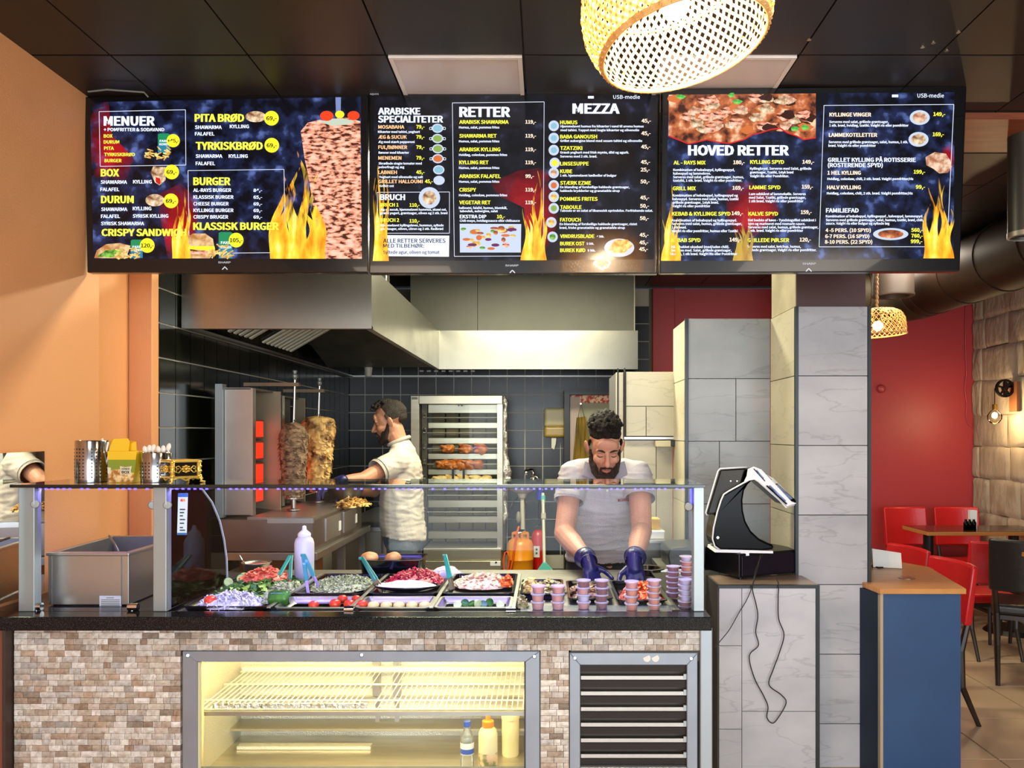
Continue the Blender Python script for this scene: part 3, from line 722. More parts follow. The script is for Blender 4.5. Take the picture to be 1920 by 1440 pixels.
# divider pane between the warm box and the salads (reflects the cook), curved rear edge
dv_ = thing('divider_pane', 'clear divider pane with curved rear edge beside the middle post', 'glass pane', (-1.12, 2.6, ZT))
xa, ta = -1.128, math.radians(1.6)
def dp(d, z): return Vector((xa+.002+(d-2.4)*math.tan(ta), d, z))
prof = [(2.40, ZT+.004), (2.80, ZT+.004), (2.795, 1.0), (2.775, 1.07), (2.74, 1.14), (2.68, 1.21), (2.60, 1.265), (2.40, 1.275)]
put('pane', MB().prism([dp(*q) for q in prof], (.001, 0, 0)), GLASS, dv_)
put('pane_edge', MB().tube([dp(*q) for q in prof[1:]], .0022, 6), mat('bright_glass_edge', '#c8d6d2', .1), dv_)
# payment notice hanging in the pane
nt_ = thing('payment_notice', 'narrow white and blue payment notice stuck inside the glass near the middle post', 'notice', tuple(P(343, 1003, 2.40)))
def np_(u, v): return P(334+u, 925+v, 2.398)
put('card', MB().prism([np_(0, 0), np_(18, 0), np_(16, 78), np_(-2, 78)], (0, .001, 0)), mat('notice_white', '#d9e6f2', .5), nt_)
put('blue_band', MB().prism([P(334, 925, 2.3975), P(352, 925, 2.3975), P(352, 932, 2.3975), P(334, 932, 2.3975)], (0, .0004, 0)).prism([P(332.5, 999, 2.3975), P(350, 999, 2.3975), P(350, 1003, 2.3975), P(332, 1003, 2.3975)], (0, .0004, 0)), mat('notice_blue', '#2466b0', .5), nt_)
put('red_mark', MB().cyl(P(341, 938, 2.3975), P(341, 938, 2.397), .0045, n=12), mat('mark_red', '#d8371f', .5), nt_)
put('orange_mark', MB().cyl(P(345.5, 938, 2.3973), P(345.5, 938, 2.3969), .0045, n=12), mat('mark_orange', '#e68a2a', .5), nt_)
mk = MB()
for i, y in enumerate((954, 960, 966, 973, 980, 988, 993)): mk.box(X(337, 2.397), X(347-(i % 3)*2, 2.397), 2.397, 2.3975, Z(y+2.4, 2.397), Z(y, 2.397))
put('print_mark', mk, mat('notice_ink', '#2d3540', .6), nt_, kind='stuff')
# ================= MENU SCREENS
M_BEZ = mat('screen_bezel', '#0a090b', 0.22, coat=.3)
M_BG = emat('screen_slate_blue', '#040510', .95, '#1c2548', nscale=17, contrast=(.42, .58), col3='#566aa8', detail=9)
M_BGG = emat('screen_slate_grey', '#0a090d', .9, '#1a1a26', nscale=14, contrast=(.42, .62), col3='#40405a', detail=9)
M_SRED = emat('screen_red_glow', '#5a060c', 1.0, '#b8101c', nscale=5, contrast=(.3, .65), detail=6)
def _soft(m):
    nt = m.node_tree; N = nt.nodes; L = nt.links; tc = N.new('ShaderNodeTexCoord'); mp = N.new('ShaderNodeMapping'); mp.inputs['Location'].default_value = (-.5, 0, -.5); mp.inputs['Scale'].default_value = (1, 0, 1)
    ln = N.new('ShaderNodeVectorMath'); ln.operation = 'LENGTH'; no = N.new('ShaderNodeTexNoise'); no.inputs['Scale'].default_value = 3.5; no.inputs['Detail'].default_value = 5
    ad = N.new('ShaderNodeMath'); ad.operation = 'MULTIPLY_ADD'; ad.inputs[1].default_value = .5; mr = N.new('ShaderNodeMapRange'); mr.inputs[1].default_value = .45; mr.inputs[2].default_value = .80; mr.inputs[3].default_value = 0; mr.inputs[4].default_value = 1
    tr = N.new('ShaderNodeBsdfTransparent'); mx = N.new('ShaderNodeMixShader'); L.new(tc.outputs['Generated'], mp.inputs[0]); L.new(mp.outputs[0], ln.inputs[0]); L.new(tc.outputs['Generated'], no.inputs[0]); L.new(no.outputs[0], ad.inputs[0]); L.new(ln.outputs['Value'], ad.inputs[2])
    L.new(ad.outputs[0], mr.inputs[0]); L.new(mr.outputs[0], mx.inputs[0]); L.new(N['Principled BSDF'].outputs[0], mx.inputs[1]); L.new(tr.outputs[0], mx.inputs[2]); L.new(mx.outputs[0], N['Material Output'].inputs[0])
_soft(M_SRED)
TW = emat('screen_text_white', '#dfe8ff', 1.25); TY = emat('screen_text_yellow', '#f2ee4a', 1.15); TP = emat('screen_text_cream', '#ffe2c8', 1.15)
TO = emat('screen_text_peach', '#ffc48f', 1.1); TK = emat('screen_text_black', '#141208', .6); TN = emat('screen_text_navy', '#1a1d4a', .8)
SY = emat('screen_badge_yellow', '#f3e62c', 1.1); SW = emat('screen_white', '#e8f0ff', 1.0)
FLM = emat('screen_flame_yellow', '#e8860f', 1.15, '#ffd23a', nscale=9, stretch=(3, 1, 1), contrast=(.35, .6), col3='#fff0a0', detail=5)
FLM2 = emat('screen_flame_pale', '#a0680f', .8, '#d8b040', nscale=9, stretch=(3, 1, 1), contrast=(.35, .6), detail=5)
MEATP = emat('screen_meat_pink', '#4a1f16', 1.05, '#e89878', nscale=38, stretch=(1, 1, 2.4), contrast=(.40, .50), col3='#ffc4ac', detail=7)
FRIES = emat('screen_fries', '#c98f35', 1.0, '#f4dc86', nscale=60, contrast=(.4, .6))
FOODM = emat('screen_food_mix', '#7a4a2a', 1.0, '#e6c8a0', nscale=45, contrast=(.38, .58), col3='#f4ece0')
FOODR = emat('screen_grill_mix', '#3f1d14', 1.0, '#c46a3c', nscale=22, contrast=(.38, .55), col3='#f2c9a0', detail=6)
FOODG = emat('screen_green_salad', '#2f6a22', 1.0, '#8fc650', nscale=50)
CAN = emat('screen_can_green', '#1f8a5a', 1.0); CANB = emat('screen_can_blue', '#2a7f9c', 1.0)
BUN = emat('screen_bun', '#b5763a', 1.0, '#e9c795', nscale=30); SRD = emat('screen_red', '#c8201c', 1.0); SHW = emat('screen_kylling', '#a86a4a', 1.0, '#f0cdb0', nscale=40)
PLATE = emat('screen_plate', '#c9d4e8', .95); PGRN = emat('screen_dip_green', '#8fae55', .9); PORG = emat('screen_dip_orange', '#d8743c', .9); PBLU = emat('screen_dip_blue', '#8fc2d6', .9)
LOGO = mat('logo_grey', '#b9bcc4', .4, emit=.35)

def _wisp(m):
    nt = m.node_tree; N = nt.nodes; L = nt.links; tc = N.new('ShaderNodeTexCoord'); mp = N.new('ShaderNodeMapping'); mp.inputs['Scale'].default_value = (22, 1, 5); no = N.new('ShaderNodeTexNoise'); no.inputs['Scale'].default_value = 1.6; no.inputs['Detail'].default_value = 3; no.inputs['Distortion'].default_value = 1.5
    sp = N.new('ShaderNodeSeparateXYZ'); mr = N.new('ShaderNodeMapRange'); mr.inputs[1].default_value = 0; mr.inputs[2].default_value = 1; mr.inputs[3].default_value = -.30; mr.inputs[4].default_value = .22
    ad = N.new('ShaderNodeMath'); ad.operation = 'ADD'; m2 = N.new('ShaderNodeMapRange'); m2.inputs[1].default_value = .40; m2.inputs[2].default_value = .62; tr = N.new('ShaderNodeBsdfTransparent'); mx = N.new('ShaderNodeMixShader')
    L.new(tc.outputs['Object'], mp.inputs[0]); L.new(mp.outputs[0], no.inputs[0]); L.new(tc.outputs['Generated'], sp.inputs[0]); L.new(sp.outputs['Z'], mr.inputs[0]); L.new(no.outputs[0], ad.inputs[0]); L.new(mr.outputs[0], ad.inputs[1]); L.new(ad.outputs[0], m2.inputs[0])
    L.new(m2.outputs[0], mx.inputs[0]); L.new(N['Principled BSDF'].outputs[0], mx.inputs[1]); L.new(tr.outputs[0], mx.inputs[2]); L.new(mx.outputs[0], N['Material Output'].inputs[0])
_wisp(FLM); _wisp(FLM2)
class Screen:
    def __init__(s, label, quad, D, tilt, su, ou, ov, nm='menu_screen'):
        """quad: outer pixel corners TL TR BR BL; D depth at mid height; (ou,ov,su) maps working coordinates to the plane"""
        s.q, s.D, s.t, s.su, s.ou, s.ov = quad, D, tilt, su, ou, ov
        c = s.pl((quad[2][0]+quad[3][0])/2, quad[2][1], .02)
        s.o = thing('menu_screen', label, 'menu screen', tuple(c), 'menu screens above the counter'); s.layer = 0
        TL, TR, BR, BL = quad; f = [s.pl(*p) for p in quad]; b = [v+Vector((0, .035, 0)) for v in f]
        put('screen_housing', MB().hexa(f+b), M_BEZ, s.o, bevel=.004)
    def pl(s, px, py, off=0): 
        D = s.D+s.t*(py-340)/340-off; return P(px, py, D)
    def uv(s, u, v, off=.001): return s.pl(s.ou+u/s.su, s.ov+v/s.su, off)
    def poly(s, name, pts, m, off=.0015, par=None, sub=False):
        return put(name, MB().prism([s.uv(u, v, off) for u, v in pts], (0, .0003, 0)), m, par or s.p)
    def ell(s, name, c, r, m, off=.002, par=None, n=24): return s.poly(name, [(c[0]+math.cos(2*PI*i/n)*r[0], c[1]+math.sin(2*PI*i/n)*r[1]) for i in range(n)], m, off, par)
    def panel(s, pts, m): s.p = put('display', MB().prism([s.uv(u, v, .0006) for u, v in pts], (0, .0005, 0)), m, s.o); return s.p
    def text(s, name, items, m, off=.003, bold=.035, par=None):
        for it in items:
            b = MB(); text_on(b, it[0], it[1], it[2], it[3], it[4] if len(it) > 4 else None, lambda u, v: s.uv(u, v, off), bold); o = put(name, b, m, par or s.p)
        return o
    def frame(s, name, pts, w=3, off=.0018, m=None):
        b = MB(); n = len(pts)
        for i in range(n): b.bar(s.uv(*pts[i], off), s.uv(*pts[(i+1) % n], off), w/s.su*s.D/F, .0003, up=(0, -1, 0))
        return put(name, b, m or SW, s.p)
    def flame(s, name, cx, y0, y1, w, sd, m=None, off=.0022, lean=0):
        """tongues of flame rising from one bed: y0 top, y1 bottom"""
        r = random.Random(sd); b = MB(); n = 14
        for k in range(6):
            x0 = cx+w*(k-2.5)*.15; top = y0+(y1-y0)*(0 if k == 2+sd % 3 else r.uniform(.12, .6)); ph = r.uniform(0, 6); L_, R_ = [], []
            for i in range(n+1):
                t = i/n; v = top+(y1-top)*t; hw = w*(.012+.19*t**1.1); sw = math.sin(t*6+ph)*w*.15*(1-t*.7)+lean*(1-t)
                L_.append((x0+sw-hw, v)); R_.append((x0+sw+hw*(.8+.2*math.sin(t*9+ph)), v))
            for i in range(n): b.face([s.uv(*L_[i], off+.0002*k), s.uv(*R_[i], off+.0002*k), s.uv(*R_[i+1], off+.0002*k), s.uv(*L_[i+1], off+.0002*k)])
        return put(name, b, m or FLM, s.p)
    def badge(s, c, r, txt, w):
        o = s.ell('price_badge', c, (r, r), SY, .0034); s_ = MB()
        text_on(s_, txt, c[0]-w/2, c[1]+r*.27, r*.52, c[0]+w/2, lambda u, v: s.uv(u, v, .0044), .03)
        put('badge_price', s_, TK, o)
    def logo(s, c, wd, cv):
        b = MB(); text_on(b, 'SHARP', c[0]-wd/2, c[1]+5, 12, c[0]+wd/2, lambda u, v: s.uv(u, v, .001), .03); put('maker_lettering', b, LOGO, s.o)
        b = MB(); u, v = cv; b.bar(s.uv(u-17, v+18, .001), s.uv(u, v, .001), .0035, .001, up=(0, -1, 0)); b.bar(s.uv(u, v, .001), s.uv(u+17, v+18, .001), .0035, .001, up=(0, -1, 0)); put('standby_chevron', b, LOGO, s.o)
    def usb(s, x0, yb, x1, ix):
        s.text('source_caption', [('USB-medie', x0, yb, 24, x1)], TW, bold=.005)
        s.poly('source_icon', [(ix, yb-18), (ix+38, yb-18), (ix+38, yb-2), (ix, yb-2)], TW)
    def fries(s, c, w, h, sd=1):
        r = random.Random(sd); b = MB()
        for k in range(26):
            a = r.uniform(-1.2, 1.2); L_ = w*.24; x = c[0]+r.uniform(-.4, .4)*w*(1); y = c[1]+h*.35-abs(r.gauss(0, .3))*h
            dx, dy = math.cos(a)*L_/2, math.sin(a)*L_/2*.7
            b.bar(s.uv(x-dx, y-dy, .003+.00005*k), s.uv(x+dx, y+dy, .003+.00005*k), w*.045/s.su*s.D/F, .0002, up=(0, -1, 0))
        return put('fries_picture', b, FRIES, s.p)
    def can(s, x, y0, y1, w):
        o = s.poly('can_picture', [(x, y0+6), (x+w*.15, y0), (x+w*.85, y0), (x+w, y0+6), (x+w, (y0+y1)/2), (x, (y0+y1)/2)], CAN, .0024)
        s.poly('can_lower', [(x, (y0+y1)/2), (x+w, (y0+y1)/2), (x+w, y1), (x, y1)], CANB, .0024, o)
        b = MB()
        text_on(b, 'FAXE', x+w*.15, y0+(y1-y0)*.45, w*.18, x+w*.85, lambda u, v: s.uv(u, v, .0029), .03)
        text_on(b, 'KONDI', x+w*.12, y0+(y1-y0)*.62, w*.18, x+w*.9, lambda u, v: s.uv(u, v, .0029), .03); put('can_lettering', b, TW, o)

# --- left screen
S = Screen('leftmost wide menu screen with kebab spit picture', [(157, 181), (690, 172), (690, 511), (163, 511)], 2.875, -.02, 3.491, 150, 160)
S.panel([(65, 110), (1838, 75), (1845, 1135), (88, 1135)], M_BG)
S.poly('red_glow', [(68, 112), (185, 110), (210, 330), (380, 500), (300, 620), (75, 620)], M_SRED, .0008)
S.poly('red_glow', [(500, 720), (660, 640), (790, 780), (745, 1000), (700, 1133), (575, 1133)], M_SRED, .0008)
S.frame('menu_border', [(125, 172), (690, 160), (693, 522), (132, 530)])
S.frame('menu_border', [(707, 558), (1335, 550), (1345, 1095), (715, 1100)])
S.text('menu_heading', [('MENUER', 155, 262, 58, 490)], TW, bold=.045)
S.text('menu_heading', [('PITA BRØD', 750, 237, 48, 1075), ('TYRKISKBRØD', 757, 420, 48, 1197)], TY, bold=.045)
S.text('menu_heading', [('BOX', 135, 595, 46, 257), ('DURUM', 137, 770, 46, 352), ('CRISPY SANDWICH', 140, 985, 44, 697)], TY, bold=.045)
S.text('menu_heading', [('BURGER', 741, 652, 48, 985), ('KLASSISK BURGER', 740, 945, 46, 1302)], TY, bold=.045)
S.text('menu_line', [('+ POMFRITTER & SODAVAND', 155, 300, 21, 552)], TW, bold=.03)
S.text('menu_line', [('BOX', 155, 342, 21, 213), ('DURUM', 155, 381, 21, 257), ('PITA', 157, 422, 21, 222), ('TYRKISKBRØD', 158, 463, 21, 360), ('BURGER', 160, 503, 21, 272)], TY, bold=.03)
S.text('menu_line', [('SHAWARMA', 135, 644, 22, 308), ('KYLLING', 347, 642, 22, 470), ('FALAFEL', 133, 692, 22, 257), ('SHAWARMA', 138, 822, 22, 310), ('KYLLING', 345, 817, 22, 467),
    ('FALAFEL', 137, 868, 22, 262), ('SYRISK KYLLING', 345, 866, 22, 578), ('SYRISK SHAWARMA', 137, 915, 22, 420)], TW, bold=.03)
S.text('menu_line', [('SHAWARMA', 752, 285, 22, 928), ('KYLLING', 980, 280, 22, 1106), ('FALAFEL', 752, 328, 22, 880), ('SHAWARMA', 757, 474, 22, 932), ('KYLLING', 973, 474, 22, 1098), ('FALAFEL', 757, 522, 22, 884)], TW, bold=.03)
S.text('menu_line', [('AL-RAYS BURGER', 741, 697, 22, 990), ('KLASSISK BURGER', 742, 742, 22, 1005), ('CHEESE BURGER', 742, 786, 22, 973), ('KYLLINGE BURGER', 742, 829, 22, 1005), ('CRISPY BRUGER', 742, 872, 22, 970)]
    + [(t, 1135, y, 20, 1192) for t, y in (('84,-', 697), ('65,-', 742), ('69,-', 786), ('69,-', 829), ('69,-', 872))], TW, bold=.03)
S.flame('flame_picture', 1430, 430, 1135, 330, 4); S.flame('flame_picture', 665, 645, 1133, 110, 7)
sp_ = S.poly('kebab_picture', [(1445, 300), (1490, 245), (1570, 225), (1640, 240), (1700, 205), (1760, 215), (1835, 235), (1845, 1135), (1560, 1135), (1545, 940), (1520, 760), (1500, 620), (1470, 480)], MEATP, .0026)
S.poly('kebab_cap', [(1570, 238), (1640, 218), (1740, 218), (1800, 240), (1740, 258), (1640, 262)], emat('screen_kebab_cap', '#c9d6c0', .9), .003, sp_)
S.poly('spit_rod', [(1672, 78), (1708, 78), (1706, 200), (1676, 200)], emat('screen_rod', '#7f8ec4', .9), .003, sp_)
for c, r in (((1615, 200), 44), ((1790, 198), 40)): S.ell('tomato_picture', c, (r, r*.75), emat('screen_tomato', '#e0401c', 1.1), .0034, sp_)
S.ell('pepper_picture', (1700, 190), (30, 24), SY, .0034, sp_)
S.ell('food_picture', (1150, 205), (68, 36), FOODM); S.can(510, 315, 440, 78); S.fries((508, 440), 180, 110, 3)
bx = S.poly('box_picture', [(462, 570), (480, 530), (560, 535), (560, 620), (520, 655), (490, 635)], FOODM); S.poly('box_side', [(495, 600), (525, 610), (522, 650), (495, 632)], SRD, .0022, bx)
S.ell('food_picture', (490, 752), (62, 40), FOODM)
S.can(332, 1010, 1130, 78)
sw_ = S.poly('sandwich_picture', [(93, 1130), (110, 1080), (170, 1040), (260, 1032), (330, 1050), (300, 1133)], BUN); S.poly('salad_picture', [(110, 1120), (170, 1080), (270, 1070), (280, 1100), (200, 1128)], FOODG, .0022, sw_); S.fries((310, 1100), 190, 80, 5)
S.can(908, 960, 1133, 90); bg = S.poly('burger_picture', [(682, 1055), (690, 1000), (740, 970), (820, 970), (870, 1005), (878, 1055)], BUN, .0026)
S.poly('burger_filling', [(678, 1052), (880, 1052), (884, 1075), (780, 1095), (676, 1080)], SY, .0027, bg); S.poly('burger_patty', [(685, 1070), (880, 1085), (870, 1108), (690, 1104)], MEATP, .0029, bg); S.poly('burger_base', [(690, 1104), (870, 1104), (850, 1132), (700, 1132)], BUN, .0027, bg); S.fries((910, 1090), 200, 110, 8)
for c, r, t, w_ in (((1253, 215), 48, '69,-', 68), ((1255, 392), 48, '69,-', 68), ((610, 362), 43, '+45,-', 78), ((600, 567), 48, '69,-', 68), ((595, 756), 48, '69,-', 68), ((440, 1048), 48, '120,-', 84), ((1022, 1013), 48, '105,-', 84)): S.badge(c, r, t, w_)
S.logo((945, 1160), 84, (948, 1188))

# --- middle screen
S = Screen('middle wide menu screen listing arabic specialities and mezza', [(692, 171), (1238, 168), (1233, 513), (692, 513)], 2.86, -.02, 3.491, 690, 160)
S.panel([(40, 75), (1888, 62), (1872, 1140), (35, 1150)], M_BGG)
S.poly('red_glow', [(800, 640), (980, 560), (1120, 540), (1250, 620), (1240, 900), (1190, 1143), (1060, 1143), (1020, 800), (850, 720)], M_SRED, .0008)
S.flame('flame_picture', 1090, 560, 1145, 150, 5); S.flame('flame_picture', 85, 440, 1150, 95, 3)
S.frame('menu_border', [(552, 115), (1153, 108), (1147, 1117), (565, 1119)]); S.frame('menu_border', [(60, 700), (533, 698), (533, 968), (68, 968)])
nb_ = S.poly('notice_box', [(84, 980), (532, 984), (530, 1122), (84, 1118)], SW, .0026)
b = MB()
for t, x, y, c, x1 in (('ALLE RETTER SERVERES', 99, 1030, 26, 507), ('MED TILBEHØR:', 99, 1062, 24, 366), ('Syltede agur, oliven og tomat', 99, 1102, 20, 468)): text_on(b, t, x, y, c, x1, lambda u, v: S.uv(u, v, .0036), .02)
put('notice_text', b, TN, nb_)
S.text('menu_heading', [('ARABISKE', 65, 190, 42, 343), ('SPECIALITETER', 65, 242, 42, 492)], TW, bold=.045)
S.text('menu_heading', [('RETTER', 597, 205, 62, 932)], TW, bold=.05); S.text('menu_heading', [('MEZZA', 1338, 183, 62, 1648)], TW, bold=.05); S.text('menu_heading', [('BRUCH', 78, 750, 36, 243)], TW, bold=.045)
A1 = (('MOSABAHA', 283, 238, '79,-'), ('ÆG & SUCUK', 349, 254, '79,-'), ('FUL/BØNNER', 416, 257, '79,-'), ('MENEMEN', 486, 219, '79,-'), ('LABNEH', 580, 190, '45,-'), ('GRILLET HALLOUMI', 640, 358, '45,-'))
S.text('menu_line', [(t, 67, y, 22, x) for t, y, x, p in A1], TO, bold=.035)
S.text('menu_price', [(p, 372 if 'GRILLET' in t else 315, y-1, 22, 424 if 'GRILLET' in t else 370) for t, y, x, p in A1]+[('110,-', 271, 794, 22, 338), ('110,-', 271, 898, 22, 338), ('10,-', 843, 870, 22, 897)], TY, bold=.035)
S.text('menu_line', [('BRUCH 1', 80, 793, 22, 200), ('BRUCH 2', 82, 893, 22, 204)], TY, bold=.035)
S.text('menu_description', [('Kikærter med tahini, yoghurt', 65, 311, 14, 340), ('Æg med stærk pepperoni', 67, 377, 14, 305), ('Bønner med kikærter', 69, 447, 14, 269), ('Skrællede stegte tomater med', 69, 518, 14, 352), ('peberfrugt og æg', 69, 542, 14, 238),
    ('Yoghurt med olivenolie og salt', 72, 607, 14, 360), ('Grillet ost', 75, 665, 14, 170), ('Æg og sucuk, hjemmelavet hummus, akawi ost,', 80, 820, 14, 515), ('græsk yogert, grøntsager, oliven og 2 stk. brød', 80, 843, 14, 520),
    ('Hjemmelavet kyllingelever, hummus, syltede', 82, 923, 14, 495), ('grøntsager, oliven, citron og 2 stk. fladbrød', 82, 946, 14, 492)], TW, bold=.03)
A2 = (('ARABISK SHAWARMA', 251, 921, '119,-', 'Humus, salat, pommes frites'), ('SHAWARMA RET', 342, 842, '119,-', 'Humus, salat, pommes frites'), ('ARABISK KYLLING', 431, 866, '119,-', 'Hvidløg, coleslaw, pommes frites'),
    ('KYLLING RET', 516, 789, '119,-', 'Humus, salat, pommes frites'), ('ARABISK FALAFEL', 606, 869, '99,-', 'Humus, salat, pommes frites'), ('CRISPY', 695, 708, '119,-', 'Hvidløg, coleslaw, pommes frites'), ('VEGETAR RET', 778, 802, '119,-', 'halloumi, falafel, humus, blomkål,'))
S.text('menu_line', [(t, 597, y, 23, x) for t, y, x, p, d in A2], TY, bold=.035)
S.text('menu_price', [(p, 1030, y-1, 22, 1100 if len(p) > 4 else 1086) for t, y, x, p, d in A2], TP, bold=.035)
S.text('menu_line', [('EKSTRA DIP', 600, 870, 22, 775)], TW, bold=.035)
S.text('menu_description', [(d, 595, y+31, 14, 860 if len(d) < 30 else 911) for t, y, x, p, d in A2]+[('tabouleh, aubergine, salat', 600, 830, 14, 850), ('Chili mayo, hvidløgssauce eller chilisauce', 600, 893, 14, 994)], TW, bold=.03)
A3 = (('HUMUS', 254, 1371, '45,-', 243), ('BABA GANOUSH', 347, 1500, '45,-', 325), ('TZATZIKI', 422, 1403, '45,-', 413), ('LINSESUPPE', 524, 1445, '45,-', 513), ('KUBE', 574, 1337, '25,-', 563), ('STÆRK EZME', 650, 1460, '50,-', 641), ('POMMES FRITES', 755, 1503, '45,-', 746), ('TABOULE', 809, 1398, '50,-', 800),
    ('FATOUCH', 891, 1393, '50,-', 881), ('VINDRUSBLADE', 999, 1482, '45,-', 990), ('BUREK OST', 1047, 1418, '45,-', 1040), ('BUREK KØD', 1091, 1423, '45,-', 1083))
S.text('menu_line', [(t, 1257, y, 23, x) for t, y, x, p, q in A3], TY, bold=.035)
S.text('menu_price', [(p, 1790-(i*1.4), q, 23, 1852-(i*1.8)) for i, (t, y, x, p, q) in enumerate(A3)], TP, bold=.035)
S.text('menu_description', [('Hjemmelavet humus fra kikærter i vand til aroma humus', 1260, 275, 14, 1805), ('med tahini. Toppet med kogte kikærter og olivenolie', 1260, 300, 14, 1775), ('Grillet aubergine blend med sesam tahini og olivenolie', 1258, 370, 14, 1795),
    ('Græsk yoghurt med frisk mynte, dild og agurk.', 1257, 446, 14, 1708), ('Serveres med 2 stk. brød.', 1257, 472, 14, 1500), ('1 stk. hjemmelavet kødboller af bulgur', 1257, 597, 14, 1627), ('En blanding af forskellige hakkede grøntsager,', 1257, 673, 14, 1712),
    ('hakkede krydderier og granatæble sirup', 1257, 697, 14, 1648), ('Taboule er en salat af libanesisk oprindelse. Forfriskende salat.', 1256, 827, 14, 1865), ('En blanding af forskellige hakkede grøntsager, ristet', 1254, 915, 14, 1762), ('brød, friske granatæble og granatæble sirup', 1254, 939, 14, 1682), ('4 Stk.', 1496, 996, 13, 1546), ('5 Stk.', 1430, 1043, 13, 1480), ('5 Stk.', 1437, 1087, 13, 1488)], TW, bold=.03)
for k, (c, m) in enumerate((((455, 281), PBLU), ((455, 348), PGRN), ((457, 415), PGRN), ((457, 480), PORG), ((463, 553), PBLU), ((465, 622), PLATE))):
    o = S.ell('dish_picture', c, (37, 30), PLATE); S.ell('dish_filling', c, (29, 22), m, .0026, o)
    if k < 4:
        for s_ in (-1, 1): S.frame('dish_handle', [(c[0]+s_*38, c[1]-8), (c[0]+s_*52, c[1]-5), (c[0]+s_*52, c[1]+8), (c[0]+s_*38, c[1]+9)], 3)
o = S.ell('dish_picture', (402, 736), (70, 70), PLATE, .0026); S.ell('dish_filling', (402, 736), (45, 45), FOODM, .003, o)
for c, m in (((1216, 265), PBLU), ((1216, 345), PBLU), ((1216, 424), PBLU), ((1222, 508), SY), ((1216, 573), SHW), ((1216, 655), PORG), ((1216, 730), FRIES), ((1216, 805), PGRN), ((1200, 897), FRIES), ((1208, 992), FOODG)):
    o = S.ell('dish_picture', c, (34, 35), PLATE); S.ell('dish_filling', c, (20, 20), m, .0026, o)
o = S.ell('dish_picture', (1645, 1063), (98, 60), PLATE); S.poly('burek_picture', [(1570, 1070), (1620, 1010), (1700, 1010), (1732, 1050), (1680, 1095), (1600, 1100)], FRIES, .0026, o)
o = S.poly('platter_picture', [(600, 906), (1003, 908), (1000, 1094), (602, 1094)], PLATE)
r_ = random.Random(9)
for k in range(34): S.ell('platter_food', (r_.uniform(625, 980), r_.uniform(925, 1075)), (r_.uniform(14, 34), r_.uniform(8, 18)), r_.choice([FRIES, FOODG, FOODM, MEATP, PORG, PLATE, FOODR, emat('screen_beet', '#6a2458', 1)]), .0026+.00004*k, o, 10)
S.usb(1605, 88, 1780, 1440); S.logo((942, 1180), 88, (945, 1210))
S.text('model_caption', [('AQUOS', 12, 62, 10, 70)], LOGO, bold=.0)

# --- right screen
S = Screen('rightmost wide menu screen with grilled meat picture', [(1241, 166), (1813, 160), (1800, 509), (1237, 512)], 2.80, -.02, 3.254, 1230, 150)
S.panel([(78, 88), (1822, 75), (1815, 1088), (55, 1105)], M_BG)
S.poly('red_glow', [(420, 640), (560, 620), (720, 690), (760, 800), (600, 960), (520, 960), (440, 900)], M_SRED, .0008)
S.poly('red_glow', [(1740, 420), (1820, 380), (1820, 560), (1780, 560)], M_SRED, .0008)
S.flame('flame_picture', 95, 600, 1103, 105, 6); S.flame('flame_picture', 535, 740, 1103, 110, 5, FLM2); S.flame('flame_picture', 1725, 560, 1088, 175, 9)
g = S.poly('grill_picture', [(78, 90), (975, 82), (975, 350), (900, 362), (860, 340), (800, 320), (760, 292), (700, 300), (640, 320), (590, 330), (540, 360), (450, 385), (380, 378), (310, 362), (200, 388), (130, 360), (76, 340)], FOODR, .0014)
r_ = random.Random(4)
for k in range(46):
    x, y = r_.uniform(110, 940), r_.uniform(105, 310)
    m = r_.choice([MEATP, FOODR, FOODM, SHW, PORG, emat('screen_char', '#3a1c12', 1), MEATP, SHW])
    S.poly('meat_picture', [(x+math.cos(i*PI/5)*r_.uniform(30, 62), y+math.sin(i*PI/5)*r_.uniform(18, 34)) for i in range(10)], m, .0016+.00003*k, g)
for x, y in ((150, 100), (460, 92), (850, 300), (910, 290), (500, 130)): S.poly('herb_picture', [(x+math.cos(i*PI/4)*r_.uniform(14, 38), y+math.sin(i*PI/4)*r_.uniform(8, 20)) for i in range(8)], emat('screen_herb', '#2fa03a', 1, '#7fd060', nscale=60), .0034, g)
tr = [(78, 342), (130, 362), (200, 390), (310, 364), (380, 380), (450, 387), (540, 362), (590, 332), (640, 322), (700, 302), (760, 294), (800, 322), (860, 342), (900, 364), (975, 352)]
b = MB()
for p, q in zip(tr, tr[1:]): b.bar(S.uv(*p, .0036), S.uv(*q, .0036), .0042, .0003, up=(0, -1, 0))
put('torn_edge', b, SRD, g)
S.frame('menu_border', [(1025, 155), (1817, 149), (1776, 1017), (995, 1018)])
S.text('menu_heading', [('HOVED RETTER', 195, 458, 58, 812)], TW, bold=.05)
S.text('menu_heading', [('GRILLET KYLLING PÅ ROTISSERIE', 1048, 499, 24, 1585), ('(ROSTERENDE SPYD)', 1048, 531, 24, 1384), ('FAMILIEFAD', 1037, 808, 25, 1237)], TW, bold=.035)
B1 = (('AL - RAYS MIX', 107, 515, 303), ('KYLLING SPYD', 574, 511, 782), ('GRILL MIX', 102, 672, 243), ('LAMME SPYD', 569, 666, 760), ('KEBAB & KYLLINGE SPYD', 97, 827, 455), ('KALVE SPYD', 563, 827, 745), ('KEBAB SPYD', 94, 988, 272), ('GRILLEDE PØLSER', 558, 988, 813))
S.text('menu_line', [(t, x, y, 22, x1) for t, x, y, x1 in B1], TY, bold=.035)
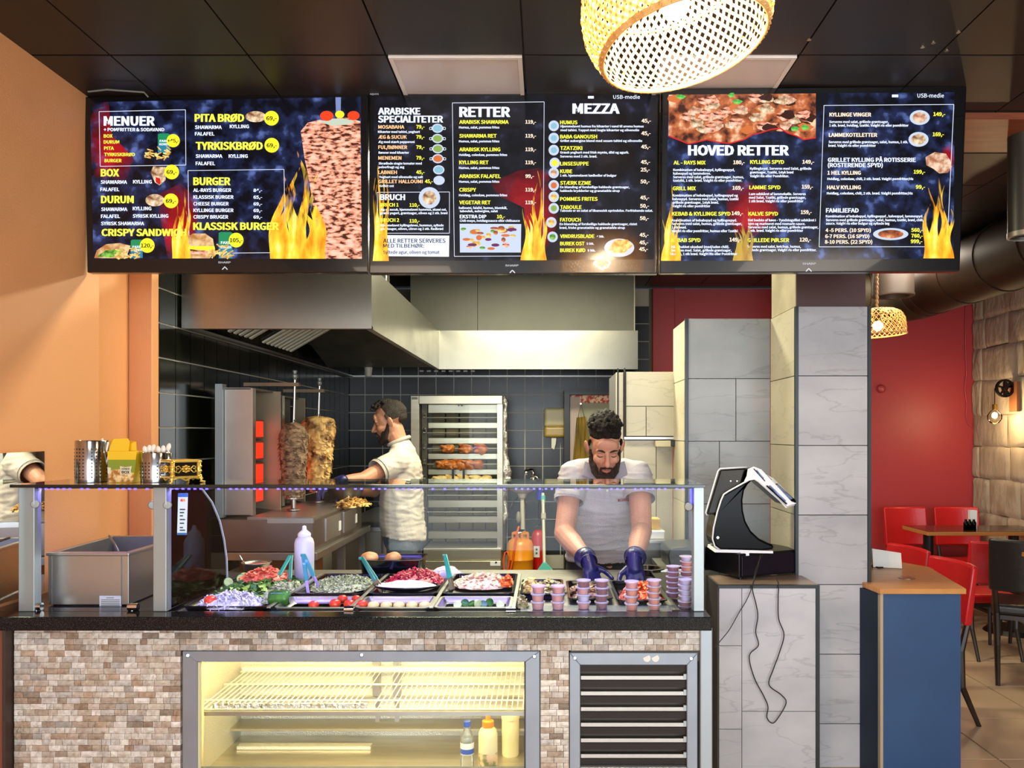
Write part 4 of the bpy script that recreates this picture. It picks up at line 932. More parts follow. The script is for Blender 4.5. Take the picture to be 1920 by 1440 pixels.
S.text('menu_price', [('180,-', 471, 513, 22, 541), ('149,-', 893, 510, 22, 965), ('169,-', 466, 669, 22, 536), ('159,-', 889, 662, 22, 958), ('149,-', 461, 824, 22, 531), ('159,-', 883, 817, 22, 950), ('149,-', 448, 985, 22, 518), ('120,-', 876, 985, 22, 945)], TP, bold=.035)
S.text('menu_line', [('KYLLINGE VINGER', 1058, 222, 22, 1313), ('LAMMEKOTELETTER', 1054, 346, 22, 1350), ('1 HEL KYLLING', 1046, 577, 22, 1250), ('HALV KYLLING', 1043, 666, 22, 1250), ('4 -5 PERS. (10 SPYD)', 1034, 927, 21, 1311), ('6-7 PERS. (16 SPYD)', 1032, 964, 21, 1302), ('8-10 PERS. (22 SPYD)', 1030, 998, 21, 1320)], TP, bold=.035)
S.text('menu_price', [('149,-', 1692, 219, 22, 1765), ('169,-', 1688, 342, 22, 1757), ('199,-', 1572, 571, 22, 1642), ('99,-', 1585, 663, 22, 1642), ('560,-', 1557, 926, 22, 1628), ('760,-', 1557, 961, 22, 1628), ('999,-', 1554, 995, 22, 1625)], TY, bold=.035)
S.text('menu_description', [('Kombination af kebabspyd, kyllingespyd,', 105, 555, 14, 480), ('kalvespyd og lammekron.', 105, 577, 14, 335), ('Serveres med salat, grillede grøntsager, humus,', 104, 599, 14, 536), ('tzatziki, 1 stk. brød. Valgfri ris eller pomfritter.', 104, 620, 14, 526),
    ('Kyllingbryst. Serveres med Salat, grillede', 573, 547, 14, 948), ('grøntsager, Tzatiki, 1styk brød', 573, 570, 14, 838), ('Valgfri Ris eller Pomfritter.', 573, 593, 14, 812), ('Kombination af kebabspyd, kyllingespyd og', 101, 711, 14, 500), ('kalvespyd. Serveres med salat, humus, tzatiki', 100, 733, 14, 503), ('grillede grøntsager, 1styk brød.', 100, 754, 14, 383), ('Valgfri ris eller pomfritter', 99, 776, 14, 332),
    ('Lam udskåret af lammekølle. Serveres', 568, 702, 14, 914), ('med Salat, Tzatiki, grillede grøntsager,', 567, 724, 14, 915), ('1 stk brød. Valgfri ris eller pomfritter', 566, 746, 14, 900), ('Kombination af kebabspyd og kyllingespyd.', 97, 863, 14, 494), ('Serveres med salat, humus, grillede grøntsager,', 96, 884, 14, 525), ('1 stk brød.', 96, 906, 14, 187), ('Valgfri ris eller pomfritter, humus eller Tzatiki', 96, 928, 14, 498),
    ('Det bedste af køen - Tyndstegsfilet udskåret i', 562, 862, 14, 975), ('tern og marineret med rosmarin sauce.', 562, 884, 14, 911), ('Serveres med salat, humus, grillede grøntsager,', 561, 905, 14, 990), ('1 stk. brød. Valgfri ris eller pomfritter', 561, 926, 14, 898), ('Håndhakket oksekød (med/uden chili).', 93, 1025, 14, 447), ('Serveres med. Salat, grillede grøntsager,', 92, 1046, 14, 461), ('Humus, 1 stk brød. Valgfri Ris eller Pomfritter', 91, 1068, 14, 495),
    ('Serveres med salat, ketchup, humus,', 557, 1023, 14, 884), ('grillede grøntsager. Valgfri ris eller pomfritter.', 557, 1044, 14, 980)], TW, bold=.03)
S.text('menu_description', [('Serveres med salat, grillede grøntsager,', 1057, 262, 14, 1420), ('1 stk. brød, hvidløg, tzatiki. Valgfri ris eller pomfritter', 1057, 284, 14, 1541), ('Serveres med grillede grøntsager, salat, humus, 1 stk.', 1053, 385, 14, 1538), ('brød. Valgfri ris eller pomfritter', 1052, 407, 14, 1342),
    ('Hvidløg, coleslaw, chili, 2 stk. brød. Valgfri pomfritter/ris', 1045, 610, 14, 1570), ('Hvidløg, coleslaw, chili, 2 stk. brød. Valgfri pomfritter/ris', 1042, 698, 14, 1566), ('Kombination af kebabspyd, kyllingespyd , kalvespyd, lammespyd.', 1036, 838, 14, 1630), ('Serveres med grillede grøntsager, salat, humus, tzatiki, brød, chili,', 1036, 861, 14, 1632), ('sauce. Valgfri ris eller bulgur og syltede løg', 1036, 882, 14, 1425)], TW, bold=.03)
for c, r, m in (((1609, 229), (61, 45), SHW), ((1602, 362), (61, 45), FOODM), ((1432, 940), (108, 37), FOODR)):
    o = S.ell('dish_picture', c, r, PLATE); S.ell('dish_filling', c, (r[0]*.72, r[1]*.7), m, .0026, o)
S.poly('chicken_picture', [(1645, 470), (1700, 440), (1770, 450), (1795, 490), (1805, 530), (1780, 565), (1730, 570), (1690, 540), (1650, 520)], SHW, .0028)
S.usb(1595, 107, 1757, 1440); S.logo((935, 1122), 84, (932, 1150))
# cable end over the left screen
tag(put('screen_cable', MB().tube([P(165, 172, 2.8), P(200, 168, 2.79), P(270, 173, 2.8), P(278, 182, 2.81)], .003, 6), mat('cable_grey', '#6e7068', .5)), 'thin loose grey cable lying on the top edge of the leftmost screen', 'cable')
for px in (300, 560, 820, 1110, 1370, 1660):
    tag(put('ceiling_bracket', MB().box(X(px-5, 2.93), X(px+5, 2.93), 2.90, 2.94, 2.3, ZC-.002), BLACK), 'short black bracket holding the '+('leftmost' if px < 690 else 'middle' if px < 1240 else 'rightmost')+' menu screen to the ceiling, '+('left one' if px in (300, 820, 1370) else 'right one'), 'bracket', 'brackets behind the menu screens')
# ================= KITCHEN EQUIPMENT
# steel work table under the grills
TX0, TX1, TD0, TD1, TZ = XL+.03, -1.085, 3.72, 4.85, .885
tb = thing('steel_work_table', 'long steel work table carrying the two kebab grills', 'table', (-1.35, 4.3, 0))
put('table_top', MB().box(TX0, TX1+.02, TD0, TD1, TZ-.035, TZ), STEEL, tb, bevel=.003)
put('lower_shelf', MB().box(TX0+.02, TX1-.02, TD0+.03, TD1-.03, .3, .32), STEELD, tb)
for x in (TX0+.03, TX1-.02):
    for d in (TD0+.03, 4.3, TD1-.05): put('leg', MB().box(x-.018, x+.018, d, d+.036, 0, TZ-.035), STEELD, tb)
put('wood_board', MB().box(TX0+.05, TX1-.07, TD0+.4, TD0+.42, .32, .8), mat('brown_carton', '#8a5526', .7), tb)
# grill bench with drawer front
gb = thing('grill_drip_bench', 'low steel drip bench under the kebab spits', 'grill base', (-1.35, 4.3, TZ))
M_GB = mat('smoked_steel', '#8d8078', .38, 1.0, col2='#7d726a', nscale=3)
put('bench_body', MB().box(TX0+.02, TX1-.01, TD0+.03, TD1-.1, TZ, 1.03), M_GB, gb, bevel=.004)
put('front_plate', MB().box(TX0+.02, -1.09, TD0+.016, TD0+.03, TZ+.012, 1.035), M_GB, gb)
put('front_fold', MB().box(-1.30, -1.085, TD0+.008, TD0+.02, 1.022, 1.045), STEEL, gb)
for d in (4.1, 4.45): put('side_plate', MB().box(-1.098, -1.088, d-.14, d+.14, TZ+.02, 1.02), STEEL, gb, bevel=.002)
for d in (4.2, 4.56): put('white_switch_label', MB().box(-1.088, -1.086, d, d+.04, .93, .98), WHITE, gb)
put('drip_tray', MB().box(-1.42, -1.11, 3.8, 4.7, 1.03, 1.042), STEEL, gb)
M_RED_HOT = mat('glowing_burner', '#ff3a18', .6, emit=.55)
M_CERAM = mat('burner_ceramic', '#8a4a35', .7)
def grill(label, d0, d1, wx, near_top, far_top, army, spx, spd):
    t = thing('kebab_grill', label, 'kebab grill', (-1.5, (d0+d1)/2, 1.03), 'two upright kebab grills')
    zt = near_top
    put('back_post', MB().box(wx[0]-.035, wx[0], d0-.02, d0+.03, 1.035, zt+.02), ALU, t)
    put('near_wing', MB().box(wx[0], wx[1], d0, d0+.012, 1.045, zt), STEEL, t, bevel=.003)
    put('wing_edge', MB().box(wx[1]-.006, wx[1]+.004, d0-.01, d0+.03, 1.045, zt), STEEL, t)
    put('far_wing', MB().hexa([Vector(p) for p in ((wx[0]+.02, d1, 1.05), (wx[1]+.03, d1-.03, 1.04), (wx[1]+.03, d1-.03, zt), (wx[0]+.02, d1, zt+.005), (wx[0]+.02, d1+.01, 1.05), (wx[1]+.03, d1-.02, 1.04), (wx[1]+.03, d1-.02, zt), (wx[0]+.02, d1+.01, zt+.005))]), mat('dull_wing_steel', '#b5a88c', .6, .6), t)
    put('top_plate', MB().box(wx[0], wx[1]-.01, d0, d1+.01, zt-.006, zt+.004), STEELD, t)
    put('burner_back', MB().box(wx[0]-.01, wx[0]+.005, d0+.012, d1, 1.04, zt), STEELD, t)
    n = 4; h = (zt-.14-1.08)/n
    for i in range(n):
        z0 = 1.08+i*h
        bu = put('burner', MB().box(wx[0]+.006, wx[0]+.08, d0+.04, d1-.03, z0+.006, z0+h-.008), M_CERAM, t)
        put('glow_plate', MB().box(wx[0]+.08, wx[0]+.084, d0+.05, d1-.04, z0+.014, z0+h-.016), M_RED_HOT, bu)
    a = MB(); za = Z(army, spd); a.box(wx[0], spx+.03, spd-.012, spd+.012, za-.009, za+.009)
    put('spit_arm', a, mat('arm_steel_brown', '#7c6a56', .4, .9), t)
    return t, za
g1, za1 = grill('nearer upright kebab grill with tall steel wings and red burners', 3.86, 4.2, (X(420, 3.86), X(474, 3.86)), Z(728, 3.86), 0, 721, X(554, 4.15), 4.12)
g2, za2 = grill('farther upright kebab grill behind the dark meat cone', 4.36, 4.7, (X(505, 4.36), X(529, 4.36)), Z(742, 4.36), 0, 733, X(598, 4.6), 4.6)
M_DK = mat('browned_kebab_meat', '#36210f', .7, col2='#b08e6c', nscale=30, stretch=(1, 1, 2.2), contrast=(.35, .68), bump=.9, bscale=40, detail=7)
M_CH = mat('golden_chicken_meat', '#5a2e0c', .5, col2='#e8bc70', nscale=17, contrast=(.36, .56), bump=.9, bscale=30, detail=7)
def cone(label, name, cx, d, prof, m, amp, freq, sd, rod_top, zarm, flaps):
    t = thing(name, label, 'kebab', (cx, d, 1.045))
    b = MB(); k = 72; rows = 60; rings = []
    zs0, zs1 = prof[0][1], prof[-1][1]
    for i in range(rows+1):
        z = zs0+(zs1-zs0)*i/rows
        for (r0, a), (r1, c) in zip(prof, prof[1:]):
            if a <= z <= c+1e-9: r = r0+(r1-r0)*((z-a)/(c-a)); break
        ring = []
        for j in range(k):
            th = 2*PI*j/k; q = Vector((math.cos(th), math.sin(th), 0))
            lay = noise.noise((q.x*2.2+sd, q.y*2.2, z*freq)); fine = noise.noise((q.x*7, q.y*7+sd, z*freq*2.2))
            rr = max(.001, r+(amp*lay+amp*.6*fine if r > .012 else 0)); ring.append(b.bm.verts.new((cx+q.x*rr, d+q.y*rr, z+amp*.5*noise.noise((q.x*3, q.y*3, sd+z*20)))))
        rings.append(ring)
    b.skin(rings); put('meat_cone', b, m, t, smooth=True)
    r = random.Random(sd)
    if flaps:
        f = MB()
        for i in range(flaps):
            z = zs0+(zs1-zs0)*r.random()**.9; th = r.uniform(0, 2*PI)
            for (r0, a), (r1, c) in zip(prof, prof[1:]):
                if a <= z <= c+1e-9: rad = r0+(r1-r0)*((z-a)/(c-a)); break
            c0 = Vector((cx+math.cos(th)*rad, d+math.sin(th)*rad, z)); tan = Vector((-math.sin(th), math.cos(th), 0)); out = Vector((math.cos(th), math.sin(th), 0)); w = r.uniform(.012, .028)*(1.5 if amp > .01 else 1); h = r.uniform(.008, .02)
            o = out*r.uniform(.002, .010)+Vector((0, 0, -1))*h
            f.face([c0-tan*w/2, c0+tan*w/2, c0+tan*w*.35+o, c0+o*1.25, c0-tan*w*.4+o*.9])
        put('meat_shreds', f, m, t, kind='stuff')
    put('spit_rod', MB().cyl((cx, d, 1.045), (cx+.004, d, zs1+.01), .006, n=10).cyl((cx, d, zs1-.01), (cx+.006, d, rod_top), .0065, n=10), STEEL, t)
    put('rod_collar', MB().cyl((cx, d, zs1-.012), (cx, d, zs1+.012), .013, .009, 12), CHROME, t)
    put('spit_knob', MB().lathe([(0, 0), (.009, 0), (.011, .01), (.014, .012), (.014, .026), (.009, .03), (.009, .036), (.012, .04), (.012, .048), (0, .05)], (cx+.006, d, rod_top), 14), ALU, t, smooth=True)
    put('spit_plate', MB().lathe([(0, 1.046), (.035, 1.046), (.035, 1.052), (.012, 1.058), (.012, 1.1), (.05, 1.106), (.05, 1.112), (0, 1.114)], (cx, d, 0), 20), STEEL, t)
    return t
c1x, c1d = X(554, 4.15), 4.12
cone('dark ground-meat kebab cone on the nearer spit', 'kebab_cone', c1x, c1d, [(.035, 1.118), (.052, 1.13), (.058, 1.2), (.066, 1.3), (.073, 1.4), (.07, 1.44), (.055, 1.475), (.03, 1.492), (.008, 1.50)], M_DK, .0042, 34, 3, Z(712, 4.12), za1, 260)
c2x, c2d = X(597, 4.6), 4.6
cone('golden stacked chicken kebab cone on the farther spit', 'kebab_cone', c2x, c2d, [(.04, 1.125), (.056, 1.135), (.062, 1.2), (.078, 1.32), (.09, 1.44), (.092, 1.50), (.08, 1.527), (.04, 1.538), (.01, 1.54)], M_CH, .015, 15, 8, Z(724, 4.6), za2, 420)
# shaved meat heap, bowl, meat at hand
def heap(name, label, cx, d, z, rx, rd, h, n, m, sd, ln=(.012, .03), wd=.004, thick=.002, cat='food', parent=None, curl=0, base=True, baseM=None):
    """a low heap of loose shreds over a mound"""
    r = random.Random(sd); b = MB()
    for i in range(n):
        a = r.uniform(0, 2*PI); q = math.sqrt(r.random()); x = cx+math.cos(a)*q*rx; y = d+math.sin(a)*q*rd; zz = z+h*(1-q*q)*r.uniform(.75, 1.08)+.002
        L_ = r.uniform(*ln); v = Vector((r.uniform(-1, 1), r.uniform(-1, 1), r.uniform(-.35, .5))).normalized()*L_/2; c = Vector((x, y, zz)); up = Vector((r.uniform(-.4, .4), r.uniform(-.4, .4), 1)).normalized()
        s_ = v.cross(up).normalized()*wd*r.uniform(.6, 1.3)/2; m_ = c+up*curl*L_*r.uniform(-.2, 1)
        b.face([c-v-s_, c-v+s_, m_+s_*1.3, m_-s_*1.3]); b.face([m_-s_*1.3, m_+s_*1.3, c+v+s_, c+v-s_])
    o = put(name, b, m, parent, label=label, cat=cat if parent is None else None, kind='stuff', loc=(cx, d, z) if parent is None else None)
    if base:
        e = MB().lathe([(1, 0), (.93, .25), (.75, .6), (.45, .88), (0, 1)], (0, 0, 0), 24); 
        for v in e.bm.verts: v.co = Vector((cx+v.co.x*rx, d+v.co.y*rd, z+v.co.z*h*.85))+noise.noise_vector(v.co*4+Vector((sd, 0, 0)))*min(rx, h)*.12
        put('mound', e, baseM or m, o if parent is None else parent, smooth=True, kind='stuff' if parent is not None else None)
    return o
heap('shaved_meat_heap', 'heap of freshly shaved golden meat on the drip bench', X(668, 4.5), 4.42, 1.043, .085, .15, .04, 260, M_CH, 5, (.02, .045), .012, cat='meat')
bw = thing('steel_mixing_bowl', 'shiny steel bowl held beside the meat by the cook at the spits', 'bowl', (X(692, 4.62), 4.62, 1.045))
bx_ = X(655, 4.62); bz = 1.045
put('bowl', MB().lathe([(0, bz), (.05, bz), (.085, bz+.05), (.098, bz+.088), (.102, bz+.09), (.097, bz+.086), (.08, bz+.048), (.045, bz+.006), (0, bz+.006)], (X(650, 4.66), 4.68, 0), 32), STEEL, bw, smooth=True)
# two steel fridges/cabinets right of the table behind the cook
cb = thing('steel_base_cabinet', 'steel base cabinet with side drawers behind the cook at the spits', 'cabinet', (X(690, 5.3), 5.6, 0))
cbx0, cbx1 = X(628, 5.0)-.02, X(715, 5.0)
put('cabinet_body', MB().box(cbx0, cbx1, 5.0, 6.3, .1, .83), mat('pale_steel', '#a8a493', .4, .9), cb, bevel=.004)
put('counter_top', MB().box(cbx0-.01, cbx1+.02, 4.96, 6.32, .83, .86), STEEL, cb, bevel=.003)
for k in range(3): 
    d = put('drawer', MB().box(cbx1, cbx1+.012, 5.03+k*.42, 5.42+k*.42, .3, .8), STEEL, cb, bevel=.003); put('drawer_handle', MB().box(cbx1+.012, cbx1+.024, 5.05+k*.42, 5.40+k*.42, .76, .78), ALU, d)
for x in (cbx0+.05, cbx1-.05): put('leg', MB().cyl((x, 5.1, 0), (x, 5.1, .1), .02, n=10), STEELD, cb)
put('splash_back', MB().box(cbx0+.05, cbx1-.02, 6.28, 6.31, .86, 1.05), STEEL, cb)

# rotisserie oven
RD = 6.1
ro = thing('rotisserie_oven', 'tall steel rotisserie oven with chickens on spits against the back wall', 'oven', (X(857, RD), 6.35, 0))
rx0, rx1 = X(770, RD), X(942, RD); zt = Z(742, RD); RDk = 6.62
M_RO = mat('pale_oven_steel', '#c2bda9', .36, .9, col2='#b5b09b', nscale=4, stretch=(1, 1, 8))
put('left_pillar', MB().box(rx0, X(786, RD), RD, RDk, .55, zt), M_RO, ro, bevel=.003)
put('badge_plate', MB().box(X(772, RD), X(783, RD), RD-.004, RD, Z(749, RD), Z(744.5, RD)), mat('badge_grey', '#77756d', .5), ro)
put('top_bar', MB().box(X(786, RD), rx1, RD-.01, RDk, Z(757.5, RD), zt), M_RO, ro, bevel=.003)
put('right_pillar', MB().box(X(932, RD), rx1, RD+.01, RDk, .55, Z(757.5, RD)), M_RO, ro)
put('back_panel', MB().box(X(786, RD), X(932, RD), RDk-.02, RDk, .55, Z(757, RD)), STEELD, ro)
put('gear_column', MB().box(X(789, RD), X(798, RD), RD+.06, RD+.12, .72, Z(757.5, RD)), mat('dark_gear_column', '#4a473d', .5, .6), ro)
M_FB = mat('firebrick', '#6f6650', .8, col2='#857a5e', nscale=9)
rows = [(757.5, 774), (792, 803), (821, 832.5), (851, 862), (881, 891.5), (910, 921.5), (940, 954), (971, 983), (1000, 1013)]
for k, (a, b_) in enumerate(rows):
    put('heat_rail', MB().box(X(799, RD), X(932, RD), RD+.10, RD+.16, Z(b_, RD), Z(a, RD)), M_RO, ro, bevel=.003, seg=1)
    y0 = b_; y1 = rows[k+1][0] if k+1 < len(rows) else 1024
    xs = [799, 826, 853, 880, 906, 932]
    for p, q in zip(xs, xs[1:]): put('firebrick', MB().box(X(p+1, RD), X(q-1, RD), RD+.30, RD+.34, Z(y1, RD)-.01, Z(y0, RD)+.01), M_FB, ro, bevel=.004, seg=1)
    zc = (Z(y0, RD)+Z(y1, RD))/2
    if k < 7:
        s_ = put('spit_rod', MB().cyl((X(793, RD), RD+.09, zc), (X(934, RD), RD+.09, zc), .006, n=8), STEELD, ro)
        put('spit_gear', MB().cyl((X(792, RD), RD+.05, zc+.02), (X(792, RD)+.02, RD+.05, zc+.02), .022, n=12), CHROME, s_)
for x, y0, y1 in ((0, 1027, 1049), (1, 1050, 1074)):
    put('drip_drawer', MB().box(X(795 if not x else 790, RD), X(940, RD), RD-.03-.01*x, RDk, Z(y1, RD), Z(y0, RD)), M_RO, ro, bevel=.004)
dk = put('maker_plate', MB().box(X(920, RD), X(939, RD), RD-.045, RD-.04, Z(1059, RD), Z(1051, RD)), WHITE, ro)
put('plate_mark', MB().cyl(P(930, 1054.5, RD-.045), P(930, 1054.5, RD-.047), .008, n=8), BLACK, dk)
put('oven_base', MB().box(rx0+.02, rx1-.02, RD+.02, RDk, .05, Z(1074, RD)), STEELD, ro)
for x in (rx0+.06, rx1-.06): put('leg', MB().cyl((x, RD+.1, 0), (x, RD+.1, .05), .02, n=10), STEELD, ro)
put('glass_door', MB().box(X(788, RD), X(931, RD), RD-.006, RD-.002, Z(924, RD), Z(759, RD)), GLASS, ro)
for px in (848, 868): put('door_handle', MB().box(X(px, RD), X(px+4, RD), RD-.03, RD-.012, Z(905, RD), Z(879, RD)), BLACK, ro)
for px in (860, 866): put('door_knob', MB().cyl(P(px, 760, RD-.006), P(px, 760, RD-.02), .008, n=10), BLACK, ro)
# chickens
M_CK = mat('roast_chicken_skin', '#7c2c0c', .3, col2='#c8742a', nscale=14, contrast=(.35, .65), bump=.4, bscale=40)
M_CKR = mat('raw_chicken_skin', '#cfa860', .4, col2='#e2c98c', nscale=12, bump=.3, bscale=40)
def chicken_mesh(sd):
    r = random.Random(sd); j = lambda v: v*r.uniform(.92, 1.1)
    pr = [('e', (0, 0, 0), (j(.062), .045, j(.036))), ('e', (.03, -.01, .012), (.036, .036, .026)), ('e', (.02, .0, -.015), (.04, .035, .022)), ('c', (-.03, -.025, .01), (-.062, -.035, .024), .02, .01), ('c', (-.062, -.035, .024), (-.078, -.03, .008), .008, .007),
        ('c', (-.03, .025, .01), (-.06, .035, .02), .02, .01), ('c', (.03, -.035, .0), (.006, -.05, -.012), .012, .009), ('c', (.006, -.05, -.012), (-.012, -.045, .0), .008, .005), ('e', (-.04, -.02, -.015), (.022, .02, .016))]
    return blob(pr, .006, 3, name='chicken')
ckm = [chicken_mesh(k) for k in range(3)]
def chickens(row, pxs, m, words, grp):
    zc = (Z(rows[row][1], RD)+Z(rows[row+1][0], RD))/2
    for k, px in enumerate(pxs):
        me = ckm[k % 3].copy(); me.materials.append(m); o = bpy.data.objects.new('chicken', me); COL.objects.link(o); o.location = (X(px, RD), RD+.09, zc); o.rotation_euler = (k*.6, 0, .15*(k % 2)); o.scale = (.82, .9, .92)
        tag(o, words[k], 'chicken', grp)
O3 = ('leftmost', 'middle', 'rightmost')
chickens(2, (838, 871, 900), M_CK, [f'dark roasted chicken on the upper loaded spit, {w}' for w in O3], 'roasted chickens on the upper loaded spit')
chickens(3, (828, 843, 860, 876, 893), M_CK, [f'dark roasted chicken on the lower roasted spit, {w}' for w in ('leftmost', 'second from the left', 'middle', 'second from the right', 'rightmost')], 'roasted chickens on the lower spit')
chickens(4, (823, 846, 868, 890, 910), M_CKR, [f'pale raw chicken on the spit just above the glass shelf, {w}' for w in ('leftmost', 'second from the left', 'middle', 'second from the right', 'rightmost')], 'pale raw chickens on the spit')
# crumpled foil pipe beside the oven
b = MB(); pts = []; rs = []
for k in range(28):
    y = 744+k*8.8; pts.append(P(946+2*math.sin(k*.8)+(4 if 12 < k < 20 else 0)-(5 if k > 25 else 0), y, 6.3)); rs.append(.018+.008*abs(math.sin(k*1.3))+(.012 if 13 < k < 20 else 0)-(.01 if k < 4 else 0))
b.tube(pts, rs, 14); b.jitter(.012, 22)
tag(put('foil_wrapped_pipe', b, M_FOIL, auto=20), 'crumpled foil-wrapped pipe hanging beside the rotisserie oven', 'pipe')

# paper dispenser
DD = 6.62
pdp = thing('paper_towel_dispenser', 'cream paper towel dispenser on the back tile wall', 'paper dispenser', tuple(P(1040, 820, DD)))
px0, px1, pz0, pz1 = X(1020.5, DD), X(1060.5, DD), Z(820, DD), Z(765, DD)
put('dispenser_cover', MB().box(px0, px1, DD, DB-.002, Z(800, DD), pz1), mat('cream_plastic', '#cfc28f', .35), pdp, bevel=.022, seg=4)
put('dispenser_base', MB().box(px0, px1, DD, DB-.002, pz0, Z(799, DD)), mat('amber_plastic', '#a98d3e', .3), pdp, bevel=.022, seg=4)
put('paper_tail', MB().prism([P(1034, 821, DD+.03), P(1043, 821, DD+.03), P(1042, 832, DD+.02), P(1039, 843, DD+.02), P(1034, 840, DD+.02)], (0, .004, 0)), mat('tissue_white', '#d9dccf', .8), pdp)
# doorway frame / apron / red picture strip
fr_ = thing('walk_in_fridge', 'grey cabinet with apron hook and red picture strip beside the dispenser', 'cabinet', (X(1110, 6.4), 6.55, 0))
put('dark_frame', MB().box(X(1058, 6.4), X(1068, 6.4), 6.4, 6.7, 0, Z(731, 6.4)).box(X(1068, 6.4), X(1160, 6.4), 6.4, 6.7, Z(740, 6.4), Z(731, 6.4)), BLACK, fr_)
put('cabinet_body', MB().box(X(1069, 6.4), X(1165, 6.4), 6.44, 6.7, .02, Z(741, 6.4)), mat('grey_green_board', '#8f8f7a', .5), fr_)
pc = put('picture_strip', MB().box(X(1070, 6.4), X(1158, 6.4), 6.435, 6.44, Z(755, 6.4), Z(740.5, 6.4)), mat('food_print', '#b02a1a', .5, col2='#e8c8a8', nscale=34, contrast=(.45, .56)), fr_)
put('side_strip', MB().box(X(1069, 6.4), X(1088, 6.4), 6.43, 6.44, .3, Z(744, 6.4)), mat('pinkish_board', '#a8988e', .5), fr_)
ap = thing('kitchen_apron', 'olive apron hanging on a string behind the man at the counter', 'apron', tuple(P(1090, 860, 6.3)))
b = MB(); seg = 10; L_ = [(1082, 783), (1080, 800), (1078, 820), (1076, 842), (1074, 870), (1073, 900)]; R_ = [(1098, 781), (1101, 800), (1103, 820), (1106, 842), (1108, 870), (1109, 900)]; gr = []
for (lx, ly), (rx_, ry) in zip(L_, R_): gr.append([b.bm.verts.new(P(lx+(rx_-lx)*i/seg, ly+(ry-ly)*i/seg, 6.32+.018*math.sin(i*2.1+ly*.02))) for i in range(seg+1)])
for a, c in zip(gr, gr[1:]):
    for i in range(seg): b.bm.faces.new((a[i], a[i+1], c[i+1], c[i]))
o = put('apron_cloth', b, mat('olive_cloth', '#4a3f10', .8, col2='#8a6a14', nscale=3, stretch=(8, 1, 1)), ap, smooth=True); sd_ = o.modifiers.new('s', 'SOLIDIFY'); sd_.thickness = .004
put('apron_hook', MB().cyl(P(1089, 757, 6.34), P(1089, 757, 6.435), .006, n=8), CHROME, ap)
put('apron_string', MB().tube([P(1084, 783, 6.32), P(1089, 757, 6.35), P(1096, 783, 6.32)], .003, 6), mat('string_dark', '#3a3526', .7), ap)

# sink, gas bottle, extinguisher, squeegee
sk = thing('wall_sink', 'small white wall sink with a chrome tap and waste pipe', 'sink', (X(978, 6.4), 6.45, Z(925, 6.4)))
sxc = X(978, 6.4)
put('basin', MB().lathe([(0, -.09), (.05, -.085), (.12, -.05), (.17, 0), (.18, .005), (.16, .0), (.1, -.05), (0, -.07)], (sxc, 6.45, Z(906, 6.4)), 28, sy=.8), mat('sanitary_white', '#d8d8cc', .15), sk, smooth=True)
put('waste_pipe', MB().cyl(P(979, 925, 6.45), P(979, 934, 6.45), .04, .028, 14).cyl(P(979, 934, 6.45), P(980, 992, 6.45), .017, n=12), mat('pipe_white', '#cfccba', .4), sk)
put('pipe_ring', MB().cyl(P(979, 928, 6.45), P(979, 935, 6.45), .03, n=14), STEEL, sk)
tp = MB(); tp.tube([P(1000, 903, 6.5), P(1000, 886, 6.5), P(998, 881, 6.5), P(992, 880, 6.46), P(986, 883, 6.4), P(986, 889, 6.38)], .012, 10); tp.tube([P(994, 896, 6.48), P(1004, 893, 6.48), P(1010, 897, 6.46)], .008, 8); tp.ell(P(1000, 900, 6.5), (.025, .02, .03))
put('tap', tp, CHROME, sk, smooth=True)
put('supply_hose', MB().tube([P(975, 927, 6.5), P(966, 936, 6.5), P(957, 950, 6.5), P(960, 954, 6.5)], .005, 6).tube([P(984, 934, 6.5), P(984, 950, 6.5), P(979, 952, 6.5)], .006, 6), CHROME, sk)
put('trap_bottle', MB().ell(P(972, 970, 6.4), (.02, .02, .05)), mat('trap_grey', '#8d8f80', .4), sk, smooth=True)
bn = thing('low_bench', 'low dull metal bench below the sink holding the gas bottle', 'bench', (X(985, 6.3), 6.35, 0)); gz = Z(1083, 6.2)
put('bench_top', MB().box(X(945, 6.2), X(1060, 6.2), 6.05, 6.62, gz-.03, gz), STEELD, bn)
for x in (X(950, 6.2), X(1052, 6.2)):
    for d in (6.08, 6.56): put('leg', MB().box(x-.015, x+.015, d, d+.03, 0, gz-.03), STEELD, bn)
gcx, gcd = X(975.5, 6.2), 6.2
gs = thing('gas_bottle', 'orange-yellow gas bottle with orange hose beside the oven', 'gas bottle', (gcx, gcd, gz))
M_GAS = mat('gas_yellow_paint', '#e8920a', .3, coat=.3); k_ = 6.2/F
put('bottle_body', MB().lathe([(.07, gz+.035), (.095, gz+.045), (.1, gz+.06), (.1, gz+.14), (.102, gz+.142), (.102, gz+.148), (.1, gz+.15), (.1, gz+.25), (.09, gz+.285), (.06, gz+.305), (.02, gz+.31), (0, gz+.31)], (gcx, gcd, 0), 36), M_GAS, gs, smooth=True)
put('foot_ring', MB().lathe([(.096, gz), (.098, gz+.045), (.09, gz+.045), (.09, gz)], (gcx, gcd, 0), 32), M_GAS, gs, auto=40)
put('foot_hole', MB().cyl((gcx-.01, gcd-.094, gz+.022), (gcx-.01, gcd-.1, gz+.022), .006, n=8), BLACK, gs)
hg = MB(); hz = gz+.30
for a0, a1 in ((.2, 1.25), (1.85, 2.95), (3.5, 4.4), (4.9, 5.8)):
    n = 8; hg.tube([(gcx+.062*math.cos(a0+(a1-a0)*i/n), gcd+.062*math.sin(a0+(a1-a0)*i/n), hz+.045) for i in range(n+1)], .007, 8)
    for a in (a0, a1): hg.cyl((gcx+.062*math.cos(a), gcd+.062*math.sin(a), hz-.02), (gcx+.062*math.cos(a), gcd+.062*math.sin(a), hz+.045), .007, n=8)
put('carry_collar', hg, M_GAS, gs)
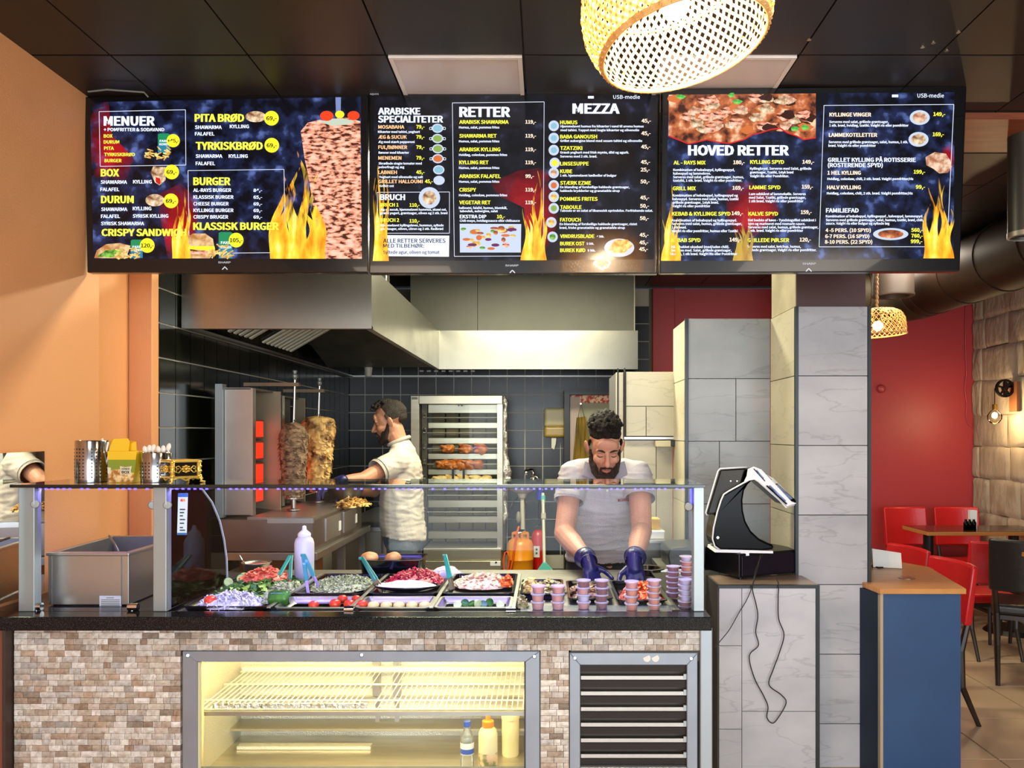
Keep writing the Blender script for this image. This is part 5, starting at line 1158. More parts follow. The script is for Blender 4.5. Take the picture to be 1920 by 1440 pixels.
put('valve', MB().cyl((gcx, gcd, hz), (gcx, gcd, hz+.05), .014, n=10).cyl((gcx-.03, gcd, hz+.045), (gcx+.01, gcd, hz+.045), .01, n=8), STEEL, gs)
M_HOSE = mat('orange_rubber_hose', '#e0561c', .5)
ho = [(973, 987), (969, 1000), (964, 1030), (961, 1052), (957, 1070), (951, 1080), (945, 1070), (944, 1050), (947, 1036), (951, 1034), (955, 1045), (953, 1065), (948, 1078)]
put('hose', MB().tube([P(x, y, 6.08+.002*i) for i, (x, y) in enumerate(ho)], .0075, 8), M_HOSE, gs, smooth=True)
ex = thing('fire_extinguisher', 'red fire extinguisher standing behind the squeegee', 'fire extinguisher', (X(1010, 6.4), 6.4, gz))
ecx = X(1009, 6.4); M_EX = mat('extinguisher_red', '#c01414', .25, coat=.3)
put('cylinder', MB().lathe([(.05, gz), (.055, gz+.02), (.055, Z(1005, 6.4)), (.04, Z(996, 6.4)), (.015, Z(992, 6.4)), (0, Z(992, 6.4))], (ecx, 6.4, 0), 24), M_EX, ex, smooth=True)
put('label_panel', MB().box(ecx-.035, ecx+.012, 6.4-.058, 6.4-.052, Z(1043, 6.4), Z(1022, 6.4)), WHITE, ex)
put('label_dot', MB().cyl((ecx-.012, 6.341, Z(1028, 6.4)), (ecx-.012, 6.339, Z(1028, 6.4)), .009, n=12), mat('teal_ink', '#1f5f6a', .5), ex)
put('label_dot', MB().cyl((ecx-.012, 6.341, Z(1035, 6.4)), (ecx-.012, 6.339, Z(1035, 6.4)), .008, n=12), mat('teal_ink', '#1f5f6a', .5), ex)
put('valve_head', MB().box(ecx-.03, ecx+.03, 6.38, 6.42, Z(992, 6.4), Z(986, 6.4)), BLACK, ex, bevel=.004); put('black_hose', MB().tube([P(1008, 986, 6.36), P(1000, 990, 6.35), P(1006, 980, 6.35), P(1012, 982, 6.35)], .007, 6), BLACK, ex)
sq = thing('floor_squeegee', 'turquoise floor squeegee with a white pole leaning beside the sink', 'squeegee', (X(1022, 5.9), 5.9, 0))
put('pole', MB().cyl(P(1018, 925, 6.2), P(1021, 1075, 5.9), .012, n=10), mat('pole_white', '#c5c3b2', .4), sq)
M_TQ = mat('turquoise_plastic', '#5fc4b8', .4); put('pole_sleeve', MB().cyl(P(1018.4, 929, 6.18), P(1018.6, 942, 6.18), .017, n=10), M_TQ, sq); put('pole_joint', MB().cyl(P(1019, 962, 6.1), P(1019, 972, 6.1), .02, n=10), mat('pole_white', '#c5c3b2', .4), sq)
put('squeegee_head', MB().prism([P(1003, 1076, 5.88), P(1018, 1055, 5.88), P(1024, 1055, 5.88), P(1043, 1076, 5.88), P(1043, 1084, 5.88), P(1003, 1084, 5.88)], (0, .03, 0)), M_TQ, sq, bevel=.004)
br = thing('hanging_brush', 'blue-bristled bottle brush with a black handle hanging by the sink', 'brush', tuple(P(1011, 960, 6.5)))
put('bristles', MB().cyl(P(1012, 920, 6.5), P(1012, 936, 6.5), .03, n=12).jitter(.01, 60), mat('blue_bristle', '#2c3ccf', .6), br); put('handle', MB().cyl(P(1012, 936, 6.5), P(1011, 1005, 6.5), .012, n=8), BLACK, br)
# side unit at the right, carton, box, folded sheet
su_ = thing('side_steel_unit', 'low steel side unit against the pale tiled closet', 'cabinet', (X(1225, 3.95), 4.0, 0))
put('unit_body', MB().box(X(1165, 3.9), X(1247, 3.9), 3.88, 4.21, .02, Z(1016, 3.9)), STEELD, su_, bevel=.004)
put('unit_top', MB().box(X(1160, 3.9), X(1248, 3.9), 3.86, 4.215, Z(1016, 3.9), Z(1012, 3.9)), STEEL, su_)
uz = Z(1012, 3.9)
wb = thing('white_box', 'white box on the steel side unit beside the right-hand man', 'box', (X(1230, 3.95), 4.0, uz)); put('box_body', MB().box(X(1205, 3.92), X(1246, 3.92), 3.92, 4.1, uz, Z(998, 3.92)), WHITE, wb, bevel=.004); put('box_lid', MB().box(X(1204, 3.915), X(1247, 3.915), 3.915, 4.105, Z(998, 3.92), Z(996, 3.92)), WHITE, wb)
cz = Z(996, 3.92); cbx = thing('small_carton', 'small brown carton standing on the white box', 'carton', (X(1228, 4.0), 4.02, cz)); put('carton_body', MB().box(X(1218, 3.97), X(1237, 3.97), 3.97, 4.06, cz, Z(975, 3.97)), mat('carton_brown', '#b08a3e', .7), cbx, bevel=.002); put('carton_lid', MB().box(X(1217.5, 3.965), X(1237.5, 3.965), 3.965, 4.065, Z(975, 3.97), Z(973, 3.97)), mat('carton_light', '#c9a95a', .7), cbx)
dd = put('folded_dark_sheet', MB().prism([P(1252, 1040, 3.5), P(1256, 1028, 3.5), P(1290, 1024, 3.5), P(1322, 1024, 3.5), P(1322, 1060, 3.5), P(1254, 1064, 3.5)], (0, .25, 0)).jitter(.006, 12), mat('dark_plastic_sheet', '#2f3133', .4, bump=.5, nscale=14), bevel=.006)
tag(dd, 'dark plastic covered package behind the right end of the glass case', 'package')
lc = thing('low_grey_cupboard', 'low grey cupboard under the dark package beside the till stand', 'cupboard', (.60, 3.62, 0)); zl = Z(1064, 3.5)-.004
put('cupboard_body', MB().box(.505, .676, 3.49, 3.78, 0, zl-.02), STEELD, lc, bevel=.003); put('cupboard_top', MB().box(.50, .68, 3.48, 3.79, zl-.02, zl), STEEL, lc); put('cupboard_door', MB().box(.512, .67, 3.478, 3.489, .05, zl-.04), STEELD, lc, bevel=.002)
# ================= PEOPLE
M_SKIN = mat('skin', '#c08a74', .5, sss=.12, col2='#b27c66', nscale=14, bump=.12, bscale=160)
M_SKIN2 = mat('skin_light', '#c08a6c', .5, sss=.12, col2='#b17b5e', nscale=14, bump=.12, bscale=160)
M_HAIR = mat('dark_brown_hair', '#0b0806', .7, spec=.25, col2='#1d140e', nscale=90, contrast=(.4, .65), bump=1.0, bscale=130)
M_HAIR2 = mat('short_dark_hair', '#1a130d', .6, col2='#33281c', nscale=120, contrast=(.4, .65), bump=.9, bscale=200)
M_BEARD = mat('dark_beard', '#20130d', .7, col2='#3a241a', nscale=160, contrast=(.4, .65), bump=1.0, bscale=260)
M_POLO = mat('pale_grey_polo_cloth', '#aeaab0', .85, col2='#a09ca3', nscale=5, bump=.9, bscale=7, stretch=(1.6, 1.6, .8), detail=3)
M_POLO2 = mat('cream_grey_polo_cloth', '#c3bbae', .85, col2='#b2aa9e', nscale=5, bump=.9, bscale=7, stretch=(1.6, 1.6, .8), detail=3)
M_PIPE = mat('dark_cuff_piping', '#4a484a', .8)
M_DENIM = mat('blue_grey_denim', '#3a4450', .85, col2='#55606c', nscale=9, bump=.3, bscale=60)
M_GLOVE = mat('dark_blue_nitrile', '#1c1c4c', .32, col2='#2a2a6e', nscale=9, bump=.4, bscale=40)
M_LIP = mat('lip_skin', '#9a5648', .45); M_BROW = mat('eyebrow_hair', '#1c120c', .8); M_EYE = mat('eye_white', '#d8d0c8', .2); M_IRIS = mat('iris_dark', '#20130c', .1)
M_SHOE = mat('black_shoe_leather', '#0d0d0e', .35)

def head_parts(k=1.0):
    p = [('e', (0, .018, .048), (.075, .094, .082)), ('e', (0, -.025, .02), (.066, .068, .075)), ('e', (0, -.032, -.03), (.060, .060, .062)), ('e', (0, -.036, -.078), (.047, .048, .038)),
         ('e', (0, -.072, -.103), (.022, .018, .018)), ('e', (.028, -.078, .018), (.027, .011, .009)), ('e', (-.028, -.078, .018), (.027, .011, .009)), ('e', (0, -.078, .04), (.05, .016, .03)),
         ('c', (0, -.086, .012), (0, -.112, -.03), .0085, .0125), ('e', (.012, -.099, -.036), (.0085, .011, .008)), ('e', (-.012, -.099, -.036), (.0085, .011, .008)),
         ('e', (.038, -.062, -.025), (.024, .024, .022)), ('e', (-.038, -.062, -.025), (.024, .024, .022)), ('e', (0, -.084, -.062), (.026, .013, .018)),
         ('e', (.031, -.070, .0), (.0165, .0145, .011)), ('e', (-.031, -.070, .0), (.0165, .0145, .011)),
         ('e', (.0, .0, -.03), (.060, .06, .06)), ('c', (0, .022, -.05), (0, .030, -.15), .050, .050)]
    for s in (1, -1):
        R_ = Euler((math.radians(-8), math.radians(14*s), math.radians(-24*s))).to_matrix()
        p += [('e', (s*.083, .008, -.004), (.010, .020, .033), R_), ('e', (s*.076, .012, -.022), (.006, .012, .014), R_)]
    return p
def mface(pts, th=.0012, out=(0, -1, 0)): return MB().prism([Vector(p) for p in pts], Vector(out)*-th)
from mathutils.bvhtree import BVHTree
def wrinkle(me, amp, sx, sz, sd=0):
    for v in me.vertices:
        q = Vector((v.co.x*sx+sd, v.co.y*sx, v.co.z*sz)); n = noise.noise(q)+.5*noise.noise(q*2.3); r_ = 1-abs(noise.noise(Vector((v.co.x*sx*.8+v.co.z*sz*.7, v.co.y*sx, v.co.z*sz*1.4+sd))))*2
        v.co += v.normal*amp*(n*.6+.7*max(0, r_-.55)/.45)
    return me
def build_head(t, M, beard_parts, hair, skin, mat_hair, look_down=True):
    bo = [c for c in COL.objects if c.parent == t and c.name.startswith('body')][0]; Mi = M.inverted(); ofs = WLOC[bo.name]
    tree = BVHTree.FromPolygons([Mi @ (v.co+ofs) for v in bo.data.vertices], [tuple(p.vertices) for p in bo.data.polygons])
    def on(x, z, off=.001):
        h = tree.ray_cast(Vector((x, -.3, z)), Vector((0, 1, 0)))[0]; return (x, (h.y if h else -.08)-off, z)
    def pm(name, b, m, par, **k):
        me = b.mesh(name) if isinstance(b, MB) else b
        if isinstance(b, MB): me.transform(M)
        return put(name, me, m, par, **k)
    # lips, lids, brows sit on the face as small features of the head
    lips = blob([('c', on(-.018, -.0635), on(0, -.0605), .0026, .0042), ('c', on(.018, -.0635), on(0, -.0605), .0026, .0042), ('c', on(-.015, -.068), on(0, -.0705), .003, .005), ('c', on(.015, -.068), on(0, -.0705), .003, .005)], .0016, 2, M=M, name='lips')
    pm('lips', lips, M_LIP, t)
    for s in (1, -1):
        e = MB(); n = 8
        e.tube([on(s*(.011+.036*i/n), .0155+.0075*math.sin(i/n*2.4), .0005) for i in range(n+1)], [.0022+.0026*math.sin(PI*min(1, i/n*1.15)) for i in range(n+1)], 8); e.jitter(.0008, 300)
        pm('eyebrow', e, M_BROW, t, smooth=True)
        e = MB(); e.tube([on(s*(.018+.028*i/n), -.0045-.0045*math.sin(PI*i/n), .0002) for i in range(n+1)], [.0008+.0013*math.sin(PI*i/n) for i in range(n+1)], 6)
        pm('eyelash', e, M_BROW, t)
        e = MB(); e.tube([on(s*(.017+.029*i/n), .0045+.003*math.sin(PI*i/n), -.0002) for i in range(n+1)], [.0003+.0007*math.sin(PI*i/n) for i in range(n+1)], 6); pm('eyelid_crease', e, mat('lid_crease', '#6e4334', .7), t)
    me = blob(beard_parts, .0032, 2, M=M, name='beard', jit=.0025, jscale=140); pm('beard', me, M_BEARD, t)
    me = blob(hair, .0038, 2, M=M, name='hair', jit=.003, jscale=110); pm('hair', me, mat_hair, t)
BEARD = [('e', (0, -.055, -.095), (.043, .038, .026)), ('e', (0, -.082, -.106), (.026, .016, .020)), ('e', (0, -.076, -.118), (.022, .017, .014)), ('e', (0, -.0935, -.079), (.010, .005, .006))]
for s in (1, -1):
    BEARD += [('c', (s*.068, -.010, -.012), (s*.062, -.024, -.05), .007, .014), ('c', (s*.062, -.024, -.05), (s*.048, -.046, -.088), .015, .018), ('c', (s*.048, -.046, -.088), (s*.022, -.074, -.108), .018, .019), ('e', (s*.048, -.045, -.062), (.014, .022, .018)),
              ('c', (s*.026, -.085, -.062), (s*.024, -.082, -.09), .0065, .012), ('c', (s*.004, -.1005, -.0505), (s*.025, -.088, -.058), .0045, .005), ('e', (s*.045, -.055, -.075), (.015, .016, .016))]
def hand_parts(W, dirv, palmn, side, curl, scale=1.0, spread=.0085):
    """W wrist, dirv towards the fingers, palmn palm normal, side +1/-1 thumb side; five fingers, each bent"""
    W = Vector(W); d = Vector(dirv).normalized(); n = Vector(palmn); n = (n-d*n.dot(d)).normalized(); s_ = d.cross(n)*side; k = scale
    p = [('c', W-d*.02*k, W+d*.03*k, .032*k, .030*k), ('e', W+d*.055*k, (.04*k, .044*k, .018*k), Matrix((s_, d, n)).transposed()), ('c', W+d*.03*k+s_*.012*k, W+d*.075*k+s_*.026*k, .017*k, .014*k), ('c', W+d*.03*k-s_*.012*k, W+d*.072*k-s_*.026*k, .017*k, .013*k)]
    for i, (o, ln) in enumerate(((.029, .92), (.0095, 1.03), (-.0105, .98), (-.029, .78))):
        a = W+d*(.085-.004*abs(i-1.3))*k+s_*o*k; r = .0088*k; ang = 0; q = a; dd = d+s_*(o*4)*spread/.0085*.35; dd.normalize()
        for j, (L_, c) in enumerate(((.040, curl[0]), (.026, curl[1]), (.021, curl[2]))):
            ang += math.radians(c); v = (dd*math.cos(ang)+n*math.sin(ang)).normalized(); q2 = q+v*L_*ln*k; p.append(('c', q, q2, r, r*.93)); q = q2; r *= .93
    a = W+d*.025*k+s_*.026*k; v = (d*.62+s_*.75+n*.35).normalized(); b_ = a+v*.04*k; v2 = (d*.85+s_*.25+n*.5).normalized(); c_ = b_+v2*.032*k; v3 = (d*.8-s_*.05+n*.62).normalized()
    p += [('c', a, b_, .014*k, .011*k), ('c', b_, c_, .0105*k, .0098*k), ('c', c_, c_+v3*.022*k, .0096*k, .0085*k)]
    return p
def shirt_cut(me, f):
    b = bmesh.new(); b.from_mesh(me); bmesh.ops.delete(b, geom=[v for v in b.verts if f(v.co)], context='VERTS'); b.to_mesh(me); b.free(); return me

def chain(secs, k=1.0, n=14, rz=.06):
    """secs: (x, y, z, rx, ry) from top to bottom"""
    out = []
    for a, b in zip(secs, secs[1:]):
        for i in range(12):
            f = i/11; q = [a[j]+(b[j]-a[j])*f for j in range(5)]; out.append(('e', (q[0], q[1], q[2]), (q[3]*k, q[4]*k, rz)))
    return out
# ---- man at the counter, bent over, facing the viewer
HD = 3.37; hs = HD/F
t1 = thing('person', 'bearded man with short curly dark hair bent over the salads, in blue gloves', 'person', (X(1134, 3.55), 3.65, 0))
hc = Vector((X(1134, HD), HD, Z(838, HD)))
M1 = Matrix.Translation(hc) @ Euler((math.radians(24), 0, math.radians(3))).to_matrix().to_4x4() @ Matrix.Diagonal((.9, 1, 1.0, 1))
body = []
cxm = X(1134, 3.55); CH_ = Vector((cxm+.0, 3.60, 1.14))
SL, SR = Vector((X(1073, 3.52), 3.52, Z(893, 3.52))), Vector((X(1198, 3.52), 3.52, Z(893, 3.52)))
EL, ER = Vector((X(1058, 3.40), 3.40, Z(1000, 3.40))), Vector((X(1203, 3.36), 3.36, Z(995, 3.36)))
WL_, WR_ = Vector((X(1103, 3.02), 3.02, Z(1053, 3.02))), Vector((X(1189, 2.97), 2.97, Z(1052, 2.97)))
nk = hc+Vector((0, .06, -.10)); base_n = Vector((cxm, 3.55, Z(885, 3.55)))
hip = Vector((cxm+.0, 3.80, .88))
TS = [(cxm, 3.55, 1.26, .12, .07), (cxm, 3.56, 1.2, .165, .095), (cxm, 3.60, 1.12, .165, .105), (cxm, 3.67, 1.0, .155, .105), (cxm, 3.74, .90, .16, .11), (cxm, 3.76, .85, .162, .11)]
body += chain(TS, .86)
body += [('c', nk, base_n, .052, .06), 
         ('c', SL, EL, .052, .044), ('c', SR, ER, .052, .044), ('c', EL, EL.lerp(WL_, .35), .044, .043), ('c', EL.lerp(WL_, .35), WL_, .043, .024), ('c', ER, ER.lerp(WR_, .35), .044, .043), ('c', ER.lerp(WR_, .35), WR_, .043, .024),
         ('c', SL, base_n, .05, .055), ('c', SR, base_n, .05, .055)]
hd = []
for q in head_parts():
    if q[0] == 'e':
        R_ = M1.to_3x3() @ (q[3] if len(q) > 3 else Matrix.Identity(3)); hd.append(('e', M1 @ Vector(q[1]), q[2], R_))
    else: hd.append(('c', M1 @ Vector(q[1]), M1 @ Vector(q[2]), q[3], q[4]))
put('body', blob(body+hd, .0036, 3, name='body'), M_SKIN, t1)
r = random.Random(2); curls = [('e', (0, .022, .056), (.078, .096, .080))]
curls = [('e', (0, .019, .062), (.077, .095, .074)), ('c', (.074, -.01, .035), (.074, 0, .01), .008, .006), ('c', (-.074, -.01, .035), (-.074, 0, .01), .008, .006)]
for i in range(330):
    a = r.uniform(0, 2*PI); el = r.uniform(.18, 1.0)*PI/2; v = Vector((math.cos(a)*math.cos(el), math.sin(a)*math.cos(el), math.sin(el)))
    if v.y < -.5 and v.z < .40: continue
    c = Vector((v.x*.079, .022+v.y*.096, .058+v.z*.086)); s_ = r.uniform(.005, .011); curls.append(('e', c+v*r.uniform(0, .006), (s_, s_, s_)))
build_head(t1, M1, BEARD, curls, M_SKIN, M_HAIR)
def mid(a, b, f): return a.lerp(b, f)
# polo shirt
sl_e = mid(SL, EL, .42); sr_e = mid(SR, ER, .40)
shirt = chain(TS, 1.06)+[('c', SL+Vector((.01, 0, 0)), sl_e, .066, .064), ('c', SR-Vector((.01, 0, 0)), sr_e, .066, .064),
         ('c', SL+Vector((.012, 0, .004)), base_n+Vector((-.035, .01, .012)), .062, .05), ('c', SR+Vector((-.012, 0, .004)), base_n+Vector((.035, .01, .012)), .062, .05), ('e', (cxm, 3.56, 1.23), (.15, .09, .075))]
sm_e = blob(shirt, .007, 9, name='polo_shirt')
def inarm(v, S_, E_, f, rad):
    d = (E_-S_).normalized(); c = mid(S_, E_, f); q = v-c; t = q.dot(d); return t > 0 and t < .12 and (q-d*t).length < rad
def intorso(v, secs, k):
    for a, b in zip(secs, secs[1:]):
        if min(a[2], b[2]) <= v.z <= max(a[2], b[2]):
            f = (v.z-a[2])/(b[2]-a[2]); q = [a[j]+(b[j]-a[j])*f for j in range(5)]
            return ((v.x-q[0])/(q[3]*k))**2+((v.y-q[1])/(q[4]*k))**2 < 1
    return False
def cut1(v):
    for S_, E_, f in ((SL, EL, .44), (SR, ER, .42)):
        if inarm(v, S_, E_, f, .082) and not intorso(v, TS, 1.1): return True
    if v.z < .845: return True
    return (v-(nk+Vector((0, -.03, -.025)))).length < .058
wrinkle(sm_e, .007, 9, 22, 3); shirt_cut(sm_e, cut1); o = put('polo_shirt', sm_e, M_POLO, t1); sd_ = o.modifiers.new('s', 'SOLIDIFY'); sd_.thickness = .004; sd_.offset = 1
for S_, E_, f in ((SL, EL, .43), (SR, ER, .41)):
    c = mid(S_, E_, f); d = (E_-S_).normalized(); put('sleeve_cuff', MB().cyl(c-d*.008, c+d*.006, .0655, .065, 30, caps=False), M_POLO, t1, smooth=True)
# collar, placket, small red chest lettering
cy_ = 3.485
def sp(px, py, D=3.455): return P(px, py, D)
for pts in ([(1100, 866), (1108, 893), (1126, 903), (1119, 886)], [(1168, 866), (1161, 889), (1148, 905), (1143, 899), (1152, 884)]):
    pass
put('collar_wing', MB().prism([sp(1097, 864, 3.43), sp(1091, 892, 3.42), sp(1117, 901, 3.41), sp(1123, 888, 3.41), sp(1108, 868, 3.42)], (0, .012, 0)), mat('polo_collar', '#8f8c96', .85), t1, bevel=.004)
put('collar_wing', MB().prism([sp(1171, 864, 3.43), sp(1177, 890, 3.42), sp(1156, 900, 3.41), sp(1145, 890, 3.41), sp(1160, 868, 3.42)], (0, .012, 0)), mat('polo_collar', '#8f8c96', .85), t1, bevel=.004)
pk = put('placket', MB().prism([sp(1134, 900, 3.446), sp(1143, 900, 3.446), sp(1143, 934, 3.462), sp(1134, 934, 3.462)], (0, .004, 0)), M_POLO, t1)
for y in (906, 920): put('button', MB().cyl(sp(1138.5, y, 3.446), sp(1138.5, y, 3.442), .004, n=10), M_EYE, pk)
b = MB(); text_on(b, 'ALRAYS', 1158, 941, 5, 1180, lambda u, v: P(u, v-(u-1158)*.1, 3.462), .05); put('chest_lettering', b, mat('red_thread', '#c03028', .7), t1)
# trousers, shoes
tr_ = [('e', (cxm, 3.755, .885), (.178, .126, .065)), ('e', (cxm, 3.78, .86), (.165, .115, .10)), ('c', (cxm-.085, 3.78, .80), (cxm-.10, 3.76, .45), .085, .058), ('c', (cxm-.10, 3.76, .45), (cxm-.11, 3.80, .10), .056, .046), ('c', (cxm+.085, 3.78, .80), (cxm+.10, 3.76, .45), .085, .058), ('c', (cxm+.10, 3.76, .45), (cxm+.11, 3.80, .10), .056, .046)]
put('trousers', blob(tr_, .010, 4, name='trousers'), mat('dark_trouser_cloth', '#23262a', .85, bump=.4, nscale=12), t1)
for s in (-1, 1): put('shoe', blob([('e', (cxm+s*.11, 3.76, .045), (.042, .11, .04)), ('e', (cxm+s*.11, 3.82, .06), (.04, .05, .05))], .008, 3, name='shoe'), M_SHOE, t1)
# gloves with five bent fingers
gl = hand_parts(WL_, (.22, -.42, -.80), (.35, -.55, .2), -1, (28, 34, 26), .92)
gr = hand_parts(WR_, (.04, -.34, -.90), (-.1, -.9, .1), 1, (20, 46, 34), .96)
for q, W, E_ in ((gl, WL_, EL), (gr, WR_, ER)):
    g_ = put('glove', blob(q, .0032, 3, name='glove'), M_GLOVE, t1); d = (E_-W).normalized()
    put('glove_cuff', MB().cyl(W-d*.012, W+d*.05, .0335, .0405, 22, caps=False).tube([W+d*.05+(d.cross(Vector((1, 0, 0))).normalized()*math.cos(a)+d.cross(d.cross(Vector((1, 0, 0)))).normalized()*math.sin(a))*.0405 for a in [2*PI*i/20 for i in range(21)]], .0028, 6), M_GLOVE, g_, smooth=True)

# ---- man at the spits, in profile
D2 = 4.9; h2 = D2/F
t2 = thing('person', 'bearded man in profile in a cream polo shirt and jeans reaching towards the kebab spits', 'person', (X(757, D2), D2, 0))
hc2 = Vector((X(731, D2), D2, Z(791, D2)))
M2 = Matrix.Translation(hc2) @ Euler((0, 0, math.radians(-84))).to_matrix().to_4x4() @ Euler((math.radians(14), 0, 0)).to_matrix().to_4x4() @ Matrix.Scale(1.0, 4)
S2, E2 = Vector((X(738, 4.80), 4.78, Z(868, 4.80))), Vector((X(681, 4.62), 4.62, Z(899, 4.62))); W2 = Vector((X(636, 4.50), 4.50, Z(903, 4.50)))
S2b, E2b = Vector((X(742, 5.05), 5.05, Z(866, 5.05))), Vector((X(700, 4.98), 4.98, Z(920, 4.98))); W2b = Vector((X(664, 4.75), 4.75, Z(922, 4.75)))
nb2 = Vector((X(750, D2), D2, Z(834, D2))); cx2 = X(757, D2)
T2 = [(X(x, D2), D2, Z(y, D2), w*h2, dd) for x, y, w, dd in ((757, 838, 15, .07), (758, 850, 21, .12), (760, 872, 29, .16), (754, 905, 37, .165), (752, 940, 40, .16), (754, 975, 41, .16), (759, 1010, 41, .165))]
body2 = chain(T2, .84)+[('c', hc2+Vector((.03, 0, -.08)), nb2, .050, .054), 
         ('c', S2, E2, .052, .043), ('c', E2, mid(E2, W2, .35), .042, .04), ('c', mid(E2, W2, .35), W2, .04, .027), ('c', S2b, E2b, .052, .043), ('c', E2b, W2b, .041, .028), ('c', S2, nb2, .045, .042), ('c', S2b, nb2, .045, .042)]
hd2 = []
for q in head_parts():
    if q[0] == 'e': hd2.append(('e', M2 @ Vector(q[1]), q[2], M2.to_3x3() @ (q[3] if len(q) > 3 else Matrix.Identity(3))))
    else: hd2.append(('c', M2 @ Vector(q[1]), M2 @ Vector(q[2]), q[3], q[4]))
put('body', blob(body2+hd2, .0042, 3, name='body'), M_SKIN2, t2)
r = random.Random(12); hair2 = [('e', (0, .026, .053), (.0775, .094, .081)), ('e', (0, .068, .02), (.058, .045, .045)), ('c', (.073, -.012, .04), (.073, -.008, .02), .007, .006), ('c', (-.073, -.012, .04), (-.073, -.008, .02), .007, .006)]
for i in range(170):
    a = r.uniform(0, 2*PI); el = r.uniform(.5, 1.0)*PI/2; v = Vector((math.cos(a)*math.cos(el), math.sin(a)*math.cos(el)-.25, math.sin(el)))
    c = Vector((v.x*.074, .012+v.y*.09, .058+v.z*.082)); s_ = r.uniform(.006, .010); hair2.append(('e', c, (s_, s_, s_)))
for i in range(26): hair2.append(('e', (r.uniform(-.045, .045), r.uniform(-.088, -.05), r.uniform(.09, .122)), (.010, .010, .009)))
build_head(t2, M2, BEARD, hair2, M_SKIN2, M_HAIR2)
se2 = mid(S2, E2, .5); seb = mid(S2b, E2b, .4)
shirt2 = chain(T2, 1.0)+[('c', S2+Vector((.02, .01, 0)), se2, .078, .070), ('c', S2b, seb, .072, .066),
          ('c', S2+Vector((.03, 0, .0)), nb2+Vector((.01, 0, -.012)), .07, .058), ('c', S2b+Vector((.03, 0, .0)), nb2+Vector((.01, 0, -.012)), .07, .058)]
sm2 = blob(shirt2, .008, 9, name='polo_shirt')
def cut2(v):
    for S_, E_, f in ((S2, E2, .53), (S2b, E2b, .44)):
        if inarm(v, S_, E_, f, .095) and not intorso(v, T2, 1.06): return True
    if v.z < Z(1008+(v.x-cx2)*40, D2): return True
    return (v-(nb2+Vector((-.008, 0, .055)))).length < .055
wrinkle(sm2, .007, 9, 20, 8); shirt_cut(sm2, cut2); o = put('polo_shirt', sm2, M_POLO2, t2); sd_ = o.modifiers.new('s', 'SOLIDIFY'); sd_.thickness = .004; sd_.offset = 1
d = (E2-S2).normalized(); c = mid(S2, E2, .52)
put('sleeve_cuff', MB().cyl(c-d*.012, c+d*.006, .0755, .0735, 30, caps=False), M_POLO2, t2, smooth=True); put('cuff_piping', MB().cyl(c-d*.016, c-d*.011, .078, .0775, 30, caps=False), M_PIPE, t2, smooth=True)
kc = nb2+Vector((-.006, 0, .022)); put('shirt_collar', MB().tube([kc+Vector((.062*math.cos(2*PI*i/24), .064*math.sin(2*PI*i/24), .026*math.cos(2*PI*i/24))) for i in range(25)], .012, 8), M_POLO2, t2, smooth=True)
jn = [('e', (X(759, D2), D2, .80), (.135, .165, .12)), ('c', (X(759, D2), D2-.09, .74), (X(757, D2)+.01, D2-.10, .42), .095, .06), ('c', (X(757, D2)+.01, D2-.10, .42), (X(757, D2)+.04, D2-.10, .09), .058, .048), ('c', (X(759, D2), D2+.09, .74), (X(757, D2)+.01, D2+.10, .42), .095, .06), ('c', (X(757, D2)+.01, D2+.10, .42), (X(757, D2)+.04, D2+.10, .09), .058, .048)]
put('jeans', blob(jn, .010, 4, name='jeans'), M_DENIM, t2)
for s in (-1, 1): put('shoe', blob([('e', (X(757, D2), D2+s*.1, .045), (.12, .042, .04)), ('e', (X(757, D2)+.05, D2+s*.1, .06), (.05, .04, .05))], .008, 3, name='shoe'), M_SHOE, t2)
gl2 = hand_parts(W2, (-.85, -.05, -.35), (-.25, -.2, -.9), 1, (22, 30, 24), 1.0); gl3 = hand_parts(W2b, (-.9, -.25, -.3), (-.3, -.1, -.9), -1, (20, 28, 22), 1.0)
for q in (gl2, gl3): put('glove', blob(q, .0035, 3, name='glove'), M_GLOVE, t2)
kn = thing('carving_slicer', 'flat steel meat slicer held against the golden kebab cone', 'slicer', (X(612, 4.5), 4.5, 1.1))
put('blade', MB().prism([P(603, 910, 4.46), P(622, 899, 4.46), P(625, 903, 4.46), P(607, 915, 4.46)], (0, .003, 0)), STEEL, kn); put('grip', MB().cyl(P(622, 900, 4.46), P(636, 905, 4.46), .012, n=10), BLACK, kn)
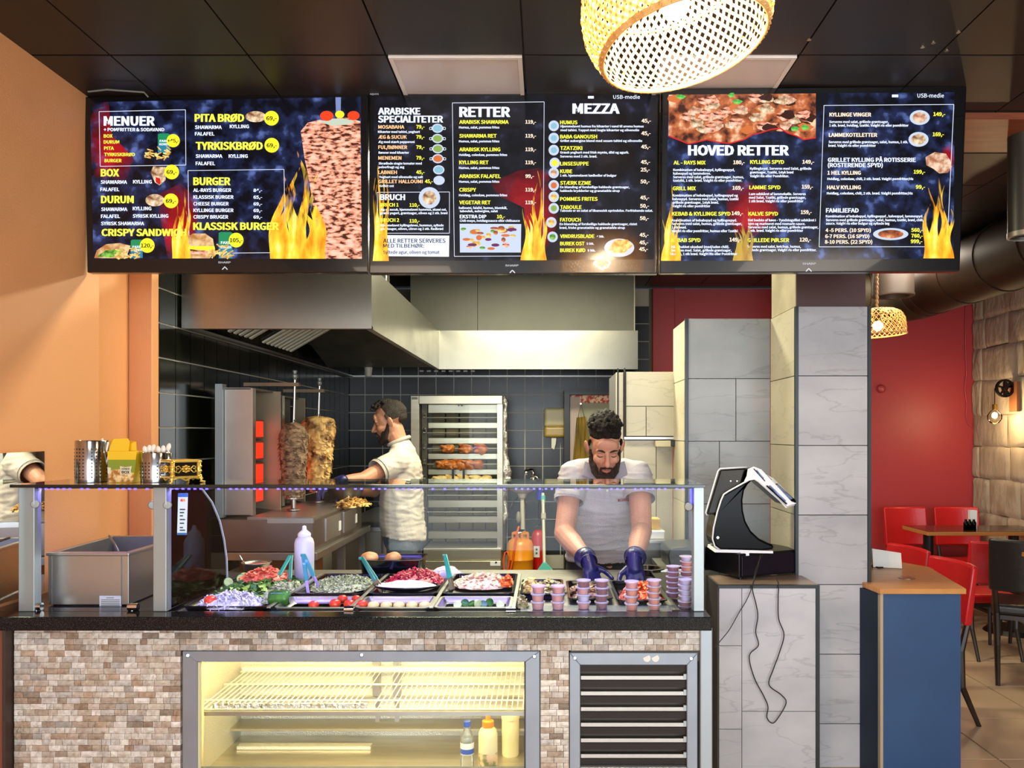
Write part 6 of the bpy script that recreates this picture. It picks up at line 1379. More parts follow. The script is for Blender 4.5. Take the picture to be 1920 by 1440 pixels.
# ================= PENDANTS
M_RAT = mat('woven_bamboo', '#d4a058', .5, col2='#e8bf7c', nscale=40)
nt = M_RAT.node_tree; _b = nt.nodes['Principled BSDF']
_tl = nt.nodes.new('ShaderNodeBsdfTranslucent'); _tl.inputs[0].default_value = (1, .5, .12, 1); _mx = nt.nodes.new('ShaderNodeMixShader'); _mx.inputs[0].default_value = .16
nt.links.new(_b.outputs[0], _mx.inputs[1]); nt.links.new(_tl.outputs[0], _mx.inputs[2]); nt.links.new(_mx.outputs[0], nt.nodes['Material Output'].inputs[0])
M_BULB = mat('lit_bulb', '#ffe2b0', .3, emit=30)
M_ROPE = mat('natural_rope', '#a8845a', .8, bump=.5, nscale=120)
def pendant(label, c, R, prof, tilt, n, wd, power, ropetop, bulbr):
    """prof: list (radius share, height share) from the bottom rim upwards; two families of strips wound both ways"""
    t = thing('pendant_lamp', label, 'pendant lamp', tuple(c)); T = Matrix.Rotation(tilt[0], 3, 'X') @ Matrix.Rotation(tilt[1], 3, 'Y')
    def pr(u):
        i = min(int(u*(len(prof)-1)), len(prof)-2); f = u*(len(prof)-1)-i; a, b = prof[i], prof[i+1]; return (a[0]+(b[0]-a[0])*f)*R, (a[1]+(b[1]-a[1])*f)*R
    def pt_(u, th, off=0):
        r_, z = pr(u); return Vector(c)+T @ Vector(((r_+off)*math.cos(th), (r_+off)*math.sin(th), z))
    K = 16; tw = 1.15
    for fam in (1, -1):
        for lay in range(1):
            b = MB()
            for i in range(n):
                th0 = 2*PI*i/n; L_ = []
                for j in range(K+1):
                    u = j/K; th = th0+fam*tw*u; off = .0018*fam*(1 if (i+j) % 2 else -1); p = pt_(u, th, off); q = pt_(u, th+wd/max(pr(u)[0], .02), off); L_.append((b.bm.verts.new(p), b.bm.verts.new(q)))
                for a, d in zip(L_, L_[1:]): b.bm.faces.new((a[0], a[1], d[1], d[0]))
            put('woven_strips', b, M_RAT, t, kind='stuff')
    for u in (0.0, .015, .03): put('rim_hoop', MB().tube([pt_(u, 2*PI*i/48, .002) for i in range(49)], .0035*R/.21, 8), M_RAT, t)
    b = MB(); m_ = 60
    for i in range(m_): b.tube([pt_(0, 2*PI*i/m_, .006), pt_(.0, 2*PI*(i+.5)/m_, .0), pt_(.03, 2*PI*(i+1)/m_, .006)], .0028*R/.21, 5)
    put('rim_lacing', b, M_RAT, t, kind='stuff')
    for u in (.55, .999): put('inner_hoop', MB().tube([pt_(u, 2*PI*i/40, -.004) for i in range(41)], .003*R/.21, 6), M_RAT, t)
    top = Vector(c)+T @ Vector((0, 0, prof[-1][1]*R)); bc = top+T @ Vector((0, 0, -.14*R/.21)); bc = bc
    put('lamp_holder', MB().cyl(top, bc+T @ Vector((0, 0, bulbr)), .02*R/.21+.004, n=14), BLACK, t)
    put('bulb', MB().ell(bc, (bulbr,)*3, sub=3), M_BULB, t, smooth=True)
    put('rope', MB().tube([top+Vector((.0, 0, (ropetop-top.z)*i/60))+Vector((.0025*math.sin(i*1.6), .0025*math.cos(i*1.6), 0)) for i in range(61)], .008, 8), M_ROPE, t, smooth=True)
    o = point('pendant_light', tuple(bc), power, (1, .78, .5), bulbr+.008); return bc
PR = [(.86, 0), (.95, .12), (1.0, .30), (1.0, .50), (.96, .68), (.86, .86), (.70, 1.0), (.48, 1.1), (.25, 1.15)]
DPn = 1.72; pendant('big woven bamboo pendant lamp hanging in front of the menu screens', P(1283, 88, DPn), .205, PR, (math.radians(-5), math.radians(-11)), 64, .0084, 95, ZC, .032)
pendant('small woven bamboo pendant lamp on a rope by the red wall', P(1647, 629, 5.0), .165, [(.98, 0), (1.0, .15), (1.0, .4), (.97, .62), (.85, .85), (.6, .98), (.3, 1.02)], (0, math.radians(-3)), 34, .0062, 8, ZC, .03)

# ================= POS STAND, DRAWER, TERMINAL
PX0, PX1, PZ = .692, 1.098, .83; PD0, PD1 = 3.22, 3.82
ps = thing('tiled_till_stand', 'pedestal clad in pale grey slate tiles carrying the till', 'pedestal', ((PX0+PX1)/2, 3.5, 0))
put('stand_core', MB().box(PX0+.008, PX1-.006, PD0+.012, 3.455, .0, PZ-.012), M_JOINT, ps)
y1, y2, xm = Z(1211, PD0), Z(1334, PD0), X(1391, PD0)
for a in ((PX0+.004, xm, y1, PZ-.012), (PX0+.004, xm, .25, y1), (PX0+.004, xm, 0, .25), (xm, PX1-.012, y2, PZ-.012), (xm, PX1-.012, 0, y2)):
    put('stone_tile', MB().box(a[0]+.001, a[1]-.001, PD0, PD0+.011, a[2]+.001, a[3]-.001), M_GT, ps, bevel=.001, seg=1)
put('edge_profile', MB().box(PX1-.012, PX1+.002, PD0-.004, PD0+.012, 0, PZ), M_EDGE, ps); put('edge_profile', MB().box(PX0, PX1-.012, PD0-.004, PD0+.012, PZ-.012, PZ), M_EDGE, ps)
put('edge_profile', MB().box(PX0, PX0+.008, PD0+.012, 3.455, 0, PZ), mat('side_board_dark', '#3b3735', .6), ps)
put('stand_top', MB().box(PX0+.008, PX1+.002, PD0+.012, 3.455, PZ-.012, PZ-.001), mat('brown_grey_stone_top', '#7d6a5c', .3, col2='#8f7b6b', nscale=6), ps)
dr = thing('cash_drawer', 'low black cash drawer under the till terminal', 'cash drawer', (X(1410, 3.42), 3.44, PZ))
Rz = Matrix.Translation((X(1410, 3.42)-.015, 3.44, PZ)) @ Matrix.Rotation(math.radians(-22), 4, 'Z')
Mx = Matrix.Translation((X(1403, 3.55), 3.55, PZ)) @ Matrix.Rotation(math.radians(24), 4, 'Z')
put('drawer_case', MB().box(-.17, .165, -.155, .12, .008, .108, Mx), mat('drawer_black', '#0c0b10', .3), dr, bevel=.003)
put('drawer_front', MB().box(-.16, .155, -.162, -.156, .014, .098, Mx), mat('drawer_black_gloss', '#100c1c', .2), dr, bevel=.002)
for u, v in ((-.15, -.14), (.14, -.14), (.14, .1), (-.15, .1)): put('rubber_foot', MB().cyl(Mx @ Vector((u, v, 0)), Mx @ Vector((u, v, .008)), .01, n=10), BLACK, dr)
PT = 3.40
pt_ = thing('till_terminal', 'black and white curved till terminal with a tilted touch screen', 'till', tuple(P(1395, 1037, PT)))
prof_o = [(1340, 1024), (1336, 1010), (1338, 990), (1345, 960), (1352, 938), (1357, 927), (1366, 921), (1395, 905), (1404, 897), (1411, 880), (1428, 880), (1440, 893), (1484, 942), (1474, 949), (1424, 906), (1418, 901), (1410, 900)]
inner = [(1403, 908), (1396, 920), (1393, 938), (1394, 958), (1399, 978), (1409, 996), (1424, 1010), (1440, 1018), (1451, 1022), (1451, 1030), (1430, 1033), (1350, 1031)]
put('stand_shell', MB().prism([P(x, y, PT-.035) for x, y in prof_o+inner], (0, .15, 0)), BLACKG, pt_, bevel=.012, seg=3)
rim_ = [(1350, 1031), (1340, 1024), (1336, 1010), (1338, 990), (1345, 960), (1352, 938), (1357, 927), (1366, 921), (1395, 905), (1404, 900), (1414, 898), (1421, 902), (1474, 949)]
put('white_rim', MB().tube([P(x, y, PT-.038) for x, y in rim_], .0034, 8), WHITE, pt_, smooth=True)
put('neck_cover', MB().prism([P(x, y, PT-.036) for x, y in [(1401, 893), (1403, 880), (1414, 875), (1428, 880), (1484, 940), (1494, 944), (1474, 950), (1426, 906), (1416, 898), (1403, 899), (1396, 903)]], (0, .012, 0)), WHITE, pt_, bevel=.002)
# slanted top with two small screens: plane through the arm, receding towards the kitchen
def tp_(px, py, d): return P(px, py, PT-.03+d)
put('arm_top', MB().prism([tp_(1405, 878, 0), tp_(1413, 876, .1), tp_(1450, 896, .12), tp_(1496, 943, .12), tp_(1474, 950, -.01)], (0, 0, -.008)), WHITE, pt_, bevel=.002)
M_SCR = emat('terminal_screen_blue', '#3c4f86', .55, '#8fa3cf', nscale=8, stretch=(1, 1, 4))
s1 = put('card_reader_bezel', MB().prism([tp_(1413, 880, -.008), tp_(1426, 880, .06), tp_(1447, 901, .06), tp_(1434, 903, -.008)], (0, -.002, .004)), mat('reader_dark_red', '#2a1215', .3), pt_)
put('small_screen', MB().prism([tp_(1418, 883, -.012), tp_(1428, 883, .05), tp_(1440, 896, .05), tp_(1431, 898, -.012)], (0, -.003, .004)), M_SCR, s1)
s2 = put('customer_screen_bezel', MB().prism([tp_(1437, 912, -.012), tp_(1457, 908, .08), tp_(1493, 941, .08), tp_(1474, 946, -.014)], (0, -.002, .004)), BLACKG, pt_)
put('customer_screen', MB().prism([tp_(1442, 912, -.016), tp_(1458, 910, .07), tp_(1486, 936, .07), tp_(1471, 941, -.018)], (0, -.003, .004)), M_SCR, s2)
mo = put('monitor_back', MB().hexa([P(1350, 880, PT+.02), P(1400, 877, PT+.02), P(1374, 961, PT-.02), P(1324, 965, PT-.02), P(1352, 880, PT+.10), P(1402, 877, PT+.10), P(1376, 961, PT+.05), P(1326, 965, PT+.05)]), mat('monitor_black', '#151512', .25), pt_, bevel=.008)
put('monitor_rim', MB().tube([P(1400, 876, PT+.018), P(1350, 879, PT+.018), P(1346, 884, PT+.016), P(1323, 962, PT-.022), P(1326, 966, PT-.022)], .0032, 8), WHITE, mo, smooth=True)
for x in (1370, 1382): put('monitor_screw', MB().cyl(P(x, 902, PT+.012), P(x, 902, PT+.004), .0025, n=8), CHROME, mo)
put('power_button', MB().cyl(P(1346, 1008, PT-.036), P(1346, 1008, PT-.041), .005, n=14), CHROME, pt_)
put('base_plate', MB().prism([P(1342, 1030, PT-.04), P(1450, 1033, PT-.04), P(1450, 1038, PT-.04), P(1340, 1036, PT-.04)], (0, .16, 0)), WHITE, pt_, bevel=.002)
put('port_cover', MB().box(X(1388, PT-.04), X(1404, PT-.04), PT-.046, PT-.04, Z(1040, PT), Z(1032, PT)), WHITE, pt_)
M_CB = mat('black_cable', '#0a0a0b', .5)
def cable(label, pts, D0, r=.0022):
    tag(put('till_cable', MB().tube([P(x, y, d) for x, y, d in pts], r, 8), M_CB, smooth=True), label, 'cable', )
def smoothpts(pts, n=6):
    out = []
    for i in range(len(pts)-1):
        p0, p1, p2, p3 = [Vector(pts[max(0, min(len(pts)-1, i+k))]) for k in (-1, 0, 1, 2)]
        for j in range(n):
            t = j/n; out.append(.5*((2*p1)+(-p0+p2)*t+(2*p0-5*p1+4*p2-p3)*t*t+(-p0+3*p1-3*p2+p3)*t**3))
    out.append(Vector(pts[-1])); return [tuple(v) for v in out]
fr = 3.205
cable('black cable dropping from the till to a low loop in front of the tiled stand', smoothpts([(1426, 1040, 3.33), (1422, 1060, 3.28), (1415, 1085, 3.21), (1411, 1105, fr), (1417, 1130, fr), (1421, 1155, fr), (1417, 1185, fr), (1422, 1210, fr), (1405, 1230, fr), (1414, 1270, fr), (1432, 1305, fr), (1440, 1325, fr), (1438, 1345, fr), (1448, 1356, fr), (1459, 1346, fr), (1474, 1318, fr), (1465, 1303, fr), (1442, 1284, fr), (1450, 1255, fr), (1461, 1225, fr), (1470, 1190, fr), (1460, 1160, fr), (1459, 1120, fr), (1460, 1098, 3.21), (1456, 1084, 3.24)]), 3.2)
cable('thin black cable running slantwise from the till down to the counter end', smoothpts([(1430, 1040, 3.33), (1418, 1065, 3.28), (1410, 1100, fr), (1400, 1125, fr), (1385, 1150, fr), (1368, 1180, 3.18), (1352, 1200, 3.12), (1340, 1215, 3.05)]), 3.2, .0018)

# ================= RESTAURANT SIDE
bl = thing('blue_partition_counter', 'low dark blue service partition with an oak top', 'counter', (1.55, 3.6, 0))
zb_ = .8
def at(px, py, z): D = (EYE-z)*F/(py-VY); return Vector((X(px, D), D, z))
M_BLUE = mat('dark_blue_laminate', '#1f4068', .45, col2='#23466f', nscale=3); M_OAK = mat('oak_top', '#b5793a', .35, col2='#c88d4d', nscale=7, stretch=(1, 12, 1))
corn = [at(1650, 1104, zb_), at(1812, 1104, zb_), at(1742, 1063, zb_), at(1690, 1054, zb_), at(1600, 1052, zb_), at(1600, 1085, zb_)]
put('oak_top_board', MB().prism([p-Vector((0, 0, .022)) for p in corn], (0, 0, .022)), M_OAK, bl, bevel=.002)
put('front_panel', MB().prism([at(1659, 1104, zb_)+Vector((0, .02, -.024)), at(1806, 1104, zb_)+Vector((0, .02, -.024)), Vector((at(1806, 1104, zb_).x, at(1806, 1104, zb_).y+.02, 0)), Vector((at(1659, 1104, zb_).x, at(1659, 1104, zb_).y+.02, 0))], (0, .02, 0)), M_BLUE, bl)
fx_, fd_ = at(1655, 1104, zb_).x, at(1655, 1104, zb_).y+.018
put('panel_edge', MB().box(fx_-.004, fx_+.008, fd_-.004, fd_+.022, 0, zb_-.024), mat('beige_edge_band', '#a8977c', .5), bl)
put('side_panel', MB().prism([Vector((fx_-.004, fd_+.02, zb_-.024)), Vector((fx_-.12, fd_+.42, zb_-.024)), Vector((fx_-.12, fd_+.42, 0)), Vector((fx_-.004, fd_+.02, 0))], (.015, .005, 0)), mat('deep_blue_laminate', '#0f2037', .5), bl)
put('right_panel', MB().prism([at(1804, 1103, zb_)+Vector((0, .04, -.024)), at(1742, 1066, zb_)+Vector((-.02, 0, -.024)), Vector((at(1742, 1066, zb_).x-.02, at(1742, 1066, zb_).y, 0)), Vector((at(1804, 1103, zb_).x, at(1804, 1103, zb_).y+.04, 0))], (-.02, 0, 0)), M_BLUE, bl)
put('cable_grommet', MB().cyl(at(1700, 1084, zb_), at(1700, 1084, zb_)+Vector((0, 0, .002)), .035, n=20), mat('brushed_disc', '#8a7a66', .3, .8), bl)
nh = thing('napkin_tray', 'white stack of napkins in a slanted holder on the blue partition counter', 'napkins', tuple(at(1662, 1060, zb_)))
nc = at(1662, 1066, zb_)
for k in range(7): put('napkin', MB().prism([nc+Vector(((-.05+.003*k), .03+.008*k, .002)), nc+Vector((.07, -.01+.008*k, .002)), nc+Vector((.065, -.01+.008*k, .075-.004*k)), nc+Vector((-.055, .03+.008*k, .09-.003*k))], (0, .005, 0)), mat('napkin_white', '#e6e3da', .8), nh)
put('black_tray', MB().prism([at(1634, 1062, zb_), at(1648, 1066, zb_), at(1672, 1063, zb_), at(1660, 1057, zb_), at(1636, 1056, zb_)], (0, 0, .006)), BLACK, nh)

M_REDL = mat('red_leatherette', '#c4181e', .35, bump=.1, nscale=40); M_BLKL = mat('black_leatherette', '#1c1917', .38, bump=.1, nscale=40); M_DWOOD = mat('dark_stained_wood', '#20140e', .35, col2='#2e1e14', nscale=9)
def chair(label, loc, rz, m, legm, group=None, splay=.05):
    """local: seat faces -Y (front), back at +Y"""
    L_ = Vector((0, 0, 0)); t = thing('dining_chair', label, 'chair', (0, 0, 0), group)
    put('seat', MB().box(-.21, .21, -.22, .2, .40, .47), m, t, bevel=.025, seg=4)
    b = MB(); gr = []
    for i in range(9):
        x = -.22+.44*i/8; cv = .05*(1-(x/.22)**2); gr.append([(x, .20+cv, .56), (x, .25+cv, .88), (x, .285+cv, .88), (x, .25+cv, .56)])
    b.skin([[b.bm.verts.new(p) for p in g] for g in gr]); put('backrest', b, m, t, bevel=.014, seg=3, auto=50)
    for s in (-1, 1):
        put('leg', MB().tube([(s*.17, -.18, .42), (s*.175, -.19, .2), (s*.18, -.20, 0)], [.02, .017, .013], 8), legm, t)
        put('leg', MB().tube([(s*.19, .25, .6), (s*.18, .21, .42), (s*.175, .22, .22), (s*.17, .32, 0)], [.016, .02, .018, .013], 8), legm, t)
        put('stretcher', MB().bar((s*.175, -.18, .33), (s*.178, .2, .33), .02, .03), legm, t)
    put('seat_frame', MB().box(-.19, .19, -.2, .19, .375, .402), legm, t)
    t.location = loc; t.rotation_euler = (0, 0, rz); WLOC[t.name] = Vector(loc); return t
c0 = chair('red leatherette chair with curved leg nearest the blue partition counter', (1.83, 4.06, 0), math.radians(-85), M_REDL, M_DWOOD); c0.scale = (.88, .9, .9)
dup(c0, (1.89, 4.66, 0), math.radians(-80), 'red leatherette chair second in line behind the blue partition counter', scale=(.88, .9, .88))
dup(c0, (X(1722, 6.28), 6.25, 0), math.radians(4), 'red leatherette chair against the red wall behind the dining table, nearer the column', scale=(.8, .9, .96))
dup(c0, (X(1815, 6.28), 6.25, 0), math.radians(-3), 'red leatherette chair at the stone wall corner behind the dining table', scale=(.8, .9, .96))
dup(c0, (X(1838, 5.3), 5.3, 0), math.radians(178), 'red leatherette chair with its seat showing in front of the dining table', scale=(.8, .8, .86))
dup(c0, (X(1925, 5.6), 5.35, 0), math.radians(190), 'red leatherette chair half hidden behind the black chair at the picture edge', scale=(.85, .85, .9))
c1 = chair('black leatherette chair with dark wooden legs on the tiled floor', (X(1912, 4.85), 4.75, 0), math.radians(150), M_BLKL, M_DWOOD); c1.scale = (.95, .95, .95)
def table(label, x0, x1, d0, d1, z, legs, items=True):
    t = thing('dining_table', label, 'table', ((x0+x1)/2, (d0+d1)/2, 0))
    put('table_top', MB().box(x0, x1, d0, d1, z-.028, z-.002), mat('table_oak_edge', '#b3783a', .4), t, bevel=.003); put('dark_top_face', MB().box(x0+.004, x1-.004, d0+.004, d1-.004, z-.002, z), mat('table_top_brown', '#3f2618', .15), t)
    for lx, ld in legs: put('table_column', MB().cyl((lx, ld, .03), (lx, ld, z-.028), .035, n=16), BLACK, t); put('foot_plate', MB().cyl((lx, ld, 0), (lx, ld, .03), .2, .17, 28), BLACK, t)
    return t
table('dark topped dining table with oak edge before the red wall', 2.68, 3.55, 5.62, 6.02, .75, ((2.78, 5.82), (3.4, 5.82)))
table('oak edged dining table end cut off at the right picture edge', X(1879, 4.7), 3.3, 4.45, 4.7, .776, ((3.0, 4.57),))
sh_ = thing('table_menu_stand', 'small white card holder with dark sauce bottles on the far dining table', 'table set', (X(1825, 5.75), 5.75, .75))
put('white_card', MB().box(X(1819, 5.8), X(1832, 5.8), 5.8, 5.83, .75, Z(957, 5.8)), WHITE, sh_)
for k, px in enumerate((1811, 1818, 1826)): put('sauce_bottle', MB().lathe([(0, .75), (.016, .75), (.017, .80), (.008, .815), (.008, .825), (0, .825)], (X(px, 5.74), 5.74, 0), 12), BLACKG, sh_, smooth=True)
# pulley wall lamp on the stone wall
pl_ = thing('pulley_wall_lamp', 'rustic iron pulley wall lamp with a bare bulb on the stone wall', 'wall lamp', (XR-.02, 6.1, Z(740, 6.1))); pd = 6.1
M_IRON = mat('dark_iron', '#1c1512', .5, .7)
put('wood_back_plate', MB().box(XR-.03, XR-.005, pd-.05, pd+.05, Z(772, pd), Z(716, pd)), mat('plate_brown_wood', '#6e4322', .6), pl_)
put('bracket', MB().box(XR-.09, XR-.03, pd-.008, pd+.008, Z(726, pd), Z(718, pd)).box(XR-.10, XR-.08, pd-.012, pd+.012, Z(745, pd), Z(716, pd)), M_IRON, pl_)
wc = Vector((X(1884, pd), pd, Z(728, pd))); wr = 17*pd/F; fw = MB(); nq = 30
ro_ = [[fw.bm.verts.new(wc+Vector((math.cos(2*PI*i/nq)*rr_, dy, math.sin(2*PI*i/nq)*rr_))) for i in range(nq)] for rr_, dy in ((wr, -.012), (wr*.93, 0), (wr, .012), (wr*.8, .012), (wr*.8, -.012))]
ro_.append(ro_[0])
for a, b_ in zip(ro_, ro_[1:]):
    for i in range(nq): fw.bm.faces.new((a[i], a[(i+1) % nq], b_[(i+1) % nq], b_[i]))
put('pulley_rim', fw, M_IRON, pl_, smooth=False)
for k in range(5): a = 2*PI*k/5+.3; put('pulley_spoke', MB().bar(wc, wc+Vector((math.cos(a)*wr*.8, 0, math.sin(a)*wr*.8)), .012, .016, up=(0, 1, 0)), M_IRON, pl_)
put('pulley_hub', MB().cyl(wc+Vector((0, -.02, 0)), wc+Vector((0, .02, 0)), .018, n=16), M_IRON, pl_)
bx2 = X(1865, pd); put('lamp_cord', MB().cyl((bx2, pd, wc.z), (bx2, pd, Z(758, pd)), .003, n=6), M_IRON, pl_)
put('lamp_socket', MB().cyl((bx2, pd, Z(758, pd)), (bx2, pd, Z(768, pd)), .018, n=14), mat('brass_socket', '#8a6a2c', .3, 1.0), pl_)
put('glass_globe', MB().lathe([(.015, Z(768, pd)), (.03, Z(771, pd)), (.052, Z(779, pd)), (.05, Z(786, pd)), (.03, Z(793, pd)), (0, Z(795, pd))], (bx2, pd, 0), 24), glassmat('bulb_glass', (1, .97, .9), 1.2), pl_, smooth=True)
put('filament', MB().ell((bx2, pd, Z(779, pd)), (.02, .02, .024)), mat('glowing_filament', '#ffd9a0', .4, emit=22), pl_, smooth=True)
point('pulley_lamp_light', (bx2, pd-.02, Z(780, pd)), 10, (1, .72, .4), .03)

# ================= MIRROR on the left wall
mr = thing('wall_mirror', 'frameless mirror panel standing against the left orange wall behind the glass case', 'mirror', (XL+.03, 2.5, ZT))
D0_, D1_ = 2.28, 2.62
put('mirror_sheet', MB().prism([(XL+.062-(d-D0_)*.14, d, z) for d, z in ((D0_, ZT+.03), (D1_, ZT+.012), (D1_, Z(846, D1_)), (D0_, Z(846, D1_)))], (.003, 0, 0)), mat('mirror_silver', '#f2f2f2', .01, 1.0), mr)
# ================= FOOD, PANS AND THINGS ON THE COUNTER
ZW = .895
def rrect(x0, x1, d0, d1, r, n=4):
    out = []
    for cx, cy, a0 in ((x1-r, d1-r, 0), (x0+r, d1-r, PI/2), (x0+r, d0+r, PI), (x1-r, d0+r, 1.5*PI)):
        for i in range(n+1): a = a0+PI/2*i/n; out.append((cx+r*math.cos(a), cy+r*math.sin(a)))
    return out
def pan(label, x0, x1, d0, d1, zr, dep, m, group=None, lip=.008, r=.018, taper=.008, name='food_pan'):
    t = thing(name, label, 'pan', ((x0+x1)/2, (d0+d1)/2, zr-dep), group); b = MB(); rings = []
    for ins, z, rr_ in ((0, zr-.003, r), (0, zr, r), (lip, zr, r), (lip+.002, zr-.004, r), (lip+taper, zr-dep+.006, r), (lip+taper+.006, zr-dep+.002, r), (lip+taper, zr-dep, r), (lip-.002+taper*.5, zr-dep*.5, r), (lip-.003, zr-.004, r)):
        rings.append([b.bm.verts.new((x, y, z)) for x, y in rrect(x0+ins, x1-ins, d0+ins, d1-ins, max(.004, rr_-ins*.5))])
    k = len(rings[0])
    for a, c in zip(rings, rings[1:]):
        for i in range(k): b.bm.faces.new((a[i], a[(i+1) % k], c[(i+1) % k], c[i]))
    for i in range(k): b.bm.faces.new((rings[-1][i], rings[-1][(i+1) % k], rings[0][(i+1) % k], rings[0][i]))
    b.bm.faces.new(rings[5])
    put('pan_shell', b, m, t, auto=50); return t
def seg2(me, co): return me
BP = mat('black_pan_plastic', '#0c0d12', .18, coat=.3)
pan('black salad tray with greens, leftmost in the glass case', -1.115, -.845, 2.43, 2.97, .915, .02, BP)
pan('shallow steel pan of tomatoes in the front row', -.825, -.592, 2.415, 2.585, .915, .022, STEEL, 'shallow steel pans in the front row')
pan('shallow steel pan of yellow eggs in the front row', -.58, -.352, 2.415, 2.585, .915, .022, STEEL, 'shallow steel pans in the front row')
pan('shallow steel pan of cucumber pickles in the front row', -.34, -.105, 2.415, 2.585, .915, .022, STEEL, 'shallow steel pans in the front row')
pan('black pan of chopped herbs behind the tomatoes', -.825, -.592, 2.60, 2.97, .921, .03, BP, 'black pans in the second row')
pan('black pan of red beet behind the eggs', -.58, -.352, 2.60, 2.97, .921, .03, BP, 'black pans in the second row')
pan('black pan of pale diced salad behind the pickles', -.34, -.105, 2.60, 2.97, .921, .03, BP, 'black pans in the second row')
pan('black pan of potato and mushroom salad left of the gloved hands', -.085, .06, 2.60, 2.86, .92, .025, BP)
pan('black pan of meat pieces below the gloved hands', .07, .215, 2.55, 2.86, .915, .02, BP)
pan('black pan of orange and red vegetables right of the gloved hands', .225, .385, 2.52, 2.86, .915, .02, BP)
for k, x in enumerate((-.835, -.587, -.346, -.098)):
    tag(put('pan_rail', MB().bar((x, 2.405, .917), (x, 2.98, .917), .012, .005), STEEL, bevel=.001), ('steel rail between the salad tray and the herb pan', 'steel rail between the tomato and egg pans', 'steel rail between the egg and pickle pans', 'steel rail right of the pickle pan')[k], 'rail', 'steel rails between the pans')
tag(put('cutting_board', MB().box(-.08, .385, 2.42, 2.52, ZW, ZW+.004), mat('grey_steel_board', '#a9b4b8', .25, .8), bevel=.002), 'flat steel plate under the cup stacks', 'plate')
# loose foods
cM = lambda n, a, b_, s=60, r_=.4: mat(n, a, r_, col2=b_, nscale=s, bump=.3)
G1, G2, G3 = cM('dark_green_leaf', '#1f4a1c', '#3f7a2c'), cM('bright_green_leaf', '#6f9a2c', '#a6c860'), cM('pale_shred', '#b9b4cc', '#dcdce8')
PINK, BEET, YOG = cM('pink_tomato_dice', '#d8503c', '#f08c70', 90), cM('beet_red', '#9a0c34', '#d02c58', 90), cM('white_pink_yoghurt', '#d8c4dc', '#efe4f2', 30)
HERB = cM('chopped_herb', '#2c4a22', '#c8d0b0', 140); FETA = cM('pale_pink_dice', '#dcb09a', '#f2dccb', 90); POT = cM('yellow_potato', '#d8b868', '#eeda9c', 40); MIX = cM('olive_mushroom_mix', '#77703a', '#cfc08a', 90); TOM = mat('tomato_red', '#c8220f', .15, col2='#e0482a', nscale=12)
ORG = cM('orange_carrot', '#e0561c', '#f08040', 60); EGG = mat('yellow_egg', '#d9b95a', .25, col2='#ecd998', nscale=10); CUC = cM('cucumber_green', '#1d4a1c', '#4a8a34', 30, .2); CUCI = cM('cucumber_flesh', '#a8c078', '#c8d8a0', 50)
def hp(lb, x, d, z, rx, rd, h, n, m, sd, cat='salad', **k): return heap('food_heap', lb, x, d, z, rx, rd, h, n, m, sd, cat=cat, **k)
hp('heap of mixed dark green salad leaves in the leftmost tray', -.98, 2.72, .90, .125, .23, .030, 620, G1, 1, ln=(.02, .045), wd=.018, curl=.5)
hp('bright green lettuce pieces on the leftmost salad tray', -.97, 2.64, .905, .105, .13, .026, 60, G2, 2, ln=(.02, .04), wd=.018, curl=.5, base=False)
hp('pale purple cabbage shreds at the front of the leftmost tray', -.98, 2.50, .905, .10, .075, .034, 420, G3, 3, ln=(.015, .035), wd=.004, curl=.5)
hp('heap of pink diced tomato on top of the leftmost salad tray', -.985, 2.80, .932, .08, .085, .034, 300, PINK, 4, ln=(.010, .020), wd=.012, curl=.3)
hp('chopped white and green mushrooms at the right of the leftmost tray', -.88, 2.66, .91, .045, .17, .03, 220, HERB, 5, ln=(.008, .02), wd=.006)
hp('green and white chopped herbs heaped in the second row pan', -.71, 2.80, .908, .108, .15, .026, 650, HERB, 6, ln=(.008, .022), wd=.004, curl=.4)
hp('crimson grated beet heaped in the second row pan', -.465, 2.84, .912, .105, .12, .042, 620, BEET, 7, ln=(.01, .022), wd=.005, curl=.4)
hp('pale pink diced salad heaped in the second row pan', -.225, 2.84, .908, .105, .115, .030, 420, FETA, 8, ln=(.008, .018), wd=.010)
hp('orange carrot pieces at the end of the pale diced salad', -.14, 2.80, .912, .025, .05, .025, 60, ORG, 9, ln=(.01, .02), wd=.012)
hp('yellow potato cubes at the left end of the potato salad', -.055, 2.76, .905, .03, .07, .032, 90, POT, 10, ln=(.012, .02), wd=.014)
hp('mushroom and olive mix in the pan left of the gloved hands', .01, 2.74, .905, .055, .11, .028, 300, MIX, 11, ln=(.01, .02), wd=.009)
hp('pinkish brown meat pieces under the gloved hands', .14, 2.72, .898, .06, .12, .026, 200, cM('cooked_meat_bits', '#6b4030', '#b88a70', 60), 12, ln=(.012, .025), wd=.012)
hp('red and orange vegetable strips right of the gloved hands', .315, 2.66, .905, .065, .11, .035, 200, ORG, 13, ln=(.015, .03), wd=.008)
hp('red tomato pieces in the rightmost black pan', .27, 2.58, .90, .035, .05, .03, 90, PINK, 14, ln=(.012, .02), wd=.012)
hp('yellow green olive pieces at the left of the cup stacks', -.075, 2.50, ZW+.004, .02, .03, .03, 70, MIX, 15, ln=(.008, .016), wd=.008)
